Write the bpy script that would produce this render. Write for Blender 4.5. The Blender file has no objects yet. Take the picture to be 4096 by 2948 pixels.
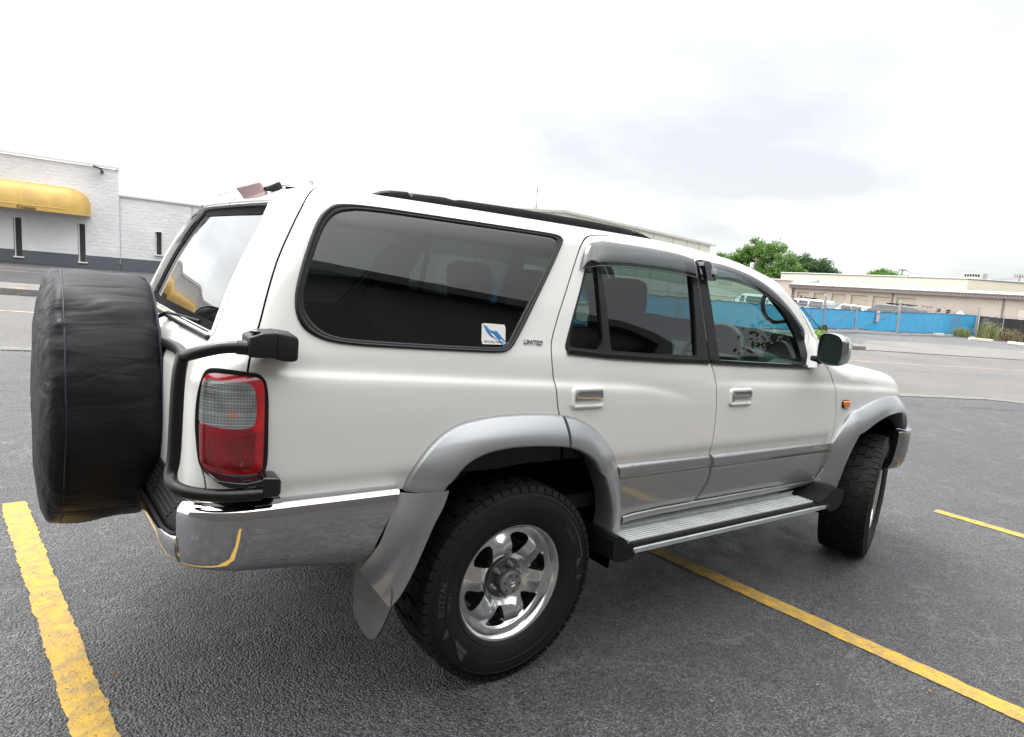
import bpy, bmesh, math, random
from mathutils import Vector, Matrix
from mathutils.geometry import delaunay_2d_cdt
R = math.radians
random.seed(7)
scene = bpy.context.scene
COL = scene.collection

# ------------------------------------------------------------------ camera
CAM = Vector((-1.4662, -2.7167, 1.5018))
YAW, PITCH, ROLL, FPX = 0.637933, 0.139297, 0.100013, 2710.94
def cam_basis():
    cy, sy, cp, sp = math.cos(YAW), math.sin(YAW), math.cos(PITCH), math.sin(PITCH)
    f = Vector((sy*cp, cy*cp, -sp)); r = Vector((cy, -sy, 0)); u = r.cross(f)
    c, s = math.cos(ROLL), math.sin(ROLL)
    return c*r+s*u, -s*r+c*u, f
cr, cu, cf = cam_basis()
cam_data = bpy.data.cameras.new('camera'); cam = bpy.data.objects.new('camera', cam_data); COL.objects.link(cam)
cam.matrix_world = Matrix(((cr.x, cu.x, -cf.x, CAM.x), (cr.y, cu.y, -cf.y, CAM.y), (cr.z, cu.z, -cf.z, CAM.z), (0, 0, 0, 1)))
cam_data.sensor_fit = 'HORIZONTAL'; cam_data.sensor_width = 36.0
cam_data.lens = FPX/4096*36.0
cam_data.clip_start = .05; cam_data.clip_end = 900
scene.camera = cam

# ------------------------------------------------------------------ world: bright overcast sky
SUN_EL, SUN_AZ = R(62), R(-20)       # azimuth from +Y towards +X
world = bpy.data.worlds.new("World"); scene.world = world; world.use_nodes = True
nt = world.node_tree; nt.nodes.clear()
def wn(t, **k):
    n = nt.nodes.new(t)
    for a, b in k.items(): setattr(n, a, b)
    return n
out = wn('ShaderNodeOutputWorld'); bg = wn('ShaderNodeBackground'); bg.inputs['Strength'].default_value = 1.0
sky = wn('ShaderNodeTexSky', sky_type='NISHITA', sun_disc=False, sun_elevation=SUN_EL, sun_rotation=SUN_AZ, altitude=200, air_density=1.0, dust_density=3.0)
skym = wn('ShaderNodeMix', data_type='RGBA', blend_type='MULTIPLY'); skym.inputs['Factor'].default_value = 1
skym.inputs[7].default_value = (.10, .10, .10, 1)
nt.links.new(sky.outputs[0], skym.inputs[6])
tc = wn('ShaderNodeTexCoord')
sep = wn('ShaderNodeSeparateXYZ'); nt.links.new(tc.outputs['Generated'], sep.inputs[0])
# clouds live on a plane overhead: direction / height
zc = wn('ShaderNodeMath', operation='MAXIMUM'); zc.inputs[1].default_value = .0; nt.links.new(sep.outputs[2], zc.inputs[0])
za = wn('ShaderNodeMath', operation='ADD'); za.inputs[1].default_value = .22; nt.links.new(zc.outputs[0], za.inputs[0])
dv = wn('ShaderNodeVectorMath', operation='DIVIDE'); nt.links.new(tc.outputs['Generated'], dv.inputs[0])
cmb = wn('ShaderNodeCombineXYZ')
for i in range(3): nt.links.new(za.outputs[0], cmb.inputs[i])
nt.links.new(cmb.outputs[0], dv.inputs[1])
nz = wn('ShaderNodeTexNoise'); nz.inputs['Scale'].default_value = .95; nz.inputs['Detail'].default_value = 6; nz.inputs['Roughness'].default_value = .48
mp = wn('ShaderNodeMapping'); mp.inputs['Location'].default_value = (1.3, 4.2, 0); mp.inputs['Scale'].default_value = (1.0, 1.0, .3)
nt.links.new(dv.outputs[0], mp.inputs[0]); nt.links.new(mp.outputs[0], nz.inputs['Vector'])
rp = wn('ShaderNodeValToRGB'); rp.color_ramp.elements[0].position = .43; rp.color_ramp.elements[0].color = (.272, .277, .281, 1)
rp.color_ramp.elements[1].position = .68; rp.color_ramp.elements[1].color = (.42, .422, .425, 1)
nt.links.new(nz.outputs[0], rp.inputs[0])
# the cloud deck is thinnest (brightest) overhead and towards the left
mz = wn('ShaderNodeMapRange', interpolation_type='SMOOTHSTEP'); mz.inputs[1].default_value = .36; mz.inputs[2].default_value = .85; mz.inputs[3].default_value = 1.0; mz.inputs[4].default_value = 3.2
nt.links.new(sep.outputs[2], mz.inputs[0])
dt = wn('ShaderNodeVectorMath', operation='DOT_PRODUCT'); nt.links.new(tc.outputs['Generated'], dt.inputs[0])
BR = Vector((-.80, .50, .34)).normalized(); dt.inputs[1].default_value = BR
md = wn('ShaderNodeMapRange', interpolation_type='SMOOTHSTEP'); md.inputs[1].default_value = .10; md.inputs[2].default_value = 1.0; md.inputs[3].default_value = 0.0; md.inputs[4].default_value = 2.3
nt.links.new(dt.outputs['Value'], md.inputs[0])
mr = wn('ShaderNodeMath', operation='ADD'); nt.links.new(mz.outputs[0], mr.inputs[0]); nt.links.new(md.outputs[0], mr.inputs[1])
mu = wn('ShaderNodeVectorMath', operation='SCALE'); nt.links.new(rp.outputs[0], mu.inputs[0]); nt.links.new(mr.outputs[0], mu.inputs['Scale'])
mx = wn('ShaderNodeMix', data_type='RGBA'); mx.inputs['Factor'].default_value = .90
nt.links.new(skym.outputs[2], mx.inputs[6]); nt.links.new(mu.outputs[0], mx.inputs[7])
nt.links.new(mx.outputs[2], bg.inputs['Color']); nt.links.new(bg.outputs[0], out.inputs['Surface'])

sl = bpy.data.lights.new('sun', 'SUN'); so = bpy.data.objects.new('sun', sl); COL.objects.link(so)
sl.energy = 1.1; sl.angle = R(25); sl.color = (1, .97, .93)
sdir = Vector((math.sin(SUN_AZ)*math.cos(SUN_EL), math.cos(SUN_AZ)*math.cos(SUN_EL), math.sin(SUN_EL)))
so.rotation_euler = sdir.to_track_quat('Z', 'Y').to_euler(); so.location = (0, 0, 30)
scene.view_settings.view_transform = 'Standard'; scene.view_settings.look = 'None'
scene.view_settings.exposure = 1.66; scene.view_settings.gamma = 1.0
try: scene.view_settings.use_curve_mapping = False
except Exception: pass
scene.cycles.max_bounces = 8; scene.cycles.transparent_max_bounces = 16
scene.cycles.sample_clamp_indirect = 6.0

# ------------------------------------------------------------------ materials
def N(nt, t, **k):
    n = nt.nodes.new(t)
    for a, b in k.items(): setattr(n, a, b)
    return n
def mat(name, col, rough=.5, metal=0.0, coat=0.0, coat_rough=.03, spec=.5, noise=None, bump=None, aniso=None):
    """noise=(scale, amount[, detail]) varies colour; bump=(scale, distance[, detail]) adds relief"""
    m = bpy.data.materials.new(name); m.use_nodes = True; t = m.node_tree; b = t.nodes['Principled BSDF']
    b.inputs['Base Color'].default_value = (*col, 1); b.inputs['Roughness'].default_value = rough
    b.inputs['Metallic'].default_value = metal; b.inputs['Coat Weight'].default_value = coat
    b.inputs['Coat Roughness'].default_value = coat_rough; b.inputs['Specular IOR Level'].default_value = spec
    tc = N(t, 'ShaderNodeTexCoord')
    if noise:
        n = N(t, 'ShaderNodeTexNoise'); n.inputs['Scale'].default_value = noise[0]; n.inputs['Detail'].default_value = noise[2] if len(noise) > 2 else 5
        t.links.new(tc.outputs['Object'], n.inputs['Vector'])
        r = N(t, 'ShaderNodeMapRange'); r.inputs[1].default_value = .3; r.inputs[2].default_value = .7
        r.inputs[3].default_value = 1-noise[1]; r.inputs[4].default_value = 1+noise[1]
        t.links.new(n.outputs[0], r.inputs[0])
        s = N(t, 'ShaderNodeVectorMath', operation='SCALE'); s.inputs[0].default_value = col
        t.links.new(r.outputs[0], s.inputs['Scale']); t.links.new(s.outputs[0], b.inputs['Base Color'])
    if bump:
        n = N(t, 'ShaderNodeTexNoise'); n.inputs['Scale'].default_value = bump[0]; n.inputs['Detail'].default_value = bump[2] if len(bump) > 2 else 4
        t.links.new(tc.outputs['Object'], n.inputs['Vector'])
        bp = N(t, 'ShaderNodeBump'); bp.inputs['Strength'].default_value = 1; bp.inputs['Distance'].default_value = bump[1]
        t.links.new(n.outputs[0], bp.inputs['Height']); t.links.new(bp.outputs[0], b.inputs['Normal'])
    return m
def glass(name, tint, ior=1.52, rough=0.0, refl=1.0):
    m = bpy.data.materials.new(name); m.use_nodes = True; t = m.node_tree; t.nodes.clear()
    o = N(t, 'ShaderNodeOutputMaterial'); tr = N(t, 'ShaderNodeBsdfTransparent'); tr.inputs[0].default_value = (*tint, 1)
    gl = N(t, 'ShaderNodeBsdfGlossy'); gl.inputs['Roughness'].default_value = rough; gl.inputs['Color'].default_value = (refl, refl, refl, 1)
    # Schlick reflectance of a thin pane, the same from both sides, both faces counted
    ge = N(t, 'ShaderNodeNewGeometry'); dp = N(t, 'ShaderNodeVectorMath', operation='DOT_PRODUCT'); t.links.new(ge.outputs['Incoming'], dp.inputs[0]); t.links.new(ge.outputs['Normal'], dp.inputs[1])
    ab = N(t, 'ShaderNodeMath', operation='ABSOLUTE'); t.links.new(dp.outputs['Value'], ab.inputs[0])
    om = N(t, 'ShaderNodeMath', operation='SUBTRACT'); om.inputs[0].default_value = 1; t.links.new(ab.outputs[0], om.inputs[1])
    pw = N(t, 'ShaderNodeMath', operation='POWER'); pw.inputs[1].default_value = 5; t.links.new(om.outputs[0], pw.inputs[0])
    f0 = ((ior-1)/(ior+1))**2*1.8
    ml = N(t, 'ShaderNodeMath', operation='MULTIPLY_ADD'); ml.inputs[1].default_value = 1-f0; ml.inputs[2].default_value = f0; ml.use_clamp = True
    t.links.new(pw.outputs[0], ml.inputs[0])
    mx = N(t, 'ShaderNodeMixShader'); t.links.new(ml.outputs[0], mx.inputs[0]); t.links.new(tr.outputs[0], mx.inputs[1]); t.links.new(gl.outputs[0], mx.inputs[2])
    t.links.new(mx.outputs[0], o.inputs['Surface'])
    return m
M = {}
M['paint'] = mat('pearl_white_paint', (.77, .757, .72), .45, 0, 1.0, .02, noise=(1.2, .012))
M['silver'] = mat('silver_paint', (.31, .315, .32), .38, .6, 1.0, .04, noise=(900, .05, 2))
M['chrome'] = mat('chrome', (.60, .60, .62), .045, 1.0, noise=(60, .04), bump=(9, .0008))
M['wheel_chrome'] = mat('wheel_chrome', (.84, .84, .85), .20, 1.0, noise=(40, .06))
M['blackplastic'] = mat('black_plastic', (.008, .008, .009), .50, spec=.25, bump=(500, .0006))
M['grayplastic'] = mat('grey_plastic', (.016, .017, .019), .42, spec=.35, bump=(400, .0006))
M['rubber'] = mat('rubber_trim', (.009, .010, .011), .40, spec=.35)
M['gloss_black'] = mat('gloss_black_trim', (.006, .006, .007), .16, 0, .5)
M['tubeblack'] = mat('black_powder_coat', (.005, .005, .0055), .30, bump=(300, .0008))
M['tyre'] = mat('tyre_rubber', (.0085, .0085, .009), .58, spec=.35, noise=(14, .25), bump=(120, .0006))
M['tyretext'] = mat('tyre_lettering', (.05, .052, .055), .5)
M['iron'] = mat('dull_iron', (.16, .155, .15), .42, .8, noise=(60, .3))
M['alu'] = mat('brushed_aluminium', (.52, .54, .53), .42, .35, noise=(12, .10), bump=(80, .0006))
M['liner'] = mat('dark_liner', (.004, .004, .0045), .9, spec=.1)
M['interior'] = mat('interior_trim', (.028, .028, .030), .7, noise=(30, .15))
M['seat'] = mat('seat_fabric', (.045, .045, .05), .85, noise=(80, .2))
M['dash'] = mat('dashboard', (.03, .033, .035), .6)
M['headliner'] = mat('headliner', (.30, .29, .27), .9)
M['under'] = mat('underbody', (.010, .010, .010), .8, spec=.2)
M['glass_dark'] = glass('privacy_glass', (.13, .15, .15), 1.50)
M['glass_mid'] = glass('rear_side_glass', (.24, .30, .28), 1.50)
M['glass_green'] = glass('green_glass', (.62, .78, .72), 1.50)
M['glass_hatch'] = glass('tailgate_glass', (.03, .035, .035), 1.50)
M['glass_clear'] = glass('clear_plastic', (.8, .8, .8), 1.45)
M['visor'] = glass('smoked_visor', (.30, .31, .34), 1.6, .05)
M['orange'] = mat('amber_lens', (.72, .20, .02), .2, 0, 1.0, bump=(60, .001))
M['mirrorglass'] = mat('mirror_glass', (.62, .70, .74), .01, 1.0)
M['white_plastic'] = mat('white_plastic', (.8, .8, .8), .5)

# ------------------------------------------------------------------ mesh helpers
def link(name, me, m=None, parent=None):
    o = bpy.data.objects.new(name, me); COL.objects.link(o)
    if m is not None:
        for k in (m if isinstance(m, (list, tuple)) else [m]): me.materials.append(k)
    if parent is not None: o.parent = parent
    return o
def mesh(name, vs, fs, m=None, parent=None, smooth=True, normals=None, angle=None):
    me = bpy.data.meshes.new(name); me.from_pydata([tuple(v) for v in vs], [], fs); me.update()
    for p in me.polygons: p.use_smooth = smooth
    if normals is not None: me.normals_split_custom_set_from_vertices([tuple(n) for n in normals])
    elif smooth and angle is not None:
        me.set_sharp_from_angle(angle=R(angle))
    return link(name, me, m, parent)
class MB:
    """collects simple shapes of ONE part"""
    def __init__(s): s.v = []; s.f = []
    def add(s, vs, fs):
        b = len(s.v); s.v += [tuple(v) for v in vs]; s.f += [tuple(b+i for i in f) for f in fs]; return s
    def box(s, c, d, rot=None, bev=0.0):
        bm = bmesh.new(); bmesh.ops.create_cube(bm, size=1)
        for v in bm.verts: v.co = Vector((v.co.x*d[0], v.co.y*d[1], v.co.z*d[2]))
        if bev > 0: bmesh.ops.bevel(bm, geom=bm.edges[:], offset=bev, segments=2, profile=.5, affect='EDGES')
        mt = rot.to_4x4() if rot is not None else Matrix.Identity(4)
        vs = [(mt @ v.co)+Vector(c) for v in bm.verts]; bm.verts.index_update()
        fs = [tuple(v.index for v in f.verts) for f in bm.faces]; bm.free()
        return s.add(vs, fs)
    def quad(s, a, b, c, d): return s.add([a, b, c, d], [(0, 1, 2, 3)])
    def tube(s, pts, r, n=12, cap=True, flat=1.0):
        pts = [Vector(p) for p in pts]; L = len(pts); rs = r if isinstance(r, (list, tuple)) else [r]*L
        up = None; rings = []
        for i, p in enumerate(pts):
            d = (pts[min(i+1, L-1)]-pts[max(i-1, 0)]).normalized()
            if up is None: up = Vector((0, 0, 1)) if abs(d.z) < .9 else Vector((0, 1, 0))
            a = d.cross(up).normalized(); up2 = a.cross(d).normalized(); up = up2
            rings.append([p+(a*math.cos(t)+up2*math.sin(t)*flat)*rs[i] for t in [2*math.pi*k/n for k in range(n)]])
        vs = [q for rg in rings for q in rg]; fs = []
        for i in range(L-1):
            for k in range(n): fs.append((i*n+k, i*n+(k+1) % n, (i+1)*n+(k+1) % n, (i+1)*n+k))
        if cap: fs.append(tuple(range(n))[::-1]); fs.append(tuple((L-1)*n+k for k in range(n)))
        return s.add(vs, fs)
    def lathe(s, prof, mt, n=48, close=False):
        """prof: (radius, axial) pairs; axis is local Z, placed by mt"""
        vs = []; fs = []
        for (r, a) in prof:
            for k in range(n):
                t = 2*math.pi*k/n; vs.append(mt @ Vector((r*math.cos(t), r*math.sin(t), a)))
        for i in range(len(prof)-1):
            for k in range(n): fs.append((i*n+k, i*n+(k+1) % n, (i+1)*n+(k+1) % n, (i+1)*n+k))
        return s.add(vs, fs)
    def prism(s, poly, mt, h0, h1):
        """poly in local XY, extruded along local Z"""
        n = len(poly); vs = [mt @ Vector((x, y, h0)) for x, y in poly]+[mt @ Vector((x, y, h1)) for x, y in poly]
        fs = [tuple(range(n))[::-1], tuple(range(n, 2*n))]+[(i, (i+1) % n, n+(i+1) % n, n+i) for i in range(n)]
        return s.add(vs, fs)
    def build(s, name, m=None, parent=None, smooth=False, angle=40, bevel=0):
        o = mesh(name, s.v, s.f, m, parent, smooth=smooth, angle=angle if smooth else None)
        return o
def fixn(o):
    bm = bmesh.new(); bm.from_mesh(o.data); bmesh.ops.recalc_face_normals(bm, faces=bm.faces[:]); bm.to_mesh(o.data); bm.free(); return o
def tag(o, label=None, cat=None, group=None, kind=None):
    if label: o['label'] = label
    if cat: o['category'] = cat
    if group: o['group'] = group
    if kind: o['kind'] = kind
    return o
def empty(name, loc=(0, 0, 0), rz=0.0, parent=None):
    o = bpy.data.objects.new(name, None); COL.objects.link(o); o.location = loc; o.rotation_euler = (0, 0, rz)
    o.empty_display_size = .2
    if parent is not None: o.parent = parent
    return o
def text_mesh(body, size, extrude=.001, bevel=0.0, font_scale_x=1.0, align='CENTER', spacing=1.0, shear=0.0):
    """letter shapes of ONE line as (verts, faces), local XY plane, Z out"""
    cu_ = bpy.data.curves.new('lettering', 'FONT'); cu_.body = body; cu_.size = size; cu_.extrude = extrude; cu_.bevel_depth = bevel
    cu_.align_x = align; cu_.align_y = 'CENTER'; cu_.space_character = spacing; cu_.shear = shear; cu_.resolution_u = 3
    ob = bpy.data.objects.new('lettering', cu_); COL.objects.link(ob)
    dg = bpy.context.evaluated_depsgraph_get(); me = ob.evaluated_get(dg).to_mesh()
    vs = [Vector((v.co.x*font_scale_x, v.co.y, v.co.z)) for v in me.vertices]; fs = [tuple(p.vertices) for p in me.polygons]
    ob.evaluated_get(dg).to_mesh_clear(); bpy.data.objects.remove(ob); bpy.data.curves.remove(cu_)
    return vs, fs
def chaikin(pts, it=2, closed=True):
    for _ in range(it):
        o = []; n = len(pts)
        rng = range(n) if closed else range(n-1)
        if not closed: o.append(pts[0])
        for i in rng:
            a, b = pts[i], pts[(i+1) % n]
            o.append(tuple(.75*p+.25*q for p, q in zip(a, b))); o.append(tuple(.25*p+.75*q for p, q in zip(a, b)))
        if not closed: o.append(pts[-1])
        pts = o
    return pts
def resample(pts, n=None, step=None, closed=False):
    P = list(pts)+([pts[0]] if closed else []); d = [0]
    for a, b in zip(P, P[1:]): d.append(d[-1]+math.dist(a, b))
    if n is None: n = max(2, int(d[-1]/step)+1)
    o = []; j = 0
    m = n if closed else n-1
    for i in range(n):
        t = d[-1]*i/m
        while j < len(d)-2 and d[j+1] < t: j += 1
        f = (t-d[j])/max(1e-9, d[j+1]-d[j]); o.append(tuple(p+(q-p)*f for p, q in zip(P[j], P[j+1])))
    return o
def inside(p, poly):
    x, y = p; c = False; n = len(poly); j = n-1
    for i in range(n):
        xi, yi = poly[i][0], poly[i][1]; xj, yj = poly[j][0], poly[j][1]
        if (yi > y) != (yj > y) and x < (xj-xi)*(y-yi)/(yj-yi)+xi: c = not c
        j = i
    return c
def offset_poly(pts, d, closed=True):
    """move a uv polyline sideways by d (left of travel)"""
    n = len(pts); o = []
    for i in range(n):
        a = pts[(i-1) % n] if (closed or i > 0) else pts[i]; b = pts[(i+1) % n] if (closed or i < n-1) else pts[i]
        tx, ty = b[0]-a[0], b[1]-a[1]; L = math.hypot(tx, ty) or 1
        o.append((pts[i][0]-ty/L*d, pts[i][1]+tx/L*d))
    return o
def area(p): return .5*sum(p[i][0]*p[(i+1) % len(p)][1]-p[(i+1) % len(p)][0]*p[i][1] for i in range(len(p)))
def grow(pts, d):
    """grow (d>0) or shrink a closed outline"""
    return offset_poly(pts, -d if area(pts) > 0 else d, True)
import math
# ---- body surface: a point of the right-hand skin from (u, v) ----

def lerp_tab(t, x):
    if x <= t[0][0]: return t[0][1]
    for (a, b), (c, d) in zip(t, t[1:]):
        if x <= c: return b + (d-b)*(x-a)/(c-a)
    return t[-1][1]
def smooth_tab(t, x):
    # monotone-ish cubic through the table
    if x <= t[0][0]: return t[0][1]
    if x >= t[-1][0]: return t[-1][1]
    i = 0
    while x > t[i+1][0]: i += 1
    def sl(k):
        if k <= 0: return (t[1][1]-t[0][1])/(t[1][0]-t[0][0])
        if k >= len(t)-1: return (t[-1][1]-t[-2][1])/(t[-1][0]-t[-2][0])
        a = (t[k][1]-t[k-1][1])/(t[k][0]-t[k-1][0]); b = (t[k+1][1]-t[k][1])/(t[k+1][0]-t[k][0])
        if a*b <= 0: return 0.0
        return 2*a*b/(a+b)
    h = t[i+1][0]-t[i][0]; s = (x-t[i][0])/h
    m0, m1 = sl(i)*h, sl(i+1)*h
    return (2*s**3-3*s*s+1)*t[i][1]+(s**3-2*s*s+s)*m0+(-2*s**3+3*s*s)*t[i+1][1]+(s**3-s*s)*m1
HALF = [(.40,.790),(.55,.818),(.70,.838),(.85,.846),(1.0,.845),(1.10,.840),(1.20,.822),(1.26,.802),(1.45,.742),(1.60,.692),(1.72,.650),(1.8,.62)]
REAR = [(.40,1.06),(.60,1.085),(.80,1.09),(1.0,1.09),(1.12,1.085),(1.18,1.055),(1.23,1.010),(1.30,.985),(1.45,.925),(1.66,.810),(1.76,.74)]
TOPX = [(-.9,1.700),(-.6,1.712),(.1,1.716),(.7,1.714),(1.0,1.705),(1.2,1.690),(1.4,1.668),(1.56,1.638),(1.68,1.603),(1.78,1.530),(1.89,1.430),(1.99,1.300),(2.06,1.215),(2.14,1.195),(2.5,1.165),(2.8,1.130),(3.0,1.095),(3.16,1.050),(3.25,.985),(3.33,.90)]
U0, U1, NOSE = -.50, 2.30, 3.33
def crease(x, z):
    # pressed line under the belt, fading in the middle of the rear door
    if x < 1.0: zc = 1.160-.047*(x+.81)
    elif x < 2.1: zc = 1.103-.030*(x-1.17)
    else: zc = 1.075-.064*(x-2.1)
    a = .014
    if .50 < x < 1.35:
        if x < .95: a *= (.95-x)/.45; zc -= .06*((x-.5)/.45)**2
        else: a *= (x-.95)/.40
    if x < -.85: a *= max(0, 1-(-.85-x)/.06)
    d = (z-zc)/.0075
    s = 1/(1+math.exp(-max(-30,min(30,d))))
    return -a*s*math.exp(-max(0,z-zc)/.10)
def lower_roll(x, z):
    # second pressed line just above the bumper and side mouldings
    zc = .835 if x < 0 else .80
    s = 1/(1+math.exp(-max(-30,min(30,(zc-z)/.010))))
    return -.010*s*(1 if x < 2.1 else 0)
def half(x, z):
    return smooth_tab(HALF, z) + crease(x, z) + lower_roll(x, z)
def plan(u, z, inset=0.0):
    """(x, halfwidth) of the outline at height z for the wrap parameter u"""
    if u < U0:
        w = half(u, z) - inset; r = smooth_tab(REAR, z) - inset*.55
        c = .15 if z < 1.15 else .15-.03*min(1,(z-1.15)/.3)
        L1 = (r-c) - (-U0); s = U0-u
        if s <= L1: return (U0-s, w)
        s -= L1
        if s <= c*math.pi/2:
            a = s/c
            return (-(r-c)-c*math.sin(a), w-c+c*math.cos(a))
        return (-r - .010*min(1,(s-c*math.pi/2)/.4), w-c-(s-c*math.pi/2))
    if u > U1:
        w = half(u, z) - inset
        A = NOSE - .02*max(0,(z-.8))*2 - inset*.3 - U1
        ph = min(math.pi/2, (u-U1)/1.25)
        # blend so that x = u near U1
        return (U1 + A*math.sin(ph)**.62, w*max(0,math.cos(ph))**.5)
    return (u, half(u, z)-inset)
def rr_of(x): return .085 if x < 1.6 else (.085-.045*min(1,(x-1.6)/.3) if x < 2.0 else .04+.05*min(1,(x-2.0)/.3))
def top_of(u):
    x, y = plan(u, 1.60 if u < 1.9 else 1.0, .05)
    t = smooth_tab(TOPX, x)
    if u < -.9: t += .035*(1-min(1,(y/.60))**2)
    return t, rr_of(x)
def skin(u, v, off=0.0):
    """v is height up to the start of the roof rounding, arc length above it"""
    def P(u, v):
        t, rr = top_of(u); vb = t-rr
        if v <= vb: z, ins = v, 0.0
        else:
            a = min(math.pi/2, (v-vb)/rr); z = vb+rr*math.sin(a); ins = rr*(1-math.cos(a))
            z += 0
        x, w = plan(u, z, ins)
        return (x, -w, z)
    p = P(u, v)
    if off == 0.0: return p
    n = skin_normal(u, v, P)
    return (p[0]+n[0]*off, p[1]+n[1]*off, p[2]+n[2]*off)
def skin_P(u, v):
    return skin(u, v)
def skin_normal(u, v, P=None):
    P = P or skin_P
    e = .002
    t, rr = top_of(u); vm = t-rr+rr*math.pi/2-.0005
    v1, v0 = min(v+e, vm), min(v, vm)-e
    a, b = P(u+e, v), P(u-e, v); c, d = P(u, v1), P(u, v0)
    du = [a[i]-b[i] for i in range(3)]; dv = [c[i]-d[i] for i in range(3)]
    n = (du[1]*dv[2]-du[2]*dv[1], du[2]*dv[0]-du[0]*dv[2], du[0]*dv[1]-du[1]*dv[0])
    L = math.sqrt(sum(k*k for k in n)) or 1
    return (n[0]/L, n[1]/L, n[2]/L)
def v_max(u):
    t, rr = top_of(u); return t-rr+rr*math.pi/2
# ------------------------------------------------------------------ car outlines, in skin coordinates (u, v)
QWIN_OUT = chaikin([(-0.6611,1.6588),(-0.5997,1.6636),(-0.5275,1.6653),(-0.4338,1.6652),(-0.177,1.665),(0.0549,1.6645),(0.1683,1.664),(0.2142,1.661),(0.2290,1.653),(0.2278,1.6426),(0.159,1.5406),(0.0825,1.4345),(0.0108,1.3329),(-0.0371,1.2675),(-0.0605,1.24),(-0.0878,1.2272),(-0.122,1.2238),(-0.2771,1.2275),(-0.4723,1.2331),(-0.606,1.2377),(-0.6896,1.2438),(-0.7376,1.2522),(-0.7762,1.2682),(-0.8024,1.2878),(-0.8181,1.3203),(-0.8213,1.3571),(-0.8165,1.3944),(-0.8026,1.4439),(-0.784,1.4983),(-0.7604,1.5579),(-0.7415,1.5987),(-0.7192,1.6307),(-0.692,1.6515)])
QWIN_IN = chaikin([(-0.6384,1.6400),(-0.6117,1.6460),(-0.5309,1.6500),(-0.437,1.6505),(-0.181,1.6505),(0.0505,1.6500),(0.1637,1.6495),(0.1925,1.6450),(0.1985,1.6351),(0.1331,1.5384),(0.0588,1.4424),(-0.0047,1.3553),(-0.0523,1.2898),(-0.0727,1.2600),(-0.0914,1.246),(-0.1145,1.2421),(-0.2756,1.2440),(-0.4708,1.2502),(-0.6047,1.2552),(-0.6886,1.261),(-0.7286,1.2713),(-0.7595,1.2892),(-0.7818,1.3145),(-0.7941,1.3399),(-0.7966,1.3696),(-0.7866,1.4151),(-0.768,1.4694),(-0.7468,1.5249),(-0.7233,1.5778),(-0.6961,1.6145),(-0.6694,1.6315)])
LAMP = chaikin([(-1.0552,1.1594),(-1.0277,1.1616),(-0.9855,1.1603),(-0.9523,1.1575),(-0.9338,1.1553),(-0.9217,1.1464),(-0.9138,1.132),(-0.9081,1.0919),(-0.9073,1.0421),(-0.9056,0.9866),(-0.9038,0.9303),(-0.9058,0.8965),(-0.9139,0.8783),(-0.9313,0.8725),(-0.9658,0.8724),(-0.9991,0.8744),(-1.0265,0.8777),(-1.0484,0.8846),(-1.0683,0.8946),(-1.0774,0.9115),(-1.0842,0.9471),(-1.0905,0.9898),(-1.0931,1.0184),(-1.0919,1.0609),(-1.0879,1.0961),(-1.0787,1.1291),(-1.071,1.1499)])
LAMP_CLEAR = chaikin([(-1.0648,1.1393),(-1.0408,1.1354),(-0.9922,1.1379),(-0.9625,1.1357),(-0.9474,1.1306),(-0.9403,1.1145),(-0.9361,1.0785),(-0.9363,1.0361),(-0.941,1.0182),(-0.9544,1.0107),(-0.9908,1.0086),(-1.0244,1.0114),(-1.061,1.0163),(-1.0885,1.0199),(-1.0872,1.0547),(-1.083,1.0898),(-1.0759,1.1226)])
D_UP = chaikin([(-0.690,1.800),(-0.705,1.745),(-0.7414,1.697),(-0.7697,1.6578),(-0.8015,1.6012),(-0.8279,1.548),(-0.8494,1.5041),(-0.8708,1.4535),(-0.898,1.370),(-0.9213,1.2884),(-0.9346,1.2550),(-0.9519,1.1969),(-0.957,1.1704),(-0.9600,1.150)], 1, False)
D_LOW = [(-1.065,.900),(-1.0767,.8932),(-1.0672,.8688),(-1.0600,.8395),(-1.056,.80),(-1.056,.70)]
ROOF_SEAM = [(.4191,1.6903),(.4905,1.6998),(.597,1.7073),(.70,1.7090),(.85,1.7060),(.9989,1.7000),(1.18,1.6890),(1.38,1.6690),(1.53,1.6400),(1.62,1.6100),(1.70,1.5600),(1.78,1.4900),(1.85,1.4150),(1.905,1.3300),(1.940,1.2560),(1.965,1.205),(2.0173,1.169)]
RD_REAR = chaikin([(.597,1.7073),(.4905,1.6998),(.4191,1.6903),(.3733,1.6805),(.3325,1.653),(.3055,1.617),(.2554,1.5257),(.2076,1.4372),(.1623,1.3512),(.1305,1.2831),(.1205,1.2452),(.1208,1.1912),(.1290,1.1392),(.1359,1.1052),(.1485,1.0323),(.1646,.989),(.19,.90),(.20,.82)], 1, False)
B_SEAM = chaikin([(.9989,1.7000),(1.0016,1.6484),(1.0076,1.6296),(1.012,1.50),(1.018,1.35),(1.0248,1.21),(1.0379,1.182),(1.058,1.1494),(1.0764,1.0803),(1.0913,.9739),(1.0955,.902),(1.0958,.8145),(1.1027,.7598),(1.1115,.7215),(1.1152,.6756),(1.1099,.6297),(1.0887,.5852),(1.0700,.542)], 1, False)
F_SEAM = chaikin([(2.0173,1.169),(2.0574,1.1306),(2.0909,1.0842),(2.1101,1.0178),(2.1393,.9315),(2.1451,.8448),(2.1379,.7599),(2.14,.70),(2.10,.60),(2.06,.54)], 1, False)
SILL_SEAM = [(.55,.545),(1.07,.542),(2.06,.540),(2.2,.54)]
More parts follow.
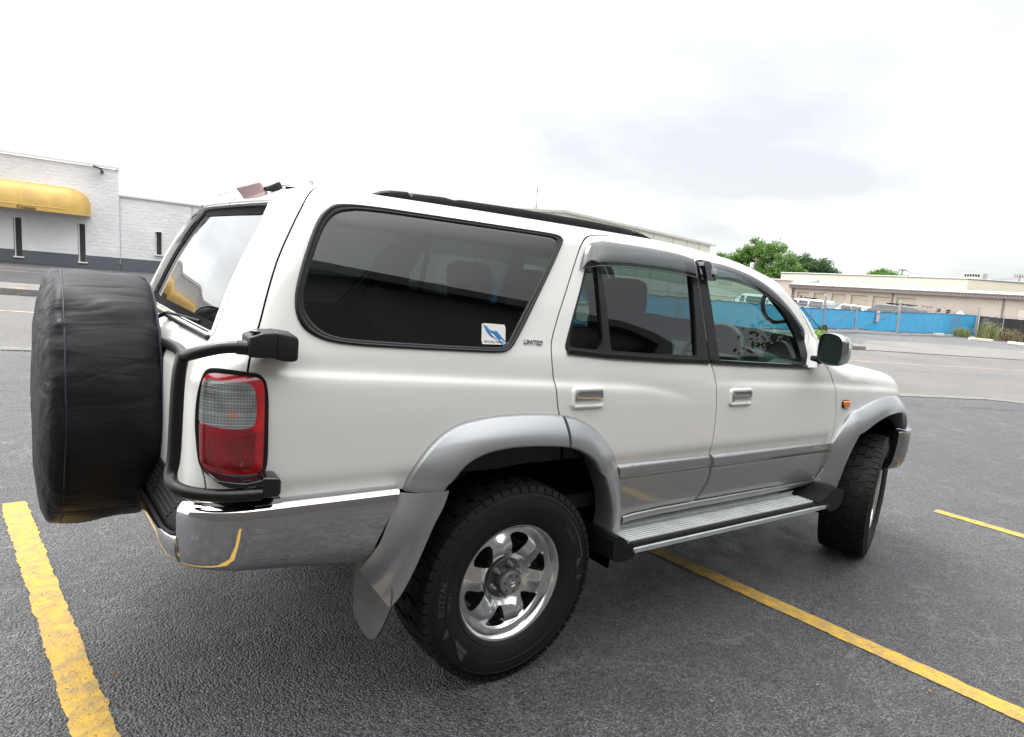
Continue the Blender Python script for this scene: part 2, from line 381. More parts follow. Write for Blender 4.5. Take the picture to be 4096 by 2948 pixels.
RF_OUT = [(-.4600,.7784),(-.4432,.8298),(-.4178,.8762),(-.3753,.928),(-.3237,.9679),(-.2621,.9926),(-.1597,1.0067),(-.0506,1.0102),(.0600,1.008),(.1442,1.0019),(.2083,.992),(.2658,.9766),(.3376,.9404),(.4045,.8885),(.4546,.8326),(.5042,.7638),(.5311,.6971),(.5662,.6027),(.5896,.5313),(.6016,.4665)]
RF_IN = [(-.3467,.7799),(-.3250,.8250),(-.2900,.8600),(-.2370,.8880),(-.1680,.9050),(-.0824,.9110),(.0396,.9060),(.1615,.8938),(.2177,.8779),(.2777,.8491),(.3343,.8100),(.382,.7560),(.4174,.6952),(.4562,.6153),(.4753,.5397),(.4762,.5073),(.4790,.4700)]
FF_OUT = [(2.0766,.5276),(2.1112,.6013),(2.1273,.6903),(2.1357,.7608),(2.1700,.8080),(2.2188,.8607),(2.2833,.919),(2.3300,.9560),(2.3900,.9810),(2.4772,.9950),(2.6000,1.000),(2.7200,.9980),(2.8400,.9850),(2.9300,.9600),(3.0100,.9200),(3.0700,.8760),(3.1150,.8300),(3.1500,.7820)]
FF_IN = [(2.2164,.4989),(2.2170,.5493),(2.2214,.6492),(2.2476,.7256),(2.2850,.7950),(2.3250,.8400),(2.3800,.8750),(2.4600,.9000),(2.5800,.9120),(2.7000,.9080),(2.8000,.8900),(2.8900,.8560),(2.9600,.8180),(3.0100,.7820)]
QLITE = chaikin([(.3381,1.5458),(.3700,1.6250),(.3780,1.6300),(.3880,1.5531),(.3857,1.382),(.3864,1.2407),(.3007,1.2434),(.218,1.2479),(.2080,1.2650),(.2309,1.3277),(.2791,1.4308)], 1)
RGLASS = [(.4060,1.6360),(.4511,1.6485),(.6476,1.6560),(.826,1.6520),(.9746,1.6348),(.9697,1.5603),(.9600,1.40),(.9408,1.2242),(.6575,1.2301),(.4248,1.2385),(.4206,1.4112),(.4100,1.5529)]
FGLASS = chaikin([(1.070,1.6280),(1.2134,1.6182),(1.3747,1.5977),(1.4919,1.555),(1.5875,1.4987),(1.6412,1.4531),(1.7000,1.385),(1.7391,1.3195),(1.7625,1.2492),(1.7700,1.1890),(1.7400,1.1860),(1.110,1.2080),(1.0926,1.2161),(1.0850,1.40),(1.0762,1.5307)], 1)
# one black frame area per door, glass openings cut out of it
RFRAME = chaikin([(.3700,1.6480),(.4385,1.6640),(.5618,1.6680),(.7351,1.6670),(.9154,1.6590),(.9980,1.6480),(1.0030,1.62),(1.009,1.50),(1.0150,1.35),(1.0210,1.2020),(1.0170,1.1930),(.7408,1.1989),(.4092,1.2112),(.2131,1.2202),(.1920,1.2329),(.1868,1.2483),(.195,1.2691),(.2285,1.3433),(.2819,1.4524),(.3250,1.5455),(.3480,1.6150)], 1)
FFRAME = chaikin([(1.0090,1.6480),(1.1672,1.6420),(1.3245,1.6200),(1.4552,1.5930),(1.5409,1.5600),(1.6279,1.5150),(1.716,1.4500),(1.7782,1.3800),(1.8155,1.3080),(1.8270,1.2458),(1.8300,1.1705),(1.8000,1.1690),(1.4,1.1810),(1.0330,1.1920),(1.0280,1.2000),(1.0212,1.35),(1.0150,1.50),(1.0118,1.61)], 1)
HG_HW = [(1.242, .615), (1.30, .607), (1.50, .575), (1.60, .550), (1.635, .520), (1.648, .480)]   # half width of the tailgate glass

def u_rear(y, v):
    """skin parameter on the tailgate face at lateral distance y from the centre line"""
    lo, hi = -2.6, -.95
    for _ in range(40):
        m = .5*(lo+hi)
        if -skin(m, v)[1] > y: hi = m
        else: lo = m
    return .5*(lo+hi)

def panel(verts2, tris, off, rim=.0, name='panel', m=None, parent=None, flip=1):
    """a piece of the skin: (u,v) points and triangles -> mesh with exact normals, edges folded inwards by rim"""
    vs = []; ns = []
    for (u, v) in verts2:
        n = skin_normal(u, v); p = skin(u, v)
        o = off(u, v) if callable(off) else off
        vs.append((p[0]+n[0]*o, p[1]+n[1]*o, p[2]+n[2]*o))
        if callable(off):
            e = .0012; vm = v_max(u)-.001; va, vb = min(v+e, vm), min(v, vm)-e
            a_, b_ = skin(u+e, v, off(u+e, v)), skin(u-e, v, off(u-e, v)); c_, d_ = skin(u, va, off(u, va)), skin(u, vb, off(u, vb))
            n2 = (Vector(a_)-Vector(b_)).cross(Vector(c_)-Vector(d_)).normalized()
            if n2.dot(Vector(n)) < 0: n2 = -n2
            n = tuple(n2)
        ns.append(n)
    # keep the winding facing outwards
    fs = []
    for t in tris:
        a, b, c = (Vector(vs[i]) for i in t); nn = Vector(ns[t[0]])
        fs.append(tuple(t) if (b-a).cross(c-a).dot(nn) > 0 else (t[0], t[2], t[1]))
    if rim:
        cnt = {}
        for f in fs:
            for i in range(3):
                e = (f[i], f[(i+1) % 3]); cnt[e] = 1
        bd = [e for e in cnt if (e[1], e[0]) not in cnt]
        top = {}; bot = {}
        def nv(i, depth, side):
            p, n = Vector(vs[i]), Vector(ns[i]); vs.append(tuple(p-n*depth)); ns.append(side); return len(vs)-1
        # outward direction of each rim edge
        acc = {}
        for (a, b) in bd:
            d = (Vector(vs[b])-Vector(vs[a])); s = d.cross(Vector(ns[a])).normalized()
            for k in (a, b): acc[k] = acc.get(k, Vector((0, 0, 0)))+s
        for k, s in acc.items():
            s = s.normalized() if s.length > 1e-6 else Vector((0, 0, 1))
            top[k] = nv(k, 0, tuple(s)); bot[k] = nv(k, rim, tuple(s))
        for (a, b) in bd: fs.append((top[b], top[a], bot[a], bot[b]))
    if flip < 0:
        vs = [(x, -y, z) for x, y, z in vs]; ns = [(x, -y, z) for x, y, z in ns]; fs = [f[::-1] for f in fs]
    return mesh(name, vs, fs, m, parent, smooth=True, normals=ns)

def cdt(lines, grid, step_guard=.0045):
    """lines: list of (points, closed). returns verts, tris"""
    vs = []; es = []
    cell = {}
    for pts, closed in lines:
        P = resample(pts, step=.014, closed=closed) if len(pts) > 2 or not closed else pts
        b = len(vs); n = len(P)
        for p in P:
            vs.append(Vector(p)); cell.setdefault((int(p[0]//.01), int(p[1]//.01)), []).append(p)
        es += [(b+i, b+i+1) for i in range(n-1)]
        if closed: es.append((b+n-1, b))
    for g in grid:
        cx_, cy_ = int(g[0]//.01), int(g[1]//.01); ok = True
        for i in (-1, 0, 1):
            for j in (-1, 0, 1):
                for q in cell.get((cx_+i, cy_+j), ()):
                    if abs(q[0]-g[0]) < step_guard and abs(q[1]-g[1]) < step_guard: ok = False
        if ok: vs.append(Vector(g))
    r = delaunay_2d_cdt(vs, es, [], 0, 1e-5)
    return [tuple(v) for v in r[0]], [tuple(f) for f in r[2]]
def region(outer, holes=(), step=.02, off=0.0, rim=.0, name='panel', m=None, parent=None, sides=(1,)):
    """a patch of the skin bounded by one outline"""
    us = [p[0] for p in outer]; vv = [p[1] for p in outer]; grid = []
    a = min(us)
    while a < max(us):
        b = min(vv)
        while b < max(vv):
            grid.append((a, b)); b += step
        a += step
    V2, T = cdt([(outer, True)]+[(h, True) for h in holes], grid)
    keep = []
    for t in T:
        c = (sum(V2[i][0] for i in t)/3, sum(V2[i][1] for i in t)/3)
        if inside(c, outer) and not any(inside(c, h) for h in holes): keep.append(t)
    return pack(V2, keep, off, rim, name, m, parent, sides)
def pack(V2, keep, off, rim, name, m, parent, sides=(1,)):
    ids = sorted({i for t in keep for i in t}); mp_ = {k: i for i, k in enumerate(ids)}
    V = [V2[i] for i in ids]; T = [tuple(mp_[i] for i in t) for t in keep]
    return [panel(V, T, off, rim, name, m, parent, s) for s in sides]
def ribbon(path, prof, name, m, parent, closed=True, sides=(1,), smooth=True):
    """sweep prof [(sideways, off)] along a path on the skin"""
    n = len(path); rings = []
    for k, (d, o) in enumerate(prof):
        P = offset_poly(path, d, closed); rings.append([skin(u, v, o) for u, v in P])
    res = []
    for s in sides:
        vs = [(x, y*s, z) for rg in rings for x, y, z in rg]; fs = []
        for k in range(len(prof)-1):
            for i in range(n if closed else n-1):
                f = (k*n+i, k*n+(i+1) % n, (k+1)*n+(i+1) % n, (k+1)*n+i); fs.append(f if s > 0 else f[::-1])
        if not closed:
            fs.append(tuple(k*n for k in range(len(prof)))); fs.append(tuple(k*n+n-1 for k in range(len(prof)))[::-1])
        o = mesh(name, vs, fs, m, parent, smooth=smooth, angle=50); fixn(o); res.append(o)
    return res
BOTH = (1, -1)

# ------------------------------------------------------------------ the car
car = empty('parked_car')
tag(car, 'pearl white SUV with silver wheel arches, chrome rear bumper and black covered spare wheel', 'car')
# skin panels: one triangulation of the whole side and half of the nose and tail, then sorted into panels
GAP = .0030
def two(line): return [(offset_poly(line, GAP, False), False), (offset_poly(line, -GAP, False), False)]
hatch_line = [(u_rear(0, v), v) for v in [.60+.04*i for i in range(27)]+[v_max(-1.9)]]
def arch_hole(outl, inn, f=.62):
    a, b = resample(outl, 60), resample(inn, 60); L = [(p[0]+(q[0]-p[0])*f, p[1]+(q[1]-p[1])*f) for p, q in zip(a, b)]
    return L
RH = arch_hole(RF_OUT, RF_IN); RH = [(RH[0][0], .55)]+RH+[(RH[-1][0], .40)]
RH_POLY = [(-.42, .40), (-.42, .70)]+RH[1:-1]+[(.60, .40)]
FH = arch_hole(FF_OUT, FF_IN); FH_POLY = [(2.14, .40)]+FH+[(3.2, .70), (3.2, .40)]
vtop = [(u, v_max(u)) for u in [U0+.02*i for i in range(140)]]
grid = []
u = -2.3
while u < 4.28:
    vm = v_max(u); v = .42
    while v < vm-.004:
        if v < 1.0 or (1.20 < v): st = .02
        else: st = .008
        if .77 < v < .86: st = .009
        if v > vm-.16: st = .011
        grid.append((u, v)); v += st
    grid.append((u, vm)); u += .022
u_front = U1+1.25*math.pi/2-.002
bound = [(u, v_max(u)) for u in [-2.3+.011*i for i in range(int((u_front+2.3)/.011))]]
HW_R = [(u_rear(y, v), v) for v, y in HG_HW]; 
hg_top = [(u_rear(y, 1.648), 1.648) for y in (.40, .30, .20, .10, .0)]+[(-2.2, 1.648)]; hg_bot = [(-2.2, 1.242)]+[(u_rear(y, 1.242), 1.242) for y in (.0, .15, .30, .45, .55)]
HGLASS = HW_R+hg_top+hg_bot
lines = two(D_UP)+two(D_LOW)+two(RD_REAR)+two(B_SEAM)+two(F_SEAM)+two(SILL_SEAM)+two(ROOF_SEAM[1:])
lines += [(LAMP, True), (QWIN_OUT and grow(QWIN_OUT, -.006), True), (RFRAME, True), (FFRAME, True), (RH_POLY, True), (FH_POLY, True), (HGLASS, True), (bound, False), (hatch_line, False)]
seams = [D_UP, D_LOW, RD_REAR, B_SEAM, F_SEAM, SILL_SEAM, ROOF_SEAM[1:]]
V2, T2 = cdt(lines, grid)
def seg_d(p, line):
    best = 9
    for a, b in zip(line, line[1:]):
        dx, dy = b[0]-a[0], b[1]-a[1]; L = dx*dx+dy*dy
        t = max(0, min(1, ((p[0]-a[0])*dx+(p[1]-a[1])*dy)/L)) if L else 0
        d = math.hypot(p[0]-a[0]-t*dx, p[1]-a[1]-t*dy); best = min(best, d)
    return best
bbs = [(min(p[0] for p in s)-.01, max(p[0] for p in s)+.01, min(p[1] for p in s)-.01, max(p[1] for p in s)+.01) for s in seams]
D_LINE = D_UP+[(-1.0, 1.02)]+D_LOW
def u_at(line, v):
    for a, b in zip(line, line[1:]):
        if (a[1]-v)*(b[1]-v) <= 0 and a[1] != b[1]: return a[0]+(b[0]-a[0])*(v-a[1])/(b[1]-a[1])
    return line[0][0] if v > line[0][1] else line[-1][0]
rear_door_poly = RD_REAR+[(.30, .545), (1.07, .542)]+B_SEAM[::-1]+[(.85,1.7060),(.70,1.7090)]
front_door_poly = B_SEAM+[(2.06, .54)]+F_SEAM[::-1]+ROOF_SEAM[5:][::-1]
QH = grow(QWIN_OUT, -.006)
holes = [LAMP, QH, RFRAME, FFRAME, RH_POLY, FH_POLY, HGLASS]
hbb = [(min(p[0] for p in s), max(p[0] for p in s), min(p[1] for p in s), max(p[1] for p in s)) for s in holes]
groups = {}
for t in T2:
    c = (sum(V2[i][0] for i in t)/3, sum(V2[i][1] for i in t)/3)
    if c[0] > u_front or c[1] > v_max(c[0])-.0002 or c[1] < .425: continue
    if c[0] < -1.4 and c[0] < u_at(hatch_line, c[1]): continue
    if any(b[0] <= c[0] <= b[1] and b[2] <= c[1] <= b[3] and inside(c, h) for h, b in zip(holes, hbb)): continue
    if any(b[0] <= c[0] <= b[1] and b[2] <= c[1] <= b[3] and seg_d(c, s) < GAP*.98 for s, b in zip(seams, bbs)): continue
    if c[0] < u_at(D_LINE, c[1]):
        g = 'tailgate' if c[1] > .80 else None
    elif inside(c, rear_door_poly): g = 'rear_door'
    elif inside(c, front_door_poly): g = 'front_door'
    elif c[1] < .545 and c[0] > .3: g = 'sill' if c[0] < 2.3 else None
    elif c[0] > 3.02 and c[1] < .775: g = None
    elif c[0] > 2.0 and c[1] > .54: g = 'front_fender' if c[0] > u_at(F_SEAM, c[1]) else 'front_fender'
    elif c[1] > .775 or c[0] > .15: g = 'quarter_panel'
    else: g = None
    if g == 'quarter_panel' and c[0] > .9 and c[1] < 1.2: g = None
    if g and g != 'sill': groups.setdefault(g, []).append(t)
# doors carry their own trim, so each gets an empty
P = {}
for g in ('tailgate', 'rear_door', 'front_door', 'front_fender', 'quarter_panel'):
    for s in BOTH:
        P[g, s] = pack(V2, groups[g], 0.0, .012, g, M['paint'], car, (s,))[0]

for ln in (D_UP[3:], D_LOW, RD_REAR, B_SEAM, F_SEAM, ROOF_SEAM[1:]):  # dark strips added behind the panel gaps, gap shade as colour
    for s in BOTH:
        vs = []; L_, R_ = offset_poly(ln, .007, False), offset_poly(ln, -.007, False)
        for a, b in zip(L_, R_): vs += [skin(*a, -.0035), skin(*b, -.0035)]
        mesh('panel_gap_shade', [(x, y*s, z) for x, y, z in vs], [(2*i, 2*i+1, 2*i+3, 2*i+2) for i in range(len(ln)-1)], M['liner'], car, smooth=False)

# roof, windscreen and bonnet close the body across the car
def top_strip(u_list, name, m, crown, margin=0.0, parent=car, ny=24, off=0.0, v_in=0.0):
    vs = []; fs = []
    for u in u_list:
        x, y, z = skin(u, v_max(u)); w = -y-margin
        for j in range(ny+1):
            q = -1+2*j/ny; c = crown(x) if callable(crown) else crown
            vs.append((x + off_x(x, q), q*w, z+c*(1-q*q)+off))
    n = ny+1
    for i in range(len(u_list)-1):
        for j in range(ny): fs.append((i*n+j, (i+1)*n+j, (i+1)*n+j+1, i*n+j+1))
    return mesh(name, vs, fs, m, parent)
def off_x(x, q):
    # windscreen and bonnet rear edge curve forwards at the centre
    a = max(0, min(1, (x-1.2)/.8))*max(0, min(1, (3.3-x)/1.0)); return .10*a*(1-q*q)
rear_us = []
roof_us = [-.76+.03*i for i in range(0, 71)]
roof = top_strip([u for u in roof_us if u <= 1.36], 'roof', M['paint'], .030)
# strip that closes the roof over the tailgate
vs = []; fs = []
x0, y0, z0 = skin(-.76, v_max(-.76)); nn = 24
back = []
for j in range(nn+1):
    q = -1+2*j/nn; yy = abs(q)*-y0
    ur = u_rear(yy, 1.690) if abs(q) < .999 else -.76
    if yy > .53:
        # around the corner
        k = (yy-.53)/max(1e-6, -y0-.53); ur = u_rear(.53, 1.69)*(1-k)+(-.76)*k
    p = skin(ur, v_max(ur)); back.append((p[0], p[1] if q < 0 else -p[1], p[2]))
for j in range(nn+1):
    q = -1+2*j/nn; vs.append(back[j])
for j in range(nn+1):
    q = -1+2*j/nn; vs.append((x0, q*-y0, z0+.030*(1-q*q)))
fs = [(j, nn+1+j, nn+2+j, j+1) for j in range(nn)]
mesh('roof_edge', vs, fs, M['paint'], car)
top_strip([1.40+.03*i for i in range(0, 21)], 'windscreen', M['glass_green'], .030, .045, ny=20)
for s in BOTH:
    vs = []; fs = []
    us_ = [1.33+.03*i for i in range(0, 25)]
    for u in us_:
        x, y, z = skin(u, v_max(u))
        for k in range(4):
            yy = -y-.016*k; q = yy/-y; vs.append((x+off_x(x, q), -s*yy, z+.030*(1-q*q)+.003))
    for i in range(len(us_)-1):
        for k in range(3): fs.append((i*4+k, i*4+4+k, i*4+5+k, i*4+1+k))
    fixn(mesh('windscreen_pillar', vs, fs, M['gloss_black'], car))
top_strip([1.99+.02*i for i in range(0, 8)], 'cowl', M['blackplastic'], .02)
top_strip([2.12+.04*i for i in range(0, 52)], 'bonnet', M['paint'], lambda x: .03*min(1, max(0, (3.3-x)/.6)))

# ---------------- trim, glass and doors
def frame_with_glass(fr, gls, door, s):
    obs = []
    fo = region(fr, [grow(g, .0005) for g in gls], .03, .002, .008, 'window_frame', M['rubber'], door, (s,))
    return fo
for s in BOTH:
    rd, fd, qp, tg, ff = P['rear_door', s], P['front_door', s], P['quarter_panel', s], P['tailgate', s], P['front_fender', s]
    region(RFRAME, [QLITE, RGLASS], .03, .0025, .012, 'window_frame', M['rubber'], rd, (s,))
    region(FFRAME, [FGLASS], .03, .0025, .012, 'window_frame', M['rubber'], fd, (s,))
    region(grow(QLITE, .004), [], .05, -.010, 0, 'quarter_light', M['glass_mid'], rd, (s,))
    region(grow(RGLASS, .004), [], .05, -.012, 0, 'window_glass', M['glass_mid'], rd, (s,))
    region(grow(FGLASS, .004), [], .05, -.012, 0, 'window_glass', M['glass_green'], fd, (s,))
    # door belt mouldings
    ribbon([(.195, 1.226), (.4092, 1.2112), (.7408, 1.1989), (1.016, 1.193)], [(-.004, .0), (-.004, .008), (.004, .012), (.014, .011), (.018, .002)], 'belt_moulding', M['gloss_black'], rd, False, (s,))
    ribbon([(1.034, 1.1925), (1.4, 1.181), (1.83, 1.169)], [(-.004, .0), (-.004, .008), (.004, .012), (.014, .011), (.018, .002)], 'belt_moulding', M['gloss_black'], fd, False, (s,))
    # quarter window with its thick rubber
    region(grow(QWIN_IN, .004), [], .04, .000, 0, 'quarter_window', M['glass_dark'], qp, (s,))
    n_ = 150; A_, B_ = resample(QWIN_OUT, n_, closed=True), resample(QWIN_IN, n_, closed=True)
    rings = []
    for f, o in ((-.03, -.001), (.02, .006), (.18, .0095), (.38, .0085), (.5, .005), (.62, .006), (.85, .0055), (1.0, .001)):
        rings.append([skin(a[0]+(b[0]-a[0])*f, a[1]+(b[1]-a[1])*f, o) for a, b in zip(A_, B_)])
    vs = [(x, y*s, z) for rg in rings for x, y, z in rg]; fs = []
    for k in range(len(rings)-1):
        for i in range(n_): fs.append((k*n_+i, k*n_+(i+1) % n_, (k+1)*n_+(i+1) % n_, (k+1)*n_+i))
    fixn(mesh('window_rubber', vs, fs, M['rubber'], qp))
    # smoked wind deflectors over the door windows
    def visor(up, lo, door):
        a, b = resample(chaikin(up, 2, False), 50), resample(chaikin(lo, 2, False), 50); rows = []
        for f, o in ((0, .004), (.05, .016), (.2, .030), (.45, .040), (.75, .044), (.95, .043), (1.0, .040)):
            rows.append([skin(p[0]+(q[0]-p[0])*f, p[1]+(q[1]-p[1])*f, o*e) for p, q, e in zip(a, b, [min(1, .25+i/5, .3+(49-i)/5) for i in range(50)])])
        vs = [(x, y*s, z) for rg in rows for x, y, z in rg]
        fs = [(k*50+i, k*50+i+1, (k+1)*50+i+1, (k+1)*50+i) for k in range(6) for i in range(49)]
        o = fixn(mesh('wind_deflector', vs, fs, M['visor'], door))
        e = MB().tube([(x, y*s, z) for x, y, z in rows[-1]], .0022, 6).build('deflector_rim', M['gloss_black'], None, True); e.parent = door; return o
    visor([(.2950,1.5400),(.3150,1.5920),(.3500,1.6400),(.3850,1.6560),(.4385,1.6620),(.5618,1.6640),(.7351,1.6630),(.9154,1.6550),(.9850,1.6400),(.998,1.6000)],
          [(.3028,1.5440),(.3300,1.5460),(.3951,1.5530),(.5200,1.5590),(.624,1.5608),(.7400,1.5600),(.8472,1.5574),(.9400,1.551),(.985,1.546),(1.000,1.5400)], rd)
    visor([(1.022,1.6350),(1.1672,1.6400),(1.3245,1.6180),(1.4552,1.5900),(1.5409,1.5580),(1.6279,1.5120),(1.716,1.4480),(1.7782,1.3780),(1.8100,1.3100)],
          [(1.022,1.5560),(1.10,1.5560),(1.22,1.5540),(1.36,1.5350),(1.47,1.5000),(1.56,1.4600),(1.65,1.4050),(1.72,1.3550),(1.7950,1.3000)], fd)
    if s == 1:
        region([(1.028,1.628),(1.075,1.624),(1.098,1.548),(1.034,1.545)], [], .03, .034, .004, 'deflector_end', M['gloss_black'], fd, (s,))
    # door handles
    for (u0, v0, u1, v1, door, key) in ((.2142, 1.0220, .3785, 1.0990, rd, False), (1.1745, 1.0000, 1.3425, 1.0765, fd, True)):
        r_ = .018
        rim_ = []
        for (cx_, cy_, a0) in ((u1-r_, v1-r_, 0), (u0+r_, v1-r_, 90), (u0+r_, v0+r_, 180), (u1-r_, v0+r_, 270)):
            rim_ += [(cx_+r_*math.cos(R(a0+k*15)), cy_+r_*math.sin(R(a0+k*15))) for k in range(7)]
        h_ = ribbon(rim_, [(-.003, 0), (-.001, .007), (.004, .011), (.009, .010), (.012, .004), (.014, -.002)], 'door_handle', M['paint'], door, True, (s,))[0]
        # dark cup behind the flap
        inn = grow(rim_, -.012)
        region(inn, [], .02, lambda u, v: .0022, 0, 'handle_cup', M['paint'], h_, (s,))
        um, vm_ = u0+.016, v0+.034
        flap = [(um, vm_), (um, v1-.020), (um+.008, v1-.013), (u1-.024, v1-.013), (u1-.016, v1-.020), (u1-.016, vm_)]
        region(flap, [], .01, lambda u, v, a=vm_, b=v1: .006+.011*math.sin(math.pi*min(1, max(0, .18+.7*(v-a)/(b-a)))), .012, 'handle_flap', M['chrome'], h_, (s,))
        if key:
            kx, kv = u0+.030, v0+.024
            region([(kx+.008*math.cos(t*.524), kv+.008*math.sin(t*.524)) for t in range(12)], [], .02, .0048, .003, 'key_lock', M['chrome'], h_, (s,))
            region([(kx-.0012, kv-.004), (kx+.0012, kv-.004), (kx+.0012, kv+.004), (kx-.0012, kv+.004)], [], .02, .0055, 0, 'key_slot', M['liner'], h_, (s,))
    # silver lower mouldings with a pressed groove
    def mo(top0, top1, z0):
        def f(u, v):
            o = .016
            o += .007*(1/(1+math.exp(-(v-(z0-.052))/.0030)))-.006*math.exp(-((v-(z0-.058))/.005)**2)       # raised upper band over a groove
            if v > z0-.012: o -= .012*((v-(z0-.012))/.012)**2
            if v < .60: o -= .004*((.60-v)/.05)**2
            return o
        return f
    rp_ = [(.500,.7783),(.7932,.7744),(1.045,.7715),(1.078,.7700),(1.094,.7400),(1.100,.7000),(1.098,.6600),(1.090,.6300),(1.070,.5870),(1.050,.5560),(.8621,.5570),(.7073,.5530),(.620,.5460),(.585,.5330),(.562,.60),(.530,.68),(.512,.74)]
    region(rp_, [], .008, mo(0, 0, .775), .02, 'door_moulding', M['silver'], rd, (s,))
    fp_ = [(1.1080,.7740),(1.4684,.7693),(2.1200,.7637),(2.1250,.7100),(2.1130,.6500),(2.0900,.5950),(2.0600,.5530),(1.5571,.5560),(1.0750,.5570),(1.0980,.5900),(1.1200,.6300),(1.1260,.6756),(1.1220,.7215),(1.1120,.7598)]
    region(fp_, [], .008, mo(0, 0, .769), .02, 'door_moulding', M['silver'], fd, (s,))
    # sill strip under the doors
    ribbon([(.600, .524), (.66, .531), (.80, .535), (1.07, .536), (1.60, .535), (2.10, .534)], [(.012, -.005), (.011, .012), (.004, .018), (-.010, .018), (-.020, .014), (-.026, .000), (-.028, -.02)], 'sill', M['silver'], car, False, (s,))
    # amber side repeater
    rpt = [(2.192,.992),(2.247,.992),(2.258,.984),(2.262,.958),(2.254,.951),(2.200,.951),(2.191,.958),(2.186,.984)]
    region(grow(rpt, .003), [], .02, .004, .004, 'repeater_gasket', M['rubber'], ff, (s,))
    region(chaikin(rpt, 1), [], .010, lambda u, v: .016-.006*(abs(u-2.224)/.036)**4-.006*(abs(v-.9715)/.020)**4, .010, 'side_repeater', M['orange'], ff, (s,))
    # headlight wrap at the front corner
    region([(3.36,.985),(3.5,.99),(3.8,.99),(3.85,.84),(3.5,.80),(3.40,.80),(3.375,.88)], [], .02, .004, .006, 'headlight', M['glass_clear'], ff, (s,))
    region([(3.36,.985),(3.5,.99),(3.8,.99),(3.85,.84),(3.5,.80),(3.40,.80),(3.375,.88)], [], .03, .0015, 0, 'headlight_reflector', M['chrome'], ff, (s,))

# wheel arch flares
def flare(outl, inn, splits, name, h=.058, parents=None, sides=BOTH):
    n = 90; a, b = resample(chaikin(outl, 2, False), n), resample(chaikin(inn, 2, False), n)
    prof = [(-.03, -.004), (-.005, .006), (.0, .016)]+[(f, .016+h*(1-(1-f)**1.9)) for f in (.06, .14, .24, .36, .48, .60, .72, .82, .9)]+[(.96, .016+h*1.005), (1.0, .012+h), (1.03, h-.010), (1.02, h-.045), (1.0, -.03)]
    bounds = [0]+splits+[n-1]
    for s in sides:
        for k in range(len(bounds)-1):
            i0, i1 = bounds[k]+(1 if k else 0), bounds[k+1]
            cols = []
            for i in range(i0, i1+1):
                cols.append([skin(a[i][0]+(b[i][0]-a[i][0])*f, a[i][1]+(b[i][1]-a[i][1])*f, o) for f, o in prof])
            vs = [(x, y*s, z) for c in cols for x, y, z in c]; m_ = len(prof)
            fs = [(i*m_+j, (i+1)*m_+j, (i+1)*m_+j+1, i*m_+j+1) for i in range(len(cols)-1) for j in range(m_-1)]
            fs.append(tuple(range(m_))); fs.append(tuple((len(cols)-1)*m_+j for j in range(m_))[::-1])
            par = parents[k](s) if parents else car
            fixn(mesh(name, vs, fs, M['silver'], par, smooth=True, angle=60))
RFa = resample(chaikin(RF_OUT, 2, False), 90); split_i = min(range(90), key=lambda i: abs(RFa[i][0]-.157)+(0 if RFa[i][1] > .9 else 9))
flare(RF_OUT, RF_IN, [split_i], 'wheel_arch_flare', .058, [lambda s: P['quarter_panel', s], lambda s: P['rear_door', s]])
flare(FF_OUT, FF_IN, [], 'wheel_arch_flare', .055, [lambda s: P['front_fender', s]])
M['alu_dark'] = mat('shaded_aluminium_groove', (.035, .035, .035), .7, .2)  # groove shade between the tread ribs, put into a dark metal colour
M['alu_bright'] = mat('bright_rib', (.72, .73, .72), .40, .2, noise=(10, .12))
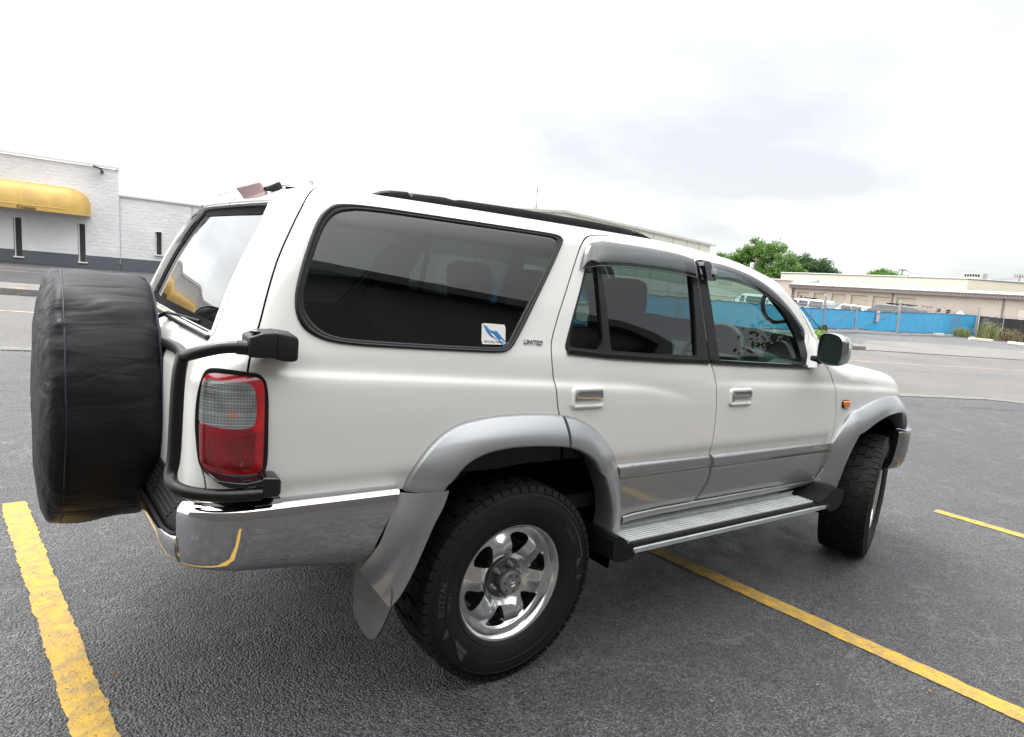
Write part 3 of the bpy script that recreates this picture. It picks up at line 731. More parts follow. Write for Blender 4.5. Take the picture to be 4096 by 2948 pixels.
# ------------------------------------------------------------------ tail lamp
def lamp_mat(name, base, line, amber=False, sx=.0075, sz=.0085, thick=.030):
    m = bpy.data.materials.new(name); m.use_nodes = True; t = m.node_tree; b = t.nodes['Principled BSDF']
    b.inputs['Roughness'].default_value = .22; b.inputs['Coat Weight'].default_value = 1.0; b.inputs['Coat Roughness'].default_value = .02
    tc = N(t, 'ShaderNodeTexCoord'); sp = N(t, 'ShaderNodeSeparateXYZ'); t.links.new(tc.outputs['Object'], sp.inputs[0])
    def line_of(axis, period, w):
        d = N(t, 'ShaderNodeMath', operation='DIVIDE'); d.inputs[1].default_value = period; t.links.new(sp.outputs[axis], d.inputs[0])
        f = N(t, 'ShaderNodeMath', operation='FRACT'); t.links.new(d.outputs[0], f.inputs[0])
        l = N(t, 'ShaderNodeMath', operation='LESS_THAN'); l.inputs[1].default_value = w; t.links.new(f.outputs[0], l.inputs[0]); return l
    a = line_of(2, sz, .22); c = line_of(0, sx, .20); e = line_of(2, thick, .06)
    a1 = N(t, 'ShaderNodeMath', operation='MULTIPLY'); a1.inputs[1].default_value = .45; t.links.new(a.outputs[0], a1.inputs[0])
    c1 = N(t, 'ShaderNodeMath', operation='MULTIPLY'); c1.inputs[1].default_value = .30; t.links.new(c.outputs[0], c1.inputs[0])
    s1 = N(t, 'ShaderNodeMath', operation='ADD'); t.links.new(a1.outputs[0], s1.inputs[0]); t.links.new(c1.outputs[0], s1.inputs[1])
    s2 = N(t, 'ShaderNodeMath', operation='MAXIMUM'); t.links.new(s1.outputs[0], s2.inputs[0]); t.links.new(e.outputs[0], s2.inputs[1])
    # coarse darker and lighter lens fields
    nz = N(t, 'ShaderNodeTexNoise'); nz.inputs['Scale'].default_value = 14; nz.inputs['Detail'].default_value = 1; t.links.new(tc.outputs['Object'], nz.inputs['Vector'])
    r = N(t, 'ShaderNodeMapRange'); r.inputs[1].default_value = .35; r.inputs[2].default_value = .65; r.inputs[3].default_value = .65; r.inputs[4].default_value = 1.2; t.links.new(nz.outputs[0], r.inputs[0])
    mx = N(t, 'ShaderNodeMix', data_type='RGBA'); mx.inputs[6].default_value = (*base, 1); mx.inputs[7].default_value = (*line, 1); t.links.new(s2.outputs[0], mx.inputs['Factor'])
    sc = N(t, 'ShaderNodeVectorMath', operation='SCALE'); t.links.new(mx.outputs[2], sc.inputs[0]); t.links.new(r.outputs[0], sc.inputs['Scale'])
    last = sc.outputs[0]
    if amber:
        # the amber bulb behind the clear lens
        ds = N(t, 'ShaderNodeVectorMath', operation='DISTANCE'); t.links.new(tc.outputs['Object'], ds.inputs[0]); ds.inputs[1].default_value = (-.992, -.834, 1.048)
        q = N(t, 'ShaderNodeMapRange'); q.inputs[1].default_value = .006; q.inputs[2].default_value = .024; q.inputs[3].default_value = .55; q.inputs[4].default_value = 0; t.links.new(ds.outputs['Value'], q.inputs[0])
        m2 = N(t, 'ShaderNodeMix', data_type='RGBA'); m2.inputs[7].default_value = (.62, .12, .03, 1); t.links.new(q.outputs[0], m2.inputs['Factor']); t.links.new(last, m2.inputs[6]); last = m2.outputs[2]
    t.links.new(last, b.inputs['Base Color'])
    bp = N(t, 'ShaderNodeBump'); bp.inputs['Distance'].default_value = .0006; t.links.new(s2.outputs[0], bp.inputs['Height']); t.links.new(bp.outputs[0], b.inputs['Normal'])
    return m
M['lamp_red'] = lamp_mat('red_lens', (.42, .003, .008), (.50, .008, .012), sx=.5, sz=.006, thick=.5)
M['lamp_deepred'] = lamp_mat('deep_red_lens', (.20, .002, .006), (.28, .004, .008), sx=.006, sz=.005, thick=.11)
M['lamp_clear'] = lamp_mat('clear_lens', (.15, .16, .165), (.40, .41, .41), True)
LC = (-1.0, 1.015)
def lamp_off(u, v, o=.016):
    d = max(abs(v-1.017)/.146, abs(u+.999)/.096)
    return o-.012*max(0, d-.55)**2/.2
for s in BOTH:
    lm = ribbon(LAMP, [(.006, -.012), (.006, .004), (.001, .008), (-.004, .008), (-.006, .002)][::-1] if area(LAMP) > 0 else [(-.006, -.012), (-.006, .004), (-.001, .008), (.004, .008), (.006, .002)], 'tail_lamp', M['rubber'], car, True, (s,))[0]
    lin = grow(LAMP, -.003); deep = chaikin([(-1.0870,1.0180),(-1.058,1.0130),(-1.0200,1.0080),(-.985,1.0070),(-.9544,1.0080),(-.9390,1.0100),(-.9370,.9900),(-.9360,.94),(-.9370,.9050),(-.9480,.8950),(-.98,.8935),(-1.010,.8955),(-1.045,.9030),(-1.064,.9130),(-1.0730,.9300),(-1.0800,.9700)], 1)
    region(lin, [], .012, lambda u, v: lamp_off(u, v, .012), .02, 'red_lens', M['lamp_red'], lm, (s,))
    region(grow(LAMP_CLEAR, -.001), [], .010, lambda u, v: lamp_off(u, v, .012)+.0018, .004, 'clear_lens', M['lamp_clear'], lm, (s,))
    region(deep, [], .010, lambda u, v: lamp_off(u, v, .012)+.0010, .003, 'lower_lens', M['lamp_deepred'], lm, (s,))

# ------------------------------------------------------------------ tailgate glass and trim (across the whole tail)
TG = P['tailgate', 1]
def rear_pt(y, v, off):
    u = u_rear(abs(y), v) if abs(y) > 1e-4 else u_rear(0, v)
    p = skin(u, v, off); return (p[0], -abs(p[1]) if y < 0 else abs(p[1]), p[2])
def hw_at(v, extra=0): return lerp_tab(HG_HW, v)+extra
vrows = [1.236, 1.25, 1.28, 1.32, 1.36, 1.40, 1.44, 1.48, 1.52, 1.56, 1.60, 1.625, 1.64, 1.652]
vs = []; nyy = 28
for v in vrows:
    for j in range(nyy+1):
        vs.append(rear_pt((-1+2*j/nyy)*hw_at(v, .004), v, -.020))
fs = [(i*(nyy+1)+j, i*(nyy+1)+j+1, (i+1)*(nyy+1)+j+1, (i+1)*(nyy+1)+j) for i in range(len(vrows)-1) for j in range(nyy)]
hgl = fixn(mesh('rear_window', vs, fs, M['glass_hatch'], TG))
# dark ceramic border printed round the glass
def rear_outline(ex, dv0, dv1):
    L = []
    for v, h in HG_HW: L.append((-(h+ex), max(v+dv0 if v < 1.25 else v, 0)+(dv1 if v > 1.64 else 0)))
    for q in (.8, .4, 0, -.4, -.8): L.append((-(HG_HW[-1][1]+ex)*q, 1.648+dv1))
    for v, h in HG_HW[::-1]: L.append(((h+ex), (v+dv0 if v < 1.25 else v)+(dv1 if v > 1.64 else 0)))
    for q in (.8, .4, 0, -.4, -.8): L.append(((HG_HW[0][1]+ex)*q, 1.242+dv0))
    return resample(chaikin(L, 1), 140, closed=True)
def rear_ring(a, b, offs, name, m, parent):
    rings = [[rear_pt(p[0]+(q[0]-p[0])*f, p[1]+(q[1]-p[1])*f, o) for p, q in zip(a, b)] for f, o in offs]
    n = len(a); vs = [p for r in rings for p in r]; fs = [(k*n+i, k*n+(i+1) % n, (k+1)*n+(i+1) % n, (k+1)*n+i) for k in range(len(rings)-1) for i in range(n)]
    return fixn(mesh(name, vs, fs, m, parent))
rear_ring(rear_outline(-.070, .028, -.030), rear_outline(.006, -.006, .004), [(0, -.0175), (.5, -.017), (.95, -.017), (1, -.015)], 'window_surround', M['liner'], TG)
rear_ring(rear_outline(.002, -.004, .002), rear_outline(.024, -.020, .018), [(0, -.020), (.05, .002), (.3, .008), (.7, .008), (1, .001)], 'window_moulding', M['paint'], TG)
# belt moulding of bright metal along the bottom of the glass, rear wiper
def yrow(y0, y1, v, off, n=24): return [rear_pt(y0+(y1-y0)*i/(n-1), v, off) for i in range(n)]
MB().tube(yrow(-.60, .60, 1.240, -.006), .007, 8).build('chrome_strip', M['chrome'], TG, True)
MB().tube(yrow(-.62, .62, 1.226, .006), .008, 8).build('wiper_seal', M['rubber'], TG, True)
w = MB(); w.tube([rear_pt(.02, 1.20, .02), rear_pt(.0, 1.232, .010), rear_pt(-.20, 1.248, -.008), rear_pt(-.38, 1.256, -.014)], [.008, .007, .005, .004], 8)
w.tube([rear_pt(-.10, 1.262, -.022), rear_pt(-.44, 1.250, -.022)], .004, 6); w.build('rear_wiper', M['blackplastic'], TG, True)
# small rear view mirror on its arm at the roof edge
mm = MB(); ax = Vector((-.94, .20, -.28)).normalized()
base = Vector((-.765, -.415, 1.680)); top = Vector((-.800, -.372, 1.694))
mm.tube([base, base+Vector((-.012, .006, .028)), top+Vector((.01, -.008, .004)), top+Vector((0, .02, .002))], [.014, .013, .011, .008], 10)
am = mm.build('parking_mirror_arm', M['blackplastic'], car, True)
bx = MB(); rt = Matrix.Rotation(R(10), 3, 'Z') @ Matrix.Rotation(R(-5), 3, 'X') @ Matrix.Rotation(R(-40), 3, 'Y')
bx.box(top+Vector((-.022, .100, -.004)), (.012, .17, .050), rt, .005)
bx.build('parking_mirror', mat('red_plastic', (.66, .42, .43), .12, 0, 1.0), car)

# ------------------------------------------------------------------ rear bumper
def bump_pt(u, z, off):
    e = .003; zz = .80
    a, b = plan(u+e, zz), plan(u-e, zz); x, w = plan(u, zz)
    tx, ty = a[0]-b[0], -(a[1]-b[1]); L = math.hypot(tx, ty); nx, ny_ = ty/L, -tx/L
    return (x+nx*off, -w+ny_*off, z)
def sweep_bump(ulist, prof, name, m, parent, sides, zf=None, close=True):
    for s in sides:
        rows = []
        for u in ulist:
            k = max(0, min(1, (-.60-u)/.4)); row = []
            for off, z in prof:
                z2 = z+(.042*k*(max(0, .70-z)/.14)); uu = u
                row.append((uu, off, z2))
            rows.append(row)
        vs = []
        for row in rows:
            for (uu, off, z2) in row:
                if uu > -.80: uu = uu-(.78-z2)*.42*max(0, (uu+.80)/.30)
                x, y, z = bump_pt(uu, z2, off); vs.append((x, y*s, z))
        m_ = len(prof); fs = [(i*m_+j, (i+1)*m_+j, (i+1)*m_+j+1, i*m_+j+1) for i in range(len(rows)-1) for j in range(m_-1)]
        fs.append(tuple(range(m_))); fs.append(tuple((len(rows)-1)*m_+j for j in range(m_))[::-1])
        o = fixn(mesh(name, vs, fs, m, parent, angle=60))
    return o
CHP = [(-.03, .796), (.010, .798), (.028, .7965), (.040, .790), (.0475, .781), (.0510, .770), (.0525, .755), (.0520, .73), (.0505, .70), (.0485, .665), (.0455, .63), (.0410, .600), (.034, .580), (.022, .566), (.004, .558), (-.02, .556)]
U_PAD = -1.0997
u_mid = u_rear(0, .80)
bump = empty('rear_bumper', (0, 0, 0), 0, car)
sweep_bump([-.497-.02*i for i in range(int((.497+U_PAD*-1-.99994)/.02)+1)] if False else [-.497+(U_PAD+.497)*i/44 for i in range(45)], CHP, 'chrome_corner', M['chrome'], bump, BOTH)
RP = [(.040, .703), (.050, .700), (.054, .690), (.055, .67), (.054, .64), (.048, .605), (.036, .582), (.02, .566), (-.02, .556)]
sweep_bump([U_PAD+(u_mid-U_PAD)*i/24 for i in range(25)], RP, 'chrome_face', M['chrome'], bump, BOTH)
PP = [(-.02, .806), (.004, .806), (.010, .800), (.040, .712), (.046, .704), (.030, .696)]
PADF = [(.000, .804), (.008, .799), (.0345, .722), (.036, .70)]
sweep_bump([U_PAD+.010+(u_mid-U_PAD)*i/30 for i in range(31)], PADF, 'step_pad', M['blackplastic'], bump, BOTH)
for s in BOTH:
    # raised border of the pad
    path = [(u_mid, .808, .004), (U_PAD+.02, .808, .004), (U_PAD+.004, .800, .012), (U_PAD+.002, .78, .022), (U_PAD+.002, .72, .041), (U_PAD-.006, .703, .046), (U_PAD-.02, .700, .047), (u_mid, .700, .047)]
    pts = []
    for (a, b) in zip(path, path[1:]):
        n_ = max(2, int(abs(a[0]-b[0])/.03)+1)
        for i in range(n_): f = i/n_; pts.append(tuple(p+(q-p)*f for p, q in zip(a, b)))
    pts.append(path[-1]); pts = [bump_pt(u, z, o) for u, z, o in pts]
    MB().tube([(x, y*s, z) for x, y, z in pts], .0065, 8).build('pad_border', M['blackplastic'], bump, True)
    rb = MB()
    for k in range(5):
        f = (k+.6)/5.3; z = .799-.082*f; o = .006+.030*f
        for (a, b) in ((U_PAD-.02-.012*k, -1.36-.0*k), (-1.385, u_mid)):
            n_ = 8; rb.tube([(lambda q: (q[0], q[1]*s, q[2]))(bump_pt(a+(b-a)*i/n_, z, o+.002)) for i in range(n_+1)], .0032, 6)
    rb.build('pad_ribs', M['grayplastic'], bump, True)
# black strip under the lower hinge, on top of the bumper
sweep_bump([-.86-.03*i for i in range(8)], [(-.02, .806), (.010, .808), (.026, .802), (.036, .792), (.040, .780)], 'bumper_cover_strip', M['gloss_black'], bump, (1,))

# ------------------------------------------------------------------ mudguards behind the rear wheels
for s in BOTH:
    left = resample(chaikin([(-.500,-.868,.784),(-.516,-.884,.73),(-.533,-.888,.690),(-.553,-.886,.625),(-.590,-.870,.562),(-.594,-.840,.530)], 2, False), 24)
    right = resample(chaikin([(-.335,-.914,.784),(-.350,-.914,.73),(-.379,-.914,.681),(-.412,-.912,.591),(-.450,-.908,.497),(-.484,-.900,.428),(-.507,-.890,.408)], 2, False), 24)
    vs = []; m_ = 12
    for i, (a, b) in enumerate(zip(left, right)):
        A_, B_ = Vector(a), Vector(b); t_ = i/23
        for j in range(m_):
            f = j/(m_-1); q = A_.lerp(B_, f); bulge = .016*math.sin(math.pi*min(1, f*1.15)) if f < .87 else .003
            q.y -= bulge*(1-.3*t_)
            if t_ > .35: q.y += .030*(t_-.35)/.65*math.sin(math.pi*f)**2*(1 if f < .6 else .5)
            vs.append((q.x, q.y*s, q.z))
        vs.append((b[0]+.004, (b[1]+.03)*s, b[2]+.002)); vs.append((b[0]+.004, (b[1]+.12)*s, b[2]+.01))
    m2 = m_+2
    fs = [(i*m2+j, (i+1)*m2+j, (i+1)*m2+j+1, i*m2+j+1) for i in range(23) for j in range(m2-1)]
    mg = fixn(mesh('mudguard', vs, fs, M['silver'], car, angle=60))
    fl = [(-.900,.418),(-.885,.385),(-.850,.320),(-.812,.262),(-.775,.232),(-.735,.226),(-.690,.232),(-.640,.246),(-.618,.262),(-.610,.34),(-.612,.44),(-.65,.56),(-.88,.56)]
    f2 = MB(); mt = Matrix(((0, 0, 1, 0), (s, 0, 0, 0), (0, 1, 0, 0), (0, 0, 0, 1))); f2.prism(chaikin(fl, 1), mt, -.503, -.494)
    fixn(f2.build('mud_flap', mat('grey_rubber', (.10, .098, .093), .75, noise=(18, .12)), mg))

# ------------------------------------------------------------------ running boards
for s in BOTH:
    rb = empty('running_board', (0, 0, 0), 0, car)
    x0, x1 = .555, 2.05
    def slab(prof, name, m, xa=x0, xb=x1, smooth=False):
        n_ = len(prof); vs = [(xa, s*y, z) for y, z in prof]+[(xb, s*y, z) for y, z in prof]
        fs = [(i, (i+1) % n_, n_+(i+1) % n_, n_+i) for i in range(n_)]+[tuple(range(n_))[::-1], tuple(range(n_, 2*n_))]
        return fixn(mesh(name, vs, fs, m, rb, smooth=smooth, angle=30))
    top = []
    # inner rolled edge, flat, ribbed tread, black strip, fluted nose
    top += [(-.735, .475), (-.745, .489), (-.762, .492), (-.772, .486), (-.785, .468)]
    top += [(-.800, .4625), (-.806, .4625)]
    slab(top+[(-.810, .4600), (-.914, .4600), (-.914, .448), (-.735, .448)], 'tread_plate', M['alu'])
    slab([(-.812, .4605), (-.913, .4605), (-.913, .4635), (-.812, .4635)], 'tread_groove_shade', M['alu_dark'])  # dark sheet under the ribs, stands in for shade in the grooves
    y = -.815
    tb = MB()
    for k in range(6):
        tb.box(((x0+x1)/2, s*(y-.0045), .4665), (x1-x0, .0088, .0070)); y -= .0166
    tb.build('tread_ribs', M['alu_bright'], rb)
    slab([(-.9145, .4635), (-.930, .4625), (-.932, .4480), (-.9145, .4470)], 'edge_strip', M['rubber'])
    nose = [(-.930, .4475)]
    for k in range(5): z = .446-.005*k; nose += [(-.936+.001*k, z), (-.9385+.001*k, z-.0015), (-.936+.001*k, z-.003)]
    slab(nose+[(-.925, .420), (-.90, .418), (-.90, .4475)], 'fluted_edge', M['alu'])
    for xb_ in (.85, 1.30, 1.78):
        b_ = MB(); b_.box((xb_, s*-.72, .445), (.045, .36, .016), None, .003); b_.build('board_bracket', M['alu'], rb)
    # end caps
    rc = chaikin([(.440,.508),(.470,.512),(.505,.492),(.520,.470),(.566,.452),(.570,.404),(.52,.398),(.458,.402),(.442,.43)], 1)
    c_ = MB(); mt = Matrix(((1, 0, 0, 0), (0, 0, -s, 0), (0, 1, 0, 0), (0, 0, 0, 1))); c_.prism(rc, mt, .74, .936); fixn(c_.build('end_cap', M['blackplastic'], rb))
    fc = chaikin([(1.93,.470),(1.96,.478),(2.02,.50),(2.06,.536),(2.16,.525),(2.195,.500),(2.175,.430),(2.13,.405),(2.04,.408),(2.03,.448),(1.95,.458)], 1)
    c_ = MB(); c_.prism(fc, mt, .72, .938); fixn(c_.build('end_cap', M['blackplastic'], rb))
    c_ = MB(); c_.prism(chaikin([(1.76,.486),(1.80,.545),(2.0,.556),(2.08,.53),(2.06,.47)], 1), mt, .66, .775); fixn(c_.build('end_cap', M['blackplastic'], rb))

# ------------------------------------------------------------------ roof rails
for s in BOTH:
    rl = MB(); A = []
    prof = [(-.505,.004),(-.480,.016),(-.450,.022),(-.385,.026),(-.381,.017),(-.372,.017),(-.368,.024),(-.24,.028),(-.20,.023),(-.175,.028),(.10,.031),(.41,.032),(.62,.028),(.698,.024),(.702,.018),(.712,.018),(.716,.024),(.77,.016),(.825,.001)]
    vs = []; 
    for x, h in prof:
        zz = lerp_tab([(-.6, 1.712), (.1, 1.7165), (.7, 1.7145), (.9, 1.711)], x)+.001
        for (dy, dz) in ((-.020, -.012), (-.021, h*.55), (-.015, h*.92), (-.006, h), (.010, h), (.016, h*.8), (.016, -.012)): vs.append((x, s*(-.552+dy), zz+dz))
    fs = [(i*7+j, (i+1)*7+j, (i+1)*7+j+1, i*7+j+1) for i in range(len(prof)-1) for j in range(6)]
    fixn(mesh('roof_rail', vs, fs, M['blackplastic'], car, angle=40))

# ------------------------------------------------------------------ badge and sticker
def place_on_skin(vs, u0, v0, su, sv, slope=0.0, off=.002, s=1):
    return [(lambda q: (q[0], q[1]*s, q[2]))(skin(u0+su*p.x, v0+sv*p.y+slope*p.x, off+p.z)) for p in vs]
vs, fs = text_mesh('LIMITED', .0215, .0016, .0004, 1.12, 'CENTER', 1.0, .25)
mesh('badge', place_on_skin(vs, .0360, 1.2625, 1.0, 1.0, -.05, .003), fs, M['chrome'], P['quarter_panel', 1], smooth=False)
stp = [(-.1800,1.3195),(-.1760,1.3225),(-.0835,1.3195),(-.0800,1.3165),(-.0860,1.2555),(-.0895,1.2515),(-.1825,1.2520),(-.1865,1.2560)]
st = region(stp, [], .03, .0022, 0, 'window_sticker', mat('sticker_paper', (.72, .70, .66), .5), P['quarter_panel', 1])[0]
vs, fs = text_mesh('NATURAL TUNING', .0098, .0001, 0, 1.0)
mesh('sticker_lettering', place_on_skin(vs, -.1335, 1.2600, 1.0, 1.0, -.02, .0030), fs, M['rubber'], st, smooth=False)
fl_mb = MB(); blue = mat('sticker_blue', (.03, .22, .50), .45)
random.seed(3)
for k in range(11):
    # flame tongues sweeping down to the right
    a0 = (-.176+.0068*k, 1.315-.0026*k); L = .018+.020*((k*5) % 4)/3+.010; wv = .0022+.0010*((k*7) % 3)
    pts = []; n_ = 9
    for i in range(n_):
        t_ = i/(n_-1); pts.append((a0[0]+.012*t_+L*.65*t_**1.4, a0[1]-L*1.15*t_+.004*math.sin(t_*6+k), wv*math.sin(math.pi*min(1, .12+t_*.95))))
    vv = []
    for x_, y_, w_ in pts: vv += [(lambda q: q)(skin(x_-w_, y_-w_*.3, .0029)), skin(x_+w_, y_+w_*.3, .0029)]
    fl_mb.add(vv, [(2*i, 2*i+1, 2*i+3, 2*i+2) for i in range(n_-1)])
fl_mb.build('sticker_print', blue, st)

# ------------------------------------------------------------------ hinges and spare wheel carrier
carrier = empty('spare_wheel_carrier', (0, 0, 0), 0, car)
def hull_block(pts0, pts1, name, m, bev=.008):
    """block between two outlines given in (x, z), at two depths y"""
    n_ = len(pts0[0]); vs = [(x, pts0[1], z) for x, z in pts0[0]]+[(x, pts1[1], z) for x, z in pts1[0]]
    bm = bmesh.new(); bv = [bm.verts.new(v) for v in vs]
    bm.faces.new(bv[:n_]); bm.faces.new(bv[n_:][::-1])
    for i in range(n_): bm.faces.new((bv[i], bv[n_+i], bv[n_+(i+1) % n_], bv[(i+1) % n_]))
    bmesh.ops.recalc_face_normals(bm, faces=bm.faces[:])
    bmesh.ops.bevel(bm, geom=bm.edges[:], offset=bev, segments=3, profile=.5, affect='EDGES', clamp_overlap=True)
    me = bpy.data.meshes.new(name); bm.to_mesh(me); bm.free()
    for p_ in me.polygons: p_.use_smooth = True
    me.set_sharp_from_angle(angle=R(45))
    return link(name, me, m, carrier)
hull_block(([(-.905,1.285),(-.846,1.278),(-.834,1.268),(-.836,1.202),(-.850,1.194),(-.885,1.196),(-.905,1.208)], -.800), ([(-.905,1.283),(-.850,1.274),(-.842,1.262),(-.842,1.206),(-.856,1.202),(-.885,1.204),(-.905,1.212)], -.892), 'upper_hinge', M['grayplastic'])
hull_block(([(-.975,1.270),(-.940,1.283),(-.903,1.284),(-.903,1.210),(-.965,1.212),(-.976,1.216)], -.815), ([(-.975,1.268),(-.940,1.280),(-.903,1.282),(-.903,1.212),(-.965,1.214),(-.976,1.218)], -.896), 'upper_hinge_fork', M['grayplastic'], .005)
h_ = MB(); h_.lathe([(.0, .0), (.014, .0), (.014, .006), (.010, .008), (0, .008)], Matrix.Translation((-.955, -.872, 1.277)), 16); h_.build('hinge_bolt', M['gloss_black'], carrier, True)
hull_block(([(-.925,.888),(-.880,.886),(-.868,.876),(-.866,.828),(-.880,.816),(-.925,.822)], -.800), ([(-.925,.884),(-.884,.880),(-.874,.872),(-.874,.832),(-.884,.824),(-.925,.826)], -.905), 'lower_hinge', M['gloss_black'])
hull_block(([(-1.060,.893),(-1.02,.884),(-.97,.876),(-.920,.880),(-.920,.868),(-.98,.860),(-1.030,.866),(-1.062,.884)], -.760), ([(-1.040,.886),(-1.0,.876),(-.97,.870),(-.920,.876),(-.920,.864),(-.98,.856),(-1.010,.862),(-1.040,.878)], -.898), 'lower_hinge_plate', M['gloss_black'], .003)
h_ = MB(); h_.lathe([(.0, .0), (.015, .0), (.015, .006), (.011, .008), (0, .008)], Matrix.Translation((-.958, -.876, .870)), 16); h_.build('hinge_bolt', M['gloss_black'], carrier, True)
def smooth_path(pts, it=3): return chaikin(pts, it, False)
up_path = smooth_path([(-.945,-.875,1.237),(-.99,-.868,1.238),(-1.03,-.858,1.236),(-1.075,-.838,1.222),(-1.105,-.815,1.208),(-1.112,-.775,1.198),(-1.095,-.68,1.192),(-1.082,-.50,1.185),(-1.082,-.20,1.16)])
MB().tube(up_path, .0165, 16).build('carrier_tube', M['tubeblack'], carrier, True)
MB().tube([(-.975,-.872,1.237),(-1.000,-.866,1.238)], .0195, 16).build('tube_collar', M['tubeblack'], carrier, True)
MB().tube(smooth_path([(-1.112,-.785,1.205),(-1.124,-.790,1.15),(-1.128,-.798,1.0),(-1.130,-.802,.92),(-1.140,-.808,.885),(-1.138,-.835,.862),(-1.105,-.868,.850),(-1.05,-.888,.843),(-.99,-.892,.838),(-.925,-.892,.836)]), .0175, 16).build('carrier_tube', M['tubeblack'], carrier, True)
MB().box((-1.105, 0, .98), (.03, .24, .42), None, .008).build('carrier_plate', M['tubeblack'], carrier)

# covered spare wheel
SW = Vector((0, 0, .940)); SR = .425
def cover_mat():
    m = mat('vinyl_cover', (.030, .030, .032), .48, spec=.13)
    t = m.node_tree; b = t.nodes['Principled BSDF']; tc = N(t, 'ShaderNodeTexCoord')
    mpn = N(t, 'ShaderNodeMapping'); mpn.inputs['Scale'].default_value = (2.5, 9, 9); t.links.new(tc.outputs['Object'], mpn.inputs[0])
    n1 = N(t, 'ShaderNodeTexNoise'); n1.inputs['Scale'].default_value = 1.6; n1.inputs['Detail'].default_value = 2; n1.inputs['Distortion'].default_value = .6; t.links.new(mpn.outputs[0], n1.inputs['Vector'])
    n2 = N(t, 'ShaderNodeTexNoise'); n2.inputs['Scale'].default_value = 260; n2.inputs['Detail'].default_value = 3; t.links.new(tc.outputs['Object'], n2.inputs['Vector'])
    b1 = N(t, 'ShaderNodeBump'); b1.inputs['Distance'].default_value = .012; t.links.new(n1.outputs[0], b1.inputs['Height'])
    b2 = N(t, 'ShaderNodeBump'); b2.inputs['Distance'].default_value = .0005; t.links.new(n2.outputs[0], b2.inputs['Height']); t.links.new(b1.outputs[0], b2.inputs['Normal'])
    t.links.new(b2.outputs[0], b.inputs['Normal'])
    r = N(t, 'ShaderNodeMapRange'); r.inputs[3].default_value = .36; r.inputs[4].default_value = .52
    n3 = N(t, 'ShaderNodeTexNoise'); n3.inputs['Scale'].default_value = 5; t.links.new(tc.outputs['Object'], n3.inputs['Vector']); t.links.new(n3.outputs[0], r.inputs[0]); t.links.new(r.outputs[0], b.inputs['Roughness'])
    r2 = N(t, 'ShaderNodeMapRange'); r2.inputs[1].default_value = .3; r2.inputs[2].default_value = .7; r2.inputs[3].default_value = .8; r2.inputs[4].default_value = 1.25; t.links.new(n3.outputs[0], r2.inputs[0])
    s = N(t, 'ShaderNodeVectorMath', operation='SCALE'); s.inputs[0].default_value = (.012, .012, .0135); t.links.new(r2.outputs[0], s.inputs['Scale']); t.links.new(s.outputs[0], b.inputs['Base Color'])
    return m
M['cover'] = cover_mat()
random.seed(11)
def hsh(a): return (math.sin(a*127.1+3.7)*43758.5453) % 1.0
def vnoise(x, y, px_):
    xi, yi = math.floor(x), math.floor(y); fx, fy = x-xi, y-yi; fx = fx*fx*(3-2*fx); fy = fy*fy*(3-2*fy)
    def h(i, j): return hsh((i % px_)*17.3+j*91.7)
    return (h(xi, yi)*(1-fx)+h(xi+1, yi)*fx)*(1-fy)+(h(xi, yi+1)*(1-fx)+h(xi+1, yi+1)*fx)*fy
cp = [(.16, -1.100), (.28, -1.092), (.36, -1.085), (.392, -1.090), (.412, -1.104), (.421, -1.126)]
cp += [(.4245+.003*math.sin(math.pi*k/10), -1.13-.0225*k) for k in range(1, 11)]
cp += [(.4240, -1.360), (.4215, -1.370), (.4165, -1.379), (.4085, -1.386), (.4060, -1.388), (.396, -1.3935), (.37, -1.403), (.32, -1.414), (.24, -1.423), (.12, -1.427), (.0, -1.428)]
vs = []; NT = 160
for i, (r, x) in enumerate(cp):
    for k in range(NT):
        a = 2*math.pi*k/NT
        tension = max(0, min(1, (r-.2)/.2))
        wr = (vnoise(k*36/NT+i*.12, i*.22, 36)-.5)*.009+(vnoise(k*16/NT, i*.25+9, 16)-.5)*.008
        ed = .012*(vnoise(k*70/NT, 3.0, 70)-.5)*(math.exp(-((x+1.10)/.03)**2)+.9*math.exp(-((x+1.365)/.022)**2))
        sag = .010*max(0, -math.sin(a))**3*(.5+.5*math.sin(i*.7))
        rr_ = r+tension*(wr+ed)+sag*tension
        xx = x+(vnoise(k*24/NT+5, i*.5, 24)-.5)*.008*(1 if x < -1.40 else .3)
        # hem gathers at the bottom
        vs.append((xx, rr_*math.cos(a), SW.z+rr_*math.sin(a)))
fs = [(i*NT+k, i*NT+(k+1) % NT, (i+1)*NT+(k+1) % NT, (i+1)*NT+k) for i in range(len(cp)-1) for k in range(NT)]
cov = fixn(mesh('spare_wheel_cover', vs, fs, M['cover'], car))
pp = [(-1.352+.003*(vnoise(k*20/NT, 1, 20)-.5), .4255*math.cos(2*math.pi*k/NT), SW.z+.4265*math.sin(2*math.pi*k/NT)) for k in range(NT+1)]
MB().tube(pp, .0028, 6, False).build('cover_seam', mat('seam_thread', (.014, .012, .024), .6), cov, True)
pp = [(-1.098, (.4085+.004*(vnoise(k*60/NT, 2, 60)-.5))*math.cos(2*math.pi*k/NT), SW.z+.4090*math.sin(2*math.pi*k/NT)) for k in range(NT+1)]
MB().tube(pp, .0038, 6, False).build('cover_hem', mat('hem_thread', (.020, .014, .030), .7), cov, True)

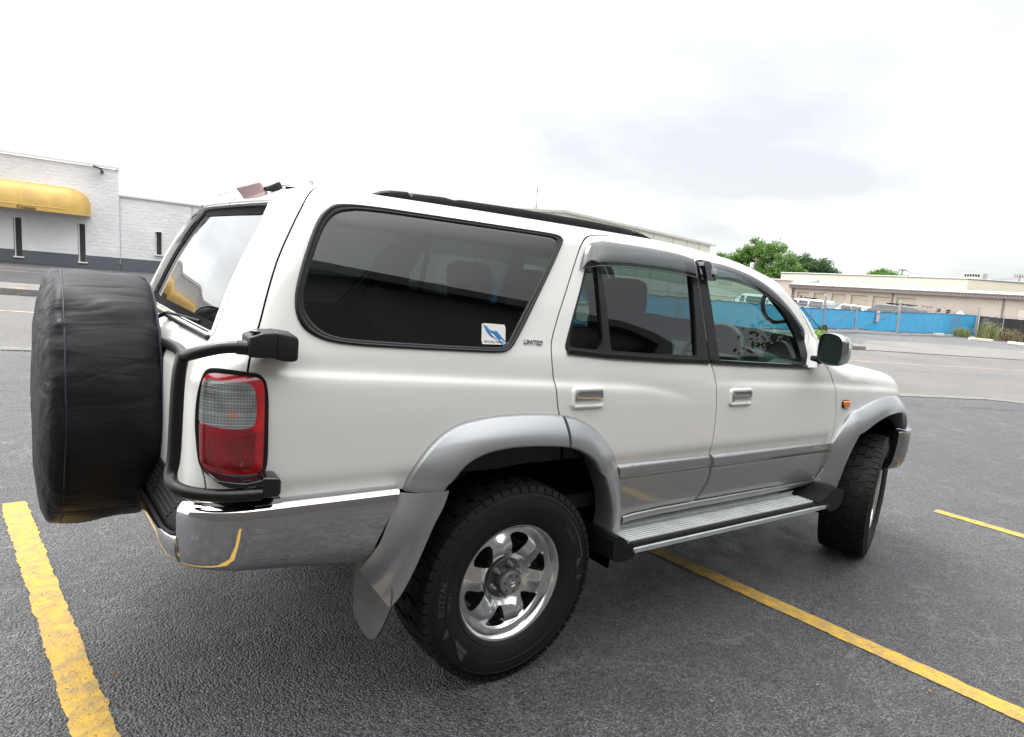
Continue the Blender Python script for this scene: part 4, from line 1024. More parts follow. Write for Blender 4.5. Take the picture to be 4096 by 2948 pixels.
# ------------------------------------------------------------------ wheels
def wheel_matrix(cx_, side, steer=0.0):
    # local: X forward, Y up the axle (outwards), Z up  -> world
    out_ = Vector((math.sin(steer)*1.0 if side < 0 else -math.sin(steer), -math.cos(steer) if side < 0 else math.cos(steer), 0))
    return out_
def lathe_y(prof, n=96):
    """prof (radius, outward); returns verts, faces about the local Y axis with outward = -Y"""
    vs = [(r*math.cos(2*math.pi*k/n), -a, r*math.sin(2*math.pi*k/n)) for r, a in prof for k in range(n)]
    fs = [(i*n+k, i*n+(k+1) % n, (i+1)*n+(k+1) % n, (i+1)*n+k) for i in range(len(prof)-1) for k in range(n)]
    return vs, fs
HT = .1325
HOLE_A = [R(80+60*k) for k in range(6)]
def disc_y(x, z):
    """outward position of the wheel disc surface at (x, z), axle-centred"""
    r = math.hypot(x, z); a = math.atan2(z, x)
    k = min(abs((a-h+math.pi) % (2*math.pi)-math.pi) for h in HOLE_A)   # angle to nearest window centre
    sp = min(1, k/R(30))
    base = lerp_tab([(0, .062), (.072, .062), (.084, .066), (.098, .084), (.125, .094), (.150, .093), (.176, .080), (.188, .072), (.196, .070)], r)
    mid = max(0, min(1, (r-.085)/.03))*max(0, min(1, (.188-r)/.03))
    return base+mid*.012*(sp**2)-mid*.006*(1-sp)
def make_wheel(name, detail=True):
    w = bpy.data.objects.new(name, None); COL.objects.link(w); w.parent = car
    # tyre
    tp = [(.218, .105), (.225, .112), (.231, .1165), (.240, .121), (.262, .130), (.295, .1355), (.325, .135), (.345, .130), (.358, .1245), (.366, .120), (.372, .114), (.3755, .105)]
    tp = tp+[(.3765, .07), (.377, .0), (.3765, -.07)]+[(r, -a) for r, a in tp[::-1]]
    v_, f_ = lathe_y(tp, 120); ty = fixn(mesh('tyre', v_, f_, M['tyre'], w))
    tr = MB(); nb = 58
    rowsb = [(.0925, .124, 0, 1), (.052, .0870, .5, 1), (.0045, .0465, .25, 1), (-.0465, -.0005, .75, 1), (-.0870, -.0520, .5, 1), (-.124, -.0925, 0, 1)]
    for (a0, a1, ph, _) in rowsb:
        sh = abs(a0+a1) > .15
        for k in range(nb):
            t0 = 2*math.pi*(k+ph)/nb; t1 = t0+2*math.pi/nb*(.80 if sh else .86)
            sk = 0 if sh else (2*math.pi/nb*.28)*(1 if k % 2 else -1)
            q = []
            for (t_, aa, shft) in ((t0, a0, 0), (t1, a0, 0), (t1, a1, sk), (t0, a1, sk)):
                ra = .386-.0065*(abs(aa)/.12)**3.0
                q.append((t_+shft, aa, ra))
            vs_ = [(.370*math.cos(t_), -aa, .370*math.sin(t_)) for t_, aa, ra in q]+[(ra*math.cos(t_), -aa*.995, ra*math.sin(t_)) for t_, aa, ra in q]
            tr.add(vs_, [(0, 1, 5, 4), (1, 2, 6, 5), (2, 3, 7, 6), (3, 0, 4, 7), (4, 5, 6, 7)])
            if sh:
                # block wraps down the shoulder
                sg = 1 if a0+a1 > 0 else -1; oa = a1 if sg > 0 else a0
                tm = t0+(t1-t0)*.08
                v2 = [(.3795*math.cos(t_), -oa*.995, .3795*math.sin(t_)) for t_ in (t0, t1)]+[(.358*math.cos(t_), -sg*.1285, .358*math.sin(t_)) for t_ in (t0, t1)]+[(.366*math.cos(t_), -sg*.10, .366*math.sin(t_)) for t_ in (t0, t1)]
                tr.add(v2, [(0, 1, 3, 2), (0, 2, 4), (1, 5, 3)])
    # thin sipes: raised zig-zag lines are too fine, cut as narrow dark wedges on the block tops
    trd = fixn(tr.build('tread', M['tyre'], ty))
    if detail:
        sp_ = MB()
        for (a0, a1, ph, _) in rowsb:
            for k in range(nb):
                for q in (.22, .44, .66):
                    t0 = 2*math.pi*(k+ph+q*.86)/nb; pts = []
                    for j in range(5):
                        aa = a0+(a1-a0)*(.1+.2*j); tt = t0+(.004 if j % 2 else -.004); ra = .3866-.0065*(abs(aa)/.12)**3.0
                        pts.append((tt, aa, ra))
                    for (p0, p1) in zip(pts, pts[1:]):
                        d_ = .0016
                        sp_.add([(p0[2]*math.cos(p0[0]-d_), -p0[1], p0[2]*math.sin(p0[0]-d_)), (p0[2]*math.cos(p0[0]+d_), -p0[1], p0[2]*math.sin(p0[0]+d_)), (p1[2]*math.cos(p1[0]+d_), -p1[1], p1[2]*math.sin(p1[0]+d_)), (p1[2]*math.cos(p1[0]-d_), -p1[1], p1[2]*math.sin(p1[0]-d_))], [(0, 1, 2, 3)])
        sp_.build('sipes', M['liner'], ty)
        # sidewall rings
        for rr_, aa in ((.342, .1318), (.300, .1362), (.243, .1240)):
            MB().tube([(rr_*math.cos(t_*math.pi/60), -aa, rr_*math.sin(t_*math.pi/60)) for t_ in range(121)], .0012, 5, False).build('sidewall_ring', M['tyre'], ty, True)
        def side_text(body, size, rad, ang, name, flip=False, ex=.0008):
            v0, f0 = text_mesh(body, size, ex, 0, 1.0, 'CENTER', 1.05); o_ = []
            for p_ in v0:
                r_ = rad+p_.y; a_ = ang-p_.x/rad
                ax_ = lerp_tab([(.236, .121), (.262, .130), (.295, .1355), (.325, .135), (.345, .130), (.358, .1245)], r_)
                o_.append((r_*math.cos(a_), -(ax_+.0012+p_.z), r_*math.sin(a_)))
            return mesh(name, o_, f0, M['tyretext'], ty, smooth=False)
        side_text('BLIZZAK', .033, .314, R(178), 'sidewall_lettering')
        side_text('DM-V1', .022, .282, R(181), 'sidewall_lettering')
        side_text('STUDLESS', .018, .296, R(33), 'sidewall_lettering')
        side_text('B', .034, .318, R(-5), 'sidewall_emblem')
        def arcband(a0, a1, r0, r1, name):
            n_ = 14; q = MB(); vv = []
            for i in range(n_+1):
                a_ = R(a0+(a1-a0)*i/n_); f = i/n_; w_ = (r1-r0)*(.15+.85*f)
                for r_ in (r0, r0+w_):
                    ax_ = lerp_tab([(.236, .121), (.262, .130), (.295, .1355), (.325, .135), (.345, .130), (.358, .1245)], r_); vv.append((r_*math.cos(a_), -(ax_+.0014), r_*math.sin(a_)))
            q.add(vv, [(2*i, 2*i+1, 2*i+3, 2*i+2) for i in range(n_)])
            q.build(name, M['tyretext'], ty)
        arcband(200, 206, .30, .335, 'sidewall_flash'); arcband(213, 229, .285, .325, 'sidewall_flash'); arcband(42, 10, .325, .334, 'sidewall_flash'); arcband(3, 10, .30, .326, 'sidewall_flash')
    # rim barrel and lip
    rp_ = [(.198, -.115), (.206, -.10), (.196, -.085), (.186, -.03), (.186, .040), (.194, .066), (.198, .090), (.203, .102), (.2085, .1085), (.2150, .1135), (.2190, .1125), (.2195, .1080), (.215, .104)]
    rp_ = [(r_*1.05, a_) for r_, a_ in rp_]; v_, f_ = lathe_y(rp_, 96); rim = fixn(mesh('rim', v_, f_, M['wheel_chrome'], w))
    # disc with six openings
    outer = [(.1955*math.cos(t_*math.pi/48), .1955*math.sin(t_*math.pi/48)) for t_ in range(96)]
    hls = []
    for h in HOLE_A:
        pts = []
        for (r_, da) in ((.097, -3), (.097, 4), (.108, 8), (.135, 11), (.158, 14), (.170, 14.5), (.177, 10), (.179, 0), (.177, -11), (.170, -16), (.158, -16), (.135, -11.5), (.110, -7)):
            a_ = h+R(da-2); pts.append((r_*math.cos(a_), r_*math.sin(a_)))
        hls.append(chaikin(pts, 2))
    gr = [(r_*math.cos(a_*math.pi/54), r_*math.sin(a_*math.pi/54)) for r_ in [.012*i for i in range(1, 17)] for a_ in range(108)]
    V3, T3 = cdt([(outer, True)]+[(h, True) for h in hls], gr, .003)
    keep = [t_ for t_ in T3 if math.hypot(sum(V3[i][0] for i in t_)/3, sum(V3[i][1] for i in t_)/3) < .1956 and not any(inside((sum(V3[i][0] for i in t_)/3, sum(V3[i][1] for i in t_)/3), h) for h in hls)]
    vs_ = [(x*1.05, -disc_y(x, z), z*1.05) for x, z in V3]; fs_ = []
    for t_ in keep:
        a_, b_, c_ = (Vector(vs_[i]) for i in t_); fs_.append(t_ if (b_-a_).cross(c_-a_).y < 0 else (t_[0], t_[2], t_[1]))
    cnt = {(f[i], f[(i+1) % 3]) for f in fs_ for i in range(3)}; bd = [e for e in cnt if (e[1], e[0]) not in cnt]
    low = {}
    for e in bd:
        for i in e:
            if i not in low: low[i] = (len(vs_), len(vs_)+1); x, y, z = vs_[i]; cx2 = 0; vs_.append((x*.997, y+.008, z*.997)); vs_.append((x, y+.030, z))
    for a_, b_ in bd: fs_.append((b_, a_, low[a_][0], low[b_][0])); fs_.append((low[b_][0], low[a_][0], low[a_][1], low[b_][1]))
    mesh('wheel_disc', vs_, fs_, M['wheel_chrome'], rim, angle=50)
    # hub, cap, nuts, brake
    v_, f_ = lathe_y([(.0, .066), (.082, .066), (.082, .060), (.070, .058), (.0, .058)], 40); 
    v_, f_ = lathe_y([(.078, .0645), (.076, .0665), (.046, .0675), (.044, .085), (.044, .100), (.043, .104), (.040, .106), (.0, .106)], 60); hub = fixn(mesh('hub', v_, f_, M['iron'], w, angle=35))
    v_, f_ = lathe_y([(.0445, .103), (.0445, .113), (.0435, .1155), (.041, .1165), (.038, .1160), (.0, .1160)], 60); cap_ = fixn(mesh('centre_cap', v_, f_, mat('cap_metal', (.42, .42, .41), .3, .9), hub, angle=35))
    for k in range(6):
        a_ = R(50+60*k); c_ = MB(); c_.lathe([(0, 0), (.0062, 0), (.0062, .0006), (0, .0006)], Matrix.Translation((.033*math.cos(a_), -.1160, .033*math.sin(a_))) @ Matrix.Rotation(R(90), 4, 'X'), 14); c_.build('cap_recess', M['iron'], cap_)
    em = MB()
    def ell(rx, rz, r_, cx2=0, cz2=0): em.tube([(cx2+rx*math.cos(t_*math.pi/16), -.1165, cz2+rz*math.sin(t_*math.pi/16)) for t_ in range(33)], r_, 5, False)
    ell(.0165, .0125, .0011); ell(.0052, .0118, .0009); ell(.0112, .0042, .0009, 0, .0055); em.build('emblem', M['chrome'], cap_, True)
    for k in range(6):
        a_ = R(20+60*k); c_ = MB(); mt_ = Matrix.Translation((.0605*math.cos(a_), -.062, .0605*math.sin(a_))) @ Matrix.Rotation(R(90), 4, 'X')
        c_.lathe([(.0115, 0), (.0115, .012), (.0095, .017), (.0065, .018), (.0065, .030), (.005, .033), (0, .033)], mt_, 6+6); c_.build('lug_nut', mat('nut_metal', (.34, .33, .32), .35, .8) if k == 0 and 'nutm' not in M else M.get('nutm'), hub, True)
        M.setdefault('nutm', c_ and bpy.data.materials['nut_metal'])
    v_, f_ = lathe_y([(.0, .0), (.15, .0), (.155, -.01), (.155, -.08), (.0, -.08)], 40); fixn(mesh('brake_drum', v_, f_, mat('brake_iron', (.05, .045, .04), .6, .5), w, angle=35))
    return w
def copy_tree(o, parent, mirror=False):
    c = o.copy(); COL.objects.link(c); c.parent = parent
    for ch in list(o.children): copy_tree(ch, c)
    return c
w0 = make_wheel('wheel'); w0.location = (0, -.755, .3785); w0.scale = (.98, 1, .98)
w1 = copy_tree(w0, car); w1.location = (2.725, -.738, .3785); w1.rotation_euler = (0, R(37), R(19))
w2 = copy_tree(w0, car); w2.location = (0, .755, .3785); w2.rotation_euler = (0, R(20), R(180))
w3 = copy_tree(w0, car); w3.location = (2.675, .7525, .3785); w3.rotation_euler = (0, R(10), R(199))

# ------------------------------------------------------------------ wheel wells, floor, axle, exhaust
for s in BOTH:
    for (cx_, rr_, x_lo) in ((.03, .50, -.06), (2.655, .46, .10)):
        vs = []; n_ = 24
        for i in range(n_+1):
            a_ = math.pi*(x_lo+((.97 if cx_ < 1 else 1.06)-x_lo)*i/n_)
            for yy in (.845 if cx_ < 1 else .82, .44): vs.append((cx_+rr_*math.cos(a_), s*-yy, .42+rr_*math.sin(a_)))
        fs = [(2*i, 2*i+1, 2*i+3, 2*i+2) for i in range(n_)]; b = len(vs)
        vs.append((cx_, s*-.44, .42)); fs += [(b, 2*i+1, 2*i+3) for i in range(n_)]
        mesh('wheel_well', vs, fs, M['liner'], car)
MB().box((1.3, 0, .50), (3.2, 1.40, .10)).build('floor_pan', M['under'], car)
MB().box((-.68, 0, .66), (.78, 1.50, .08)).build('rear_floor_pan', M['under'], car)
ax_ = MB(); ax_.tube([(0, -.62, .385), (0, .62, .385)], .045, 14); ax_.lathe([(0, -.11), (.10, -.10), (.135, 0), (.10, .10), (0, .11)], Matrix.Translation((0, 0, .385)) @ Matrix.Rotation(R(90), 4, 'Y'), 24)
ax_.tube([(.10, .02, .39), (1.5, .05, .45)], .03, 10); ax_.tube([(-.5, -.45, .56), (.05, -.40, .47), (.6, -.45, .48)], .03, 10); ax_.build('rear_axle', M['under'], car, True)
fr_ = MB(); fr_.box((1.3, -.55, .47), (3.1, .07, .10), None, .01); fr_.box((1.3, .55, .47), (3.1, .07, .10), None, .01)
for xx in (.6, 1.4, 2.2): fr_.box((xx, 0, .44), (.08, 1.1, .06), None, .01)
fr_.build('chassis_frame', M['under'], car)
MB().tube(smooth_path([(2.0, .3, .42), (.6, .35, .42), (.2, .5, .50), (-.4, .5, .58), (-.9, .55, .62)]), .028, 10).build('exhaust', M['iron'], car, True)

# ------------------------------------------------------------------ front bumper corner
def fb_pt(u, z, off):
    e = .003; a, b = plan(u+e, .78), plan(u-e, .78); x, w_ = plan(u, .78)
    tx, ty = a[0]-b[0], -(a[1]-b[1]); L = math.hypot(tx, ty) or 1; return (x+ty/L*off, -w_-tx/L*off, z)
FBP = chaikin([(2.925, .838), (3.00, .846), (3.07, .842), (3.125, .822), (3.175, .775), (3.23, .68), (3.30, .52), (3.37, .30), (3.39, .10), (3.39, 0)], 2, False)
def fb(i, z, o):
    a, b = FBP[max(0, i-1)], FBP[min(len(FBP)-1, i+1)]; tx, ty = b[0]-a[0], b[1]-a[1]; L = math.hypot(tx, ty) or 1
    return (FBP[i][0]-ty/L*o*-1*-1, -(FBP[i][1]+tx/L*o), z)
for s in BOTH:
    pf = [(-.06, .772), (-.004, .774), (.006, .770), (.011, .758), (.012, .70), (.010, .63), (.002, .57), (-.016, .530), (-.05, .512)]
    vs = []; n_ = len(pf)
    for i in range(len(FBP)):
        for o_, z in pf:
            q = fb(i, z, o_); dx_ = .05*max(0, (.70-z)/.19) if FBP[i][0] < 3.06 else 0
            vs.append((q[0]-dx_*.3, q[1]*s, q[2]))
    fs = [(i*n_+j, (i+1)*n_+j, (i+1)*n_+j+1, i*n_+j+1) for i in range(len(FBP)-1) for j in range(n_-1)]
    fbo = fixn(mesh('front_bumper', vs, fs, mat('bumper_grey_paint', (.13, .132, .135), .42, .4, .8) if s == 1 else bpy.data.materials['bumper_grey_paint'], car, angle=50))
    vs = []
    for o_, z in pf: q = fb(0, z, o_); vs.append((q[0]-.002-.015*max(0, (.70-z)/.19), q[1]*s, q[2]))
    for o_, z in pf: q = fb(0, z, o_); vs.append((q[0]+.02, -.70*s, q[2]))
    fixn(mesh('bumper_lip', vs, [(i, i+1, n_+i+1, n_+i) for i in range(n_-1)], M['grayplastic'], fbo))
    q_ = MB(); q_.tube([(lambda q: (q[0], q[1]*s, q[2]))(fb(i, .772, .004)) for i in range(len(FBP))], .006, 8); q_.build('bumper_moulding', M['chrome'], fbo, True)
    ub = MB(); ub.box((3.12, s*.40, .60), (.30, .60, .14), None, .02); ub.build('bumper_core', M['under'], fbo)

# ------------------------------------------------------------------ door mirrors
for s in BOTH:
    c0 = Vector((1.815, -.935, 1.283)); ang = R(-14)
    t_ax = Vector((math.sin(ang)*-1, -math.cos(ang), 0)).normalized()       # towards outboard
    t_ax = Vector((-.12, -.993, 0)).normalized(); nrm = Vector((-.993, .12, 0)).normalized()
    shape = chaikin([(-.090,.052),(-.074,.074),(-.03,.082),(.03,.079),(.066,.066),(.084,.040),(.088,.0),(.084,-.052),(.068,-.074),(.02,-.082),(-.05,-.078),(-.082,-.066),(-.092,-.03),(-.094,.01)], 2)
    shape = [(a*.78, b) for a, b in shape]
    rings = []
    for (k, d) in ((.965, -.006), (1.0, .0), (1.015, .012), (1.0, .035), (.93, .065), (.78, .090), (.5, .105), (.1, .110)):
        rings.append([c0+t_ax*(a*k)+Vector((0, 0, 1))*(b*k)-nrm*d for a, b in shape])
    n_ = len(shape); vs = [(p_.x, p_.y*s, p_.z) for rg in rings for p_ in rg]; fs = [(k*n_+i, k*n_+(i+1) % n_, (k+1)*n_+(i+1) % n_, (k+1)*n_+i) for k in range(len(rings)-1) for i in range(n_)]
    fs.append(tuple(range((len(rings)-1)*n_, len(rings)*n_)))
    mir = fixn(mesh('door_mirror', vs, fs, M['chrome'], P['front_door', s]))
    gs = [c0+t_ax*(a*.93)+Vector((0, 0, 1))*(b*.93)+nrm*.001 for a, b in shape]
    mesh('mirror_glass', [(p_.x, p_.y*s, p_.z) for p_ in gs], [tuple(range(n_))] if s > 0 else [tuple(range(n_))[::-1]], M['mirrorglass'], mir, smooth=False)
    rg = [[c0+t_ax*(a*k)+Vector((0, 0, 1))*(b*k)+nrm*d for a, b in shape] for k, d in ((.92, .0015), (.93, .006), (.97, .0065))]
    vs = [(p_.x, p_.y*s, p_.z) for r_ in rg for p_ in r_]; fs = [(k*n_+i, k*n_+(i+1) % n_, (k+1)*n_+(i+1) % n_, (k+1)*n_+i) for k in range(2) for i in range(n_)]
    fixn(mesh('mirror_bezel', vs, fs, M['blackplastic'], mir))
    # white sail base
    hb = []
    for (x_, y_, z_) in ((1.800,-.818,1.172),(1.905,-.812,1.174),(1.925,-.808,1.215),(1.900,-.795,1.275),(1.868,-.778,1.345),(1.838,-.796,1.270),(1.810,-.812,1.205)):
        hb.append((x_, y_, z_))
    n2 = len(hb); vs = [(x_, y_*s, z_) for x_, y_, z_ in hb]+[(x_*.3+1.85*.7-.01, (y_-.055)*s, z_*.75+1.21*.25) for x_, y_, z_ in hb]
    fs = [tuple(range(n2, 2*n2))]+[(i, (i+1) % n2, n2+(i+1) % n2, n2+i) for i in range(n2)]
    o_ = mesh('mirror_base', vs, fs, M['paint'], mir, smooth=True, angle=60); fixn(o_)
    mb_ = MB(); mb_.tube([(1.845, s*-.83, 1.215), (1.850, s*-.88, 1.225), (1.86, s*-.93, 1.235)], [.026, .024, .020], 10); mb_.build('mirror_stalk', M['blackplastic'], mir, True)

# ------------------------------------------------------------------ interior
for s in BOTH:
    # inner skin behind the outer one, below the glass
    ib = MB(); vs = []; us_ = [-1.0+.08*i for i in range(38)]
    for u in us_:
        for v in (.79 if u < .6 else .56, .90, 1.10, 1.19): q = skin(u, v, -.055); vs.append((q[0], q[1]*s, q[2]))
    ib.add(vs, [(i*4+j, (i+1)*4+j, (i+1)*4+j+1, i*4+j+1) for i in range(len(us_)-1) for j in range(3)])
    ib.build('door_lining', M['interior'], car)
ib = MB(); ib.box((1.25, 0, .60), (2.9, 1.48, .06)); ib.box((-.96, 0, .95), (.04, 1.3, .55)); ib.box((2.12, 0, .92), (.05, 1.5, .55)); ib.build('cabin_floor', M['interior'], car)
lb = MB(); lb.box((-.50, 0, .86), (.80, 1.34, .46), None, .02); lb.build('load_floor', M['interior'], car)
# headlining, inner pillars
vs = []; us_ = [-.70+.06*i for i in range(34)]
for u in us_:
    x, y, z = skin(u, v_max(u))
    for j in range(13): q = -1+j/6; vs.append((x+off_x(x, q), q*(-y-.03), z+.03*(1-q*q)-.028))
fixn(mesh('headlining', vs, [(i*13+j, (i+1)*13+j, (i+1)*13+j+1, i*13+j+1) for i in range(len(us_)-1) for j in range(12)], M['headliner'], car))
for s in BOTH:
    for poly in ([(-.84,1.20),(-.99,1.20),(-.76,1.70),(-.62,1.70),(-.70,1.68),(-.79,1.50),(-.83,1.35)], [(-.06,1.20),(.20,1.20),(.36,1.60),(.44,1.69),(.20,1.69),(.245,1.66),(.24,1.62)], [(.955,1.20),(1.08,1.20),(1.05,1.68),(.985,1.68)], [(1.81,1.18),(1.96,1.18),(1.88,1.34),(1.74,1.49),(1.60,1.585),(1.40,1.64),(1.40,1.61),(1.58,1.525),(1.70,1.43),(1.785,1.32)]):
        region(poly, [], .05, -.035, 0, 'inner_pillar', M['interior'], car, (s,))
    q_ = MB(); gp = smooth_path([(1.71,-.60,1.535),(1.682,-.60,1.500),(1.690,-.60,1.450),(1.725,-.60,1.408),(1.79,-.61,1.378),(1.86,-.63,1.392)]); q_.tube([(x, y*s, z) for x, y, z in gp], .011, 10); q_.build('grab_handle', M['interior'], car, True)
def seat(x, y, wd, heads, name, tilt=.22):
    e = MB(); e.box((x+.25, y, .86), (.50, wd, .16), None, .05); e.box((x, y, 1.10), (.15, wd*.96, .56), Matrix.Rotation(-tilt, 3, 'Y'), .05)
    o = e.build(name, M['seat'], car, True); o.data.set_sharp_from_angle(angle=R(60))
    for hy in heads:
        h = MB(); h.box((x-.10, hy, 1.445), (.10, .25, .17), Matrix.Rotation(-tilt*.6, 3, 'Y'), .04); h.tube([(x-.07, hy-.06, 1.30), (x-.085, hy-.06, 1.40)], .007, 6); h.tube([(x-.07, hy+.06, 1.30), (x-.085, hy+.06, 1.40)], .007, 6)
        ho = h.build('headrest', M['seat'], o, True)
    return o
seat(1.00, -.37, .50, [-.37], 'driver_seat'); seat(1.00, .37, .50, [.37], 'passenger_seat'); seat(.12, 0, 1.26, [-.36, .36], 'rear_seat', .26)
d_ = MB(); vs = []; pf = [(2.10, 1.13), (2.02, 1.175), (1.90, 1.180), (1.80, 1.160), (1.76, 1.10), (1.78, .95), (1.84, .80)]
for y_ in (-.74, -.5, 0, .5, .74):
    for x_, z_ in pf: vs.append((x_+.04*(1-(y_/.74)**2), y_, z_))
k_ = len(pf); d_.add(vs, [(i*k_+j, (i+1)*k_+j, (i+1)*k_+j+1, i*k_+j+1) for i in range(4) for j in range(k_-1)]); d_.build('dashboard', M['dash'], car, True, 40)
bn = MB(); vs = []
for i in range(9):
    a_ = math.pi*i/8; yy, zz = -.40+.19*math.cos(a_), 1.165+.075*math.sin(a_)**.7
    vs += [(1.74, yy, zz), (2.00, yy*.96-.015, zz-.035)]
bn.add(vs, [(2*i, 2*i+1, 2*i+3, 2*i+2) for i in range(8)]); bn.add([(1.80, -.58, 1.10), (1.80, -.22, 1.10), (1.80, -.22, 1.17), (1.80, -.30, 1.235), (1.80, -.50, 1.235), (1.80, -.58, 1.17)], [(0, 1, 2, 3, 4, 5)]); bn.build('instrument_hood', M['dash'], car, True, 50)
sw = MB(); c_ = Vector((1.60, -.39, 1.165)); t1 = Vector((0, 1, 0)); t2 = Vector((.42, 0, .91)).normalized()
sw.tube([c_+t1*.185*math.cos(t_*math.pi/20)+t2*.185*math.sin(t_*math.pi/20) for t_ in range(41)], .014, 10, False)
nn_ = t1.cross(t2); sw.tube([c_-t1*.18+t2*.01, c_-nn_*.02, c_+t1*.18+t2*.01], .013, 8); sw.tube([c_, c_-t2*.18], .014, 8); sw.tube([c_+nn_*.0, (1.80, -.39, 1.06)], .03, 10)
stw = sw.build('steering_wheel', M['dash'], car, True)
# maker's lettering on a clear strip of the far side window, seen from behind
vs, fs = text_mesh('TOYOTA', .020, .0002, 0, 1.2, 'CENTER', 1.1)
mesh('window_lettering', [(lambda q: q)(skin(1.236-.0-p.x, 1.5570+p.y, -.020)) for p in vs], fs, mat('etched_white', (.7, .7, .7), .6), P['front_door', 1], smooth=False)

# ================================================================== THE PLACE
def asphalt(name, base, fine, coarse, stone, crack=0.0, rough=.85, spec=.35, tone=.10):
    m = bpy.data.materials.new(name); m.use_nodes = True; t = m.node_tree; b = t.nodes['Principled BSDF']
    b.inputs['Specular IOR Level'].default_value = spec
    tc = N(t, 'ShaderNodeTexCoord'); P_ = tc.outputs['Object']
    vo = N(t, 'ShaderNodeTexVoronoi'); vo.inputs['Scale'].default_value = fine; vo.inputs['Randomness'].default_value = 1; t.links.new(P_, vo.inputs['Vector'])
    n1 = N(t, 'ShaderNodeTexNoise'); n1.inputs['Scale'].default_value = fine*.8; n1.inputs['Detail'].default_value = 4; n1.inputs['Roughness'].default_value = .65; t.links.new(P_, n1.inputs['Vector'])
    n2 = N(t, 'ShaderNodeTexNoise'); n2.inputs['Scale'].default_value = coarse; n2.inputs['Detail'].default_value = 6; n2.inputs['Roughness'].default_value = .55; n2.inputs['Distortion'].default_value = .4; t.links.new(P_, n2.inputs['Vector'])
    n3 = N(t, 'ShaderNodeTexNoise'); n3.inputs['Scale'].default_value = .35; n3.inputs['Detail'].default_value = 4; t.links.new(P_, n3.inputs['Vector'])
    def mr_(src, a, b_, c, d):
        r = N(t, 'ShaderNodeMapRange'); r.inputs[1].default_value = a; r.inputs[2].default_value = b_; r.inputs[3].default_value = c; r.inputs[4].default_value = d; t.links.new(src, r.inputs[0]); return r.outputs[0]
    def mul(a, b_):
        r = N(t, 'ShaderNodeMath', operation='MULTIPLY'); t.links.new(a, r.inputs[0]); t.links.new(b_, r.inputs[1]); return r.outputs[0]
    f = mul(mul(mr_(n1.outputs[0], .3, .7, 1-stone, 1+stone), mr_(n2.outputs[0], .3, .7, 1-tone, 1+tone)), mr_(n3.outputs[0], .3, .7, 1-tone, 1+tone))
    f = mul(f, mr_(vo.outputs['Distance'], .1, .8, 1+stone*.7, max(.12, 1-stone*1.1)))
    if crack:
        # every stone its own shade
        sc = N(t, 'ShaderNodeSeparateColor'); t.links.new(vo.outputs['Color'], sc.inputs[0]); f = mul(f, mr_(sc.outputs[0], 0, 1, .25, 2.05))
    s = N(t, 'ShaderNodeVectorMath', operation='SCALE'); s.inputs[0].default_value = base; t.links.new(f, s.inputs['Scale']); last = s.outputs[0]
    if crack:
        # pale dusty hairlines
        dn = N(t, 'ShaderNodeTexNoise'); dn.inputs['Scale'].default_value = 4.0; dn.inputs['Detail'].default_value = 8; t.links.new(P_, dn.inputs['Vector'])
        ad = N(t, 'ShaderNodeVectorMath', operation='MULTIPLY_ADD'); ad.inputs[1].default_value = (.45, .45, 0); t.links.new(dn.outputs['Color'], ad.inputs[0]); t.links.new(P_, ad.inputs[2])
        ve = N(t, 'ShaderNodeTexVoronoi', feature='DISTANCE_TO_EDGE'); ve.inputs['Scale'].default_value = 4.2; t.links.new(ad.outputs[0], ve.inputs['Vector'])
        k = mul(mr_(ve.outputs['Distance'], .0, .022, crack, 0), mr_(n2.outputs[0], .34, .55, .1, 1))
        mx = N(t, 'ShaderNodeMix', data_type='RGBA'); mx.inputs[7].default_value = (.15, .15, .147, 1); t.links.new(k, mx.inputs['Factor']); t.links.new(last, mx.inputs[6]); last = mx.outputs[2]
    if crack:
        n6 = N(t, 'ShaderNodeTexNoise'); n6.inputs['Scale'].default_value = 1.6; n6.inputs['Detail'].default_value = 5; n6.inputs['Roughness'].default_value = .6; t.links.new(P_, n6.inputs['Vector'])
        s6 = N(t, 'ShaderNodeVectorMath', operation='SCALE'); t.links.new(last, s6.inputs[0]); t.links.new(mul(mr_(n6.outputs[0], .30, .44, .62, 1.0), mr_(n6.outputs[0], .54, .70, 1.0, 1.5)), s6.inputs['Scale']); last = s6.outputs[0]
    t.links.new(last, b.inputs['Base Color'])
    t.links.new(mr_(n2.outputs[0], .3, .7, rough-.18, rough+.05), b.inputs['Roughness'])
    h = N(t, 'ShaderNodeMath', operation='MULTIPLY_ADD'); h.inputs[1].default_value = -1.3; t.links.new(vo.outputs['Distance'], h.inputs[0]); t.links.new(n1.outputs[0], h.inputs[2])
    bp = N(t, 'ShaderNodeBump'); bp.inputs['Strength'].default_value = 1.0; bp.inputs['Distance'].default_value = 1.25/fine; t.links.new(h.outputs[0], bp.inputs['Height'])
    bp2 = N(t, 'ShaderNodeBump'); bp2.inputs['Distance'].default_value = .01; t.links.new(n2.outputs[0], bp2.inputs['Height']); t.links.new(bp.outputs[0], bp2.inputs['Normal'])
    t.links.new(bp2.outputs[0], b.inputs['Normal'])
    return m
def sheet(name, pts, z, m, kind='structure', label=None):
    o = mesh(name, [(x, y, z) for x, y in pts], [tuple(range(len(pts)))], m, None, smooth=False)
    if o.data.polygons[0].normal.z < 0: o.data.flip_normals()
    return tag(o, kind=kind)
A_LOT = asphalt('coarse_lot_asphalt', (.050, .050, .052), 120, 6, .90, .60, .62, .95, .18)
A_FAR = asphalt('far_lot_asphalt', (.085, .085, .088), 25, 1.2, .22, 0, .9, .3, .14)
A_ROAD = asphalt('worn_road', (.225, .217, .205), 60, 1.5, .12, 0, .92, .2, .08)
CONC = asphalt('sidewalk_concrete', (.27, .26, .24), 40, 1.5, .10, 0, .9, .25, .10)
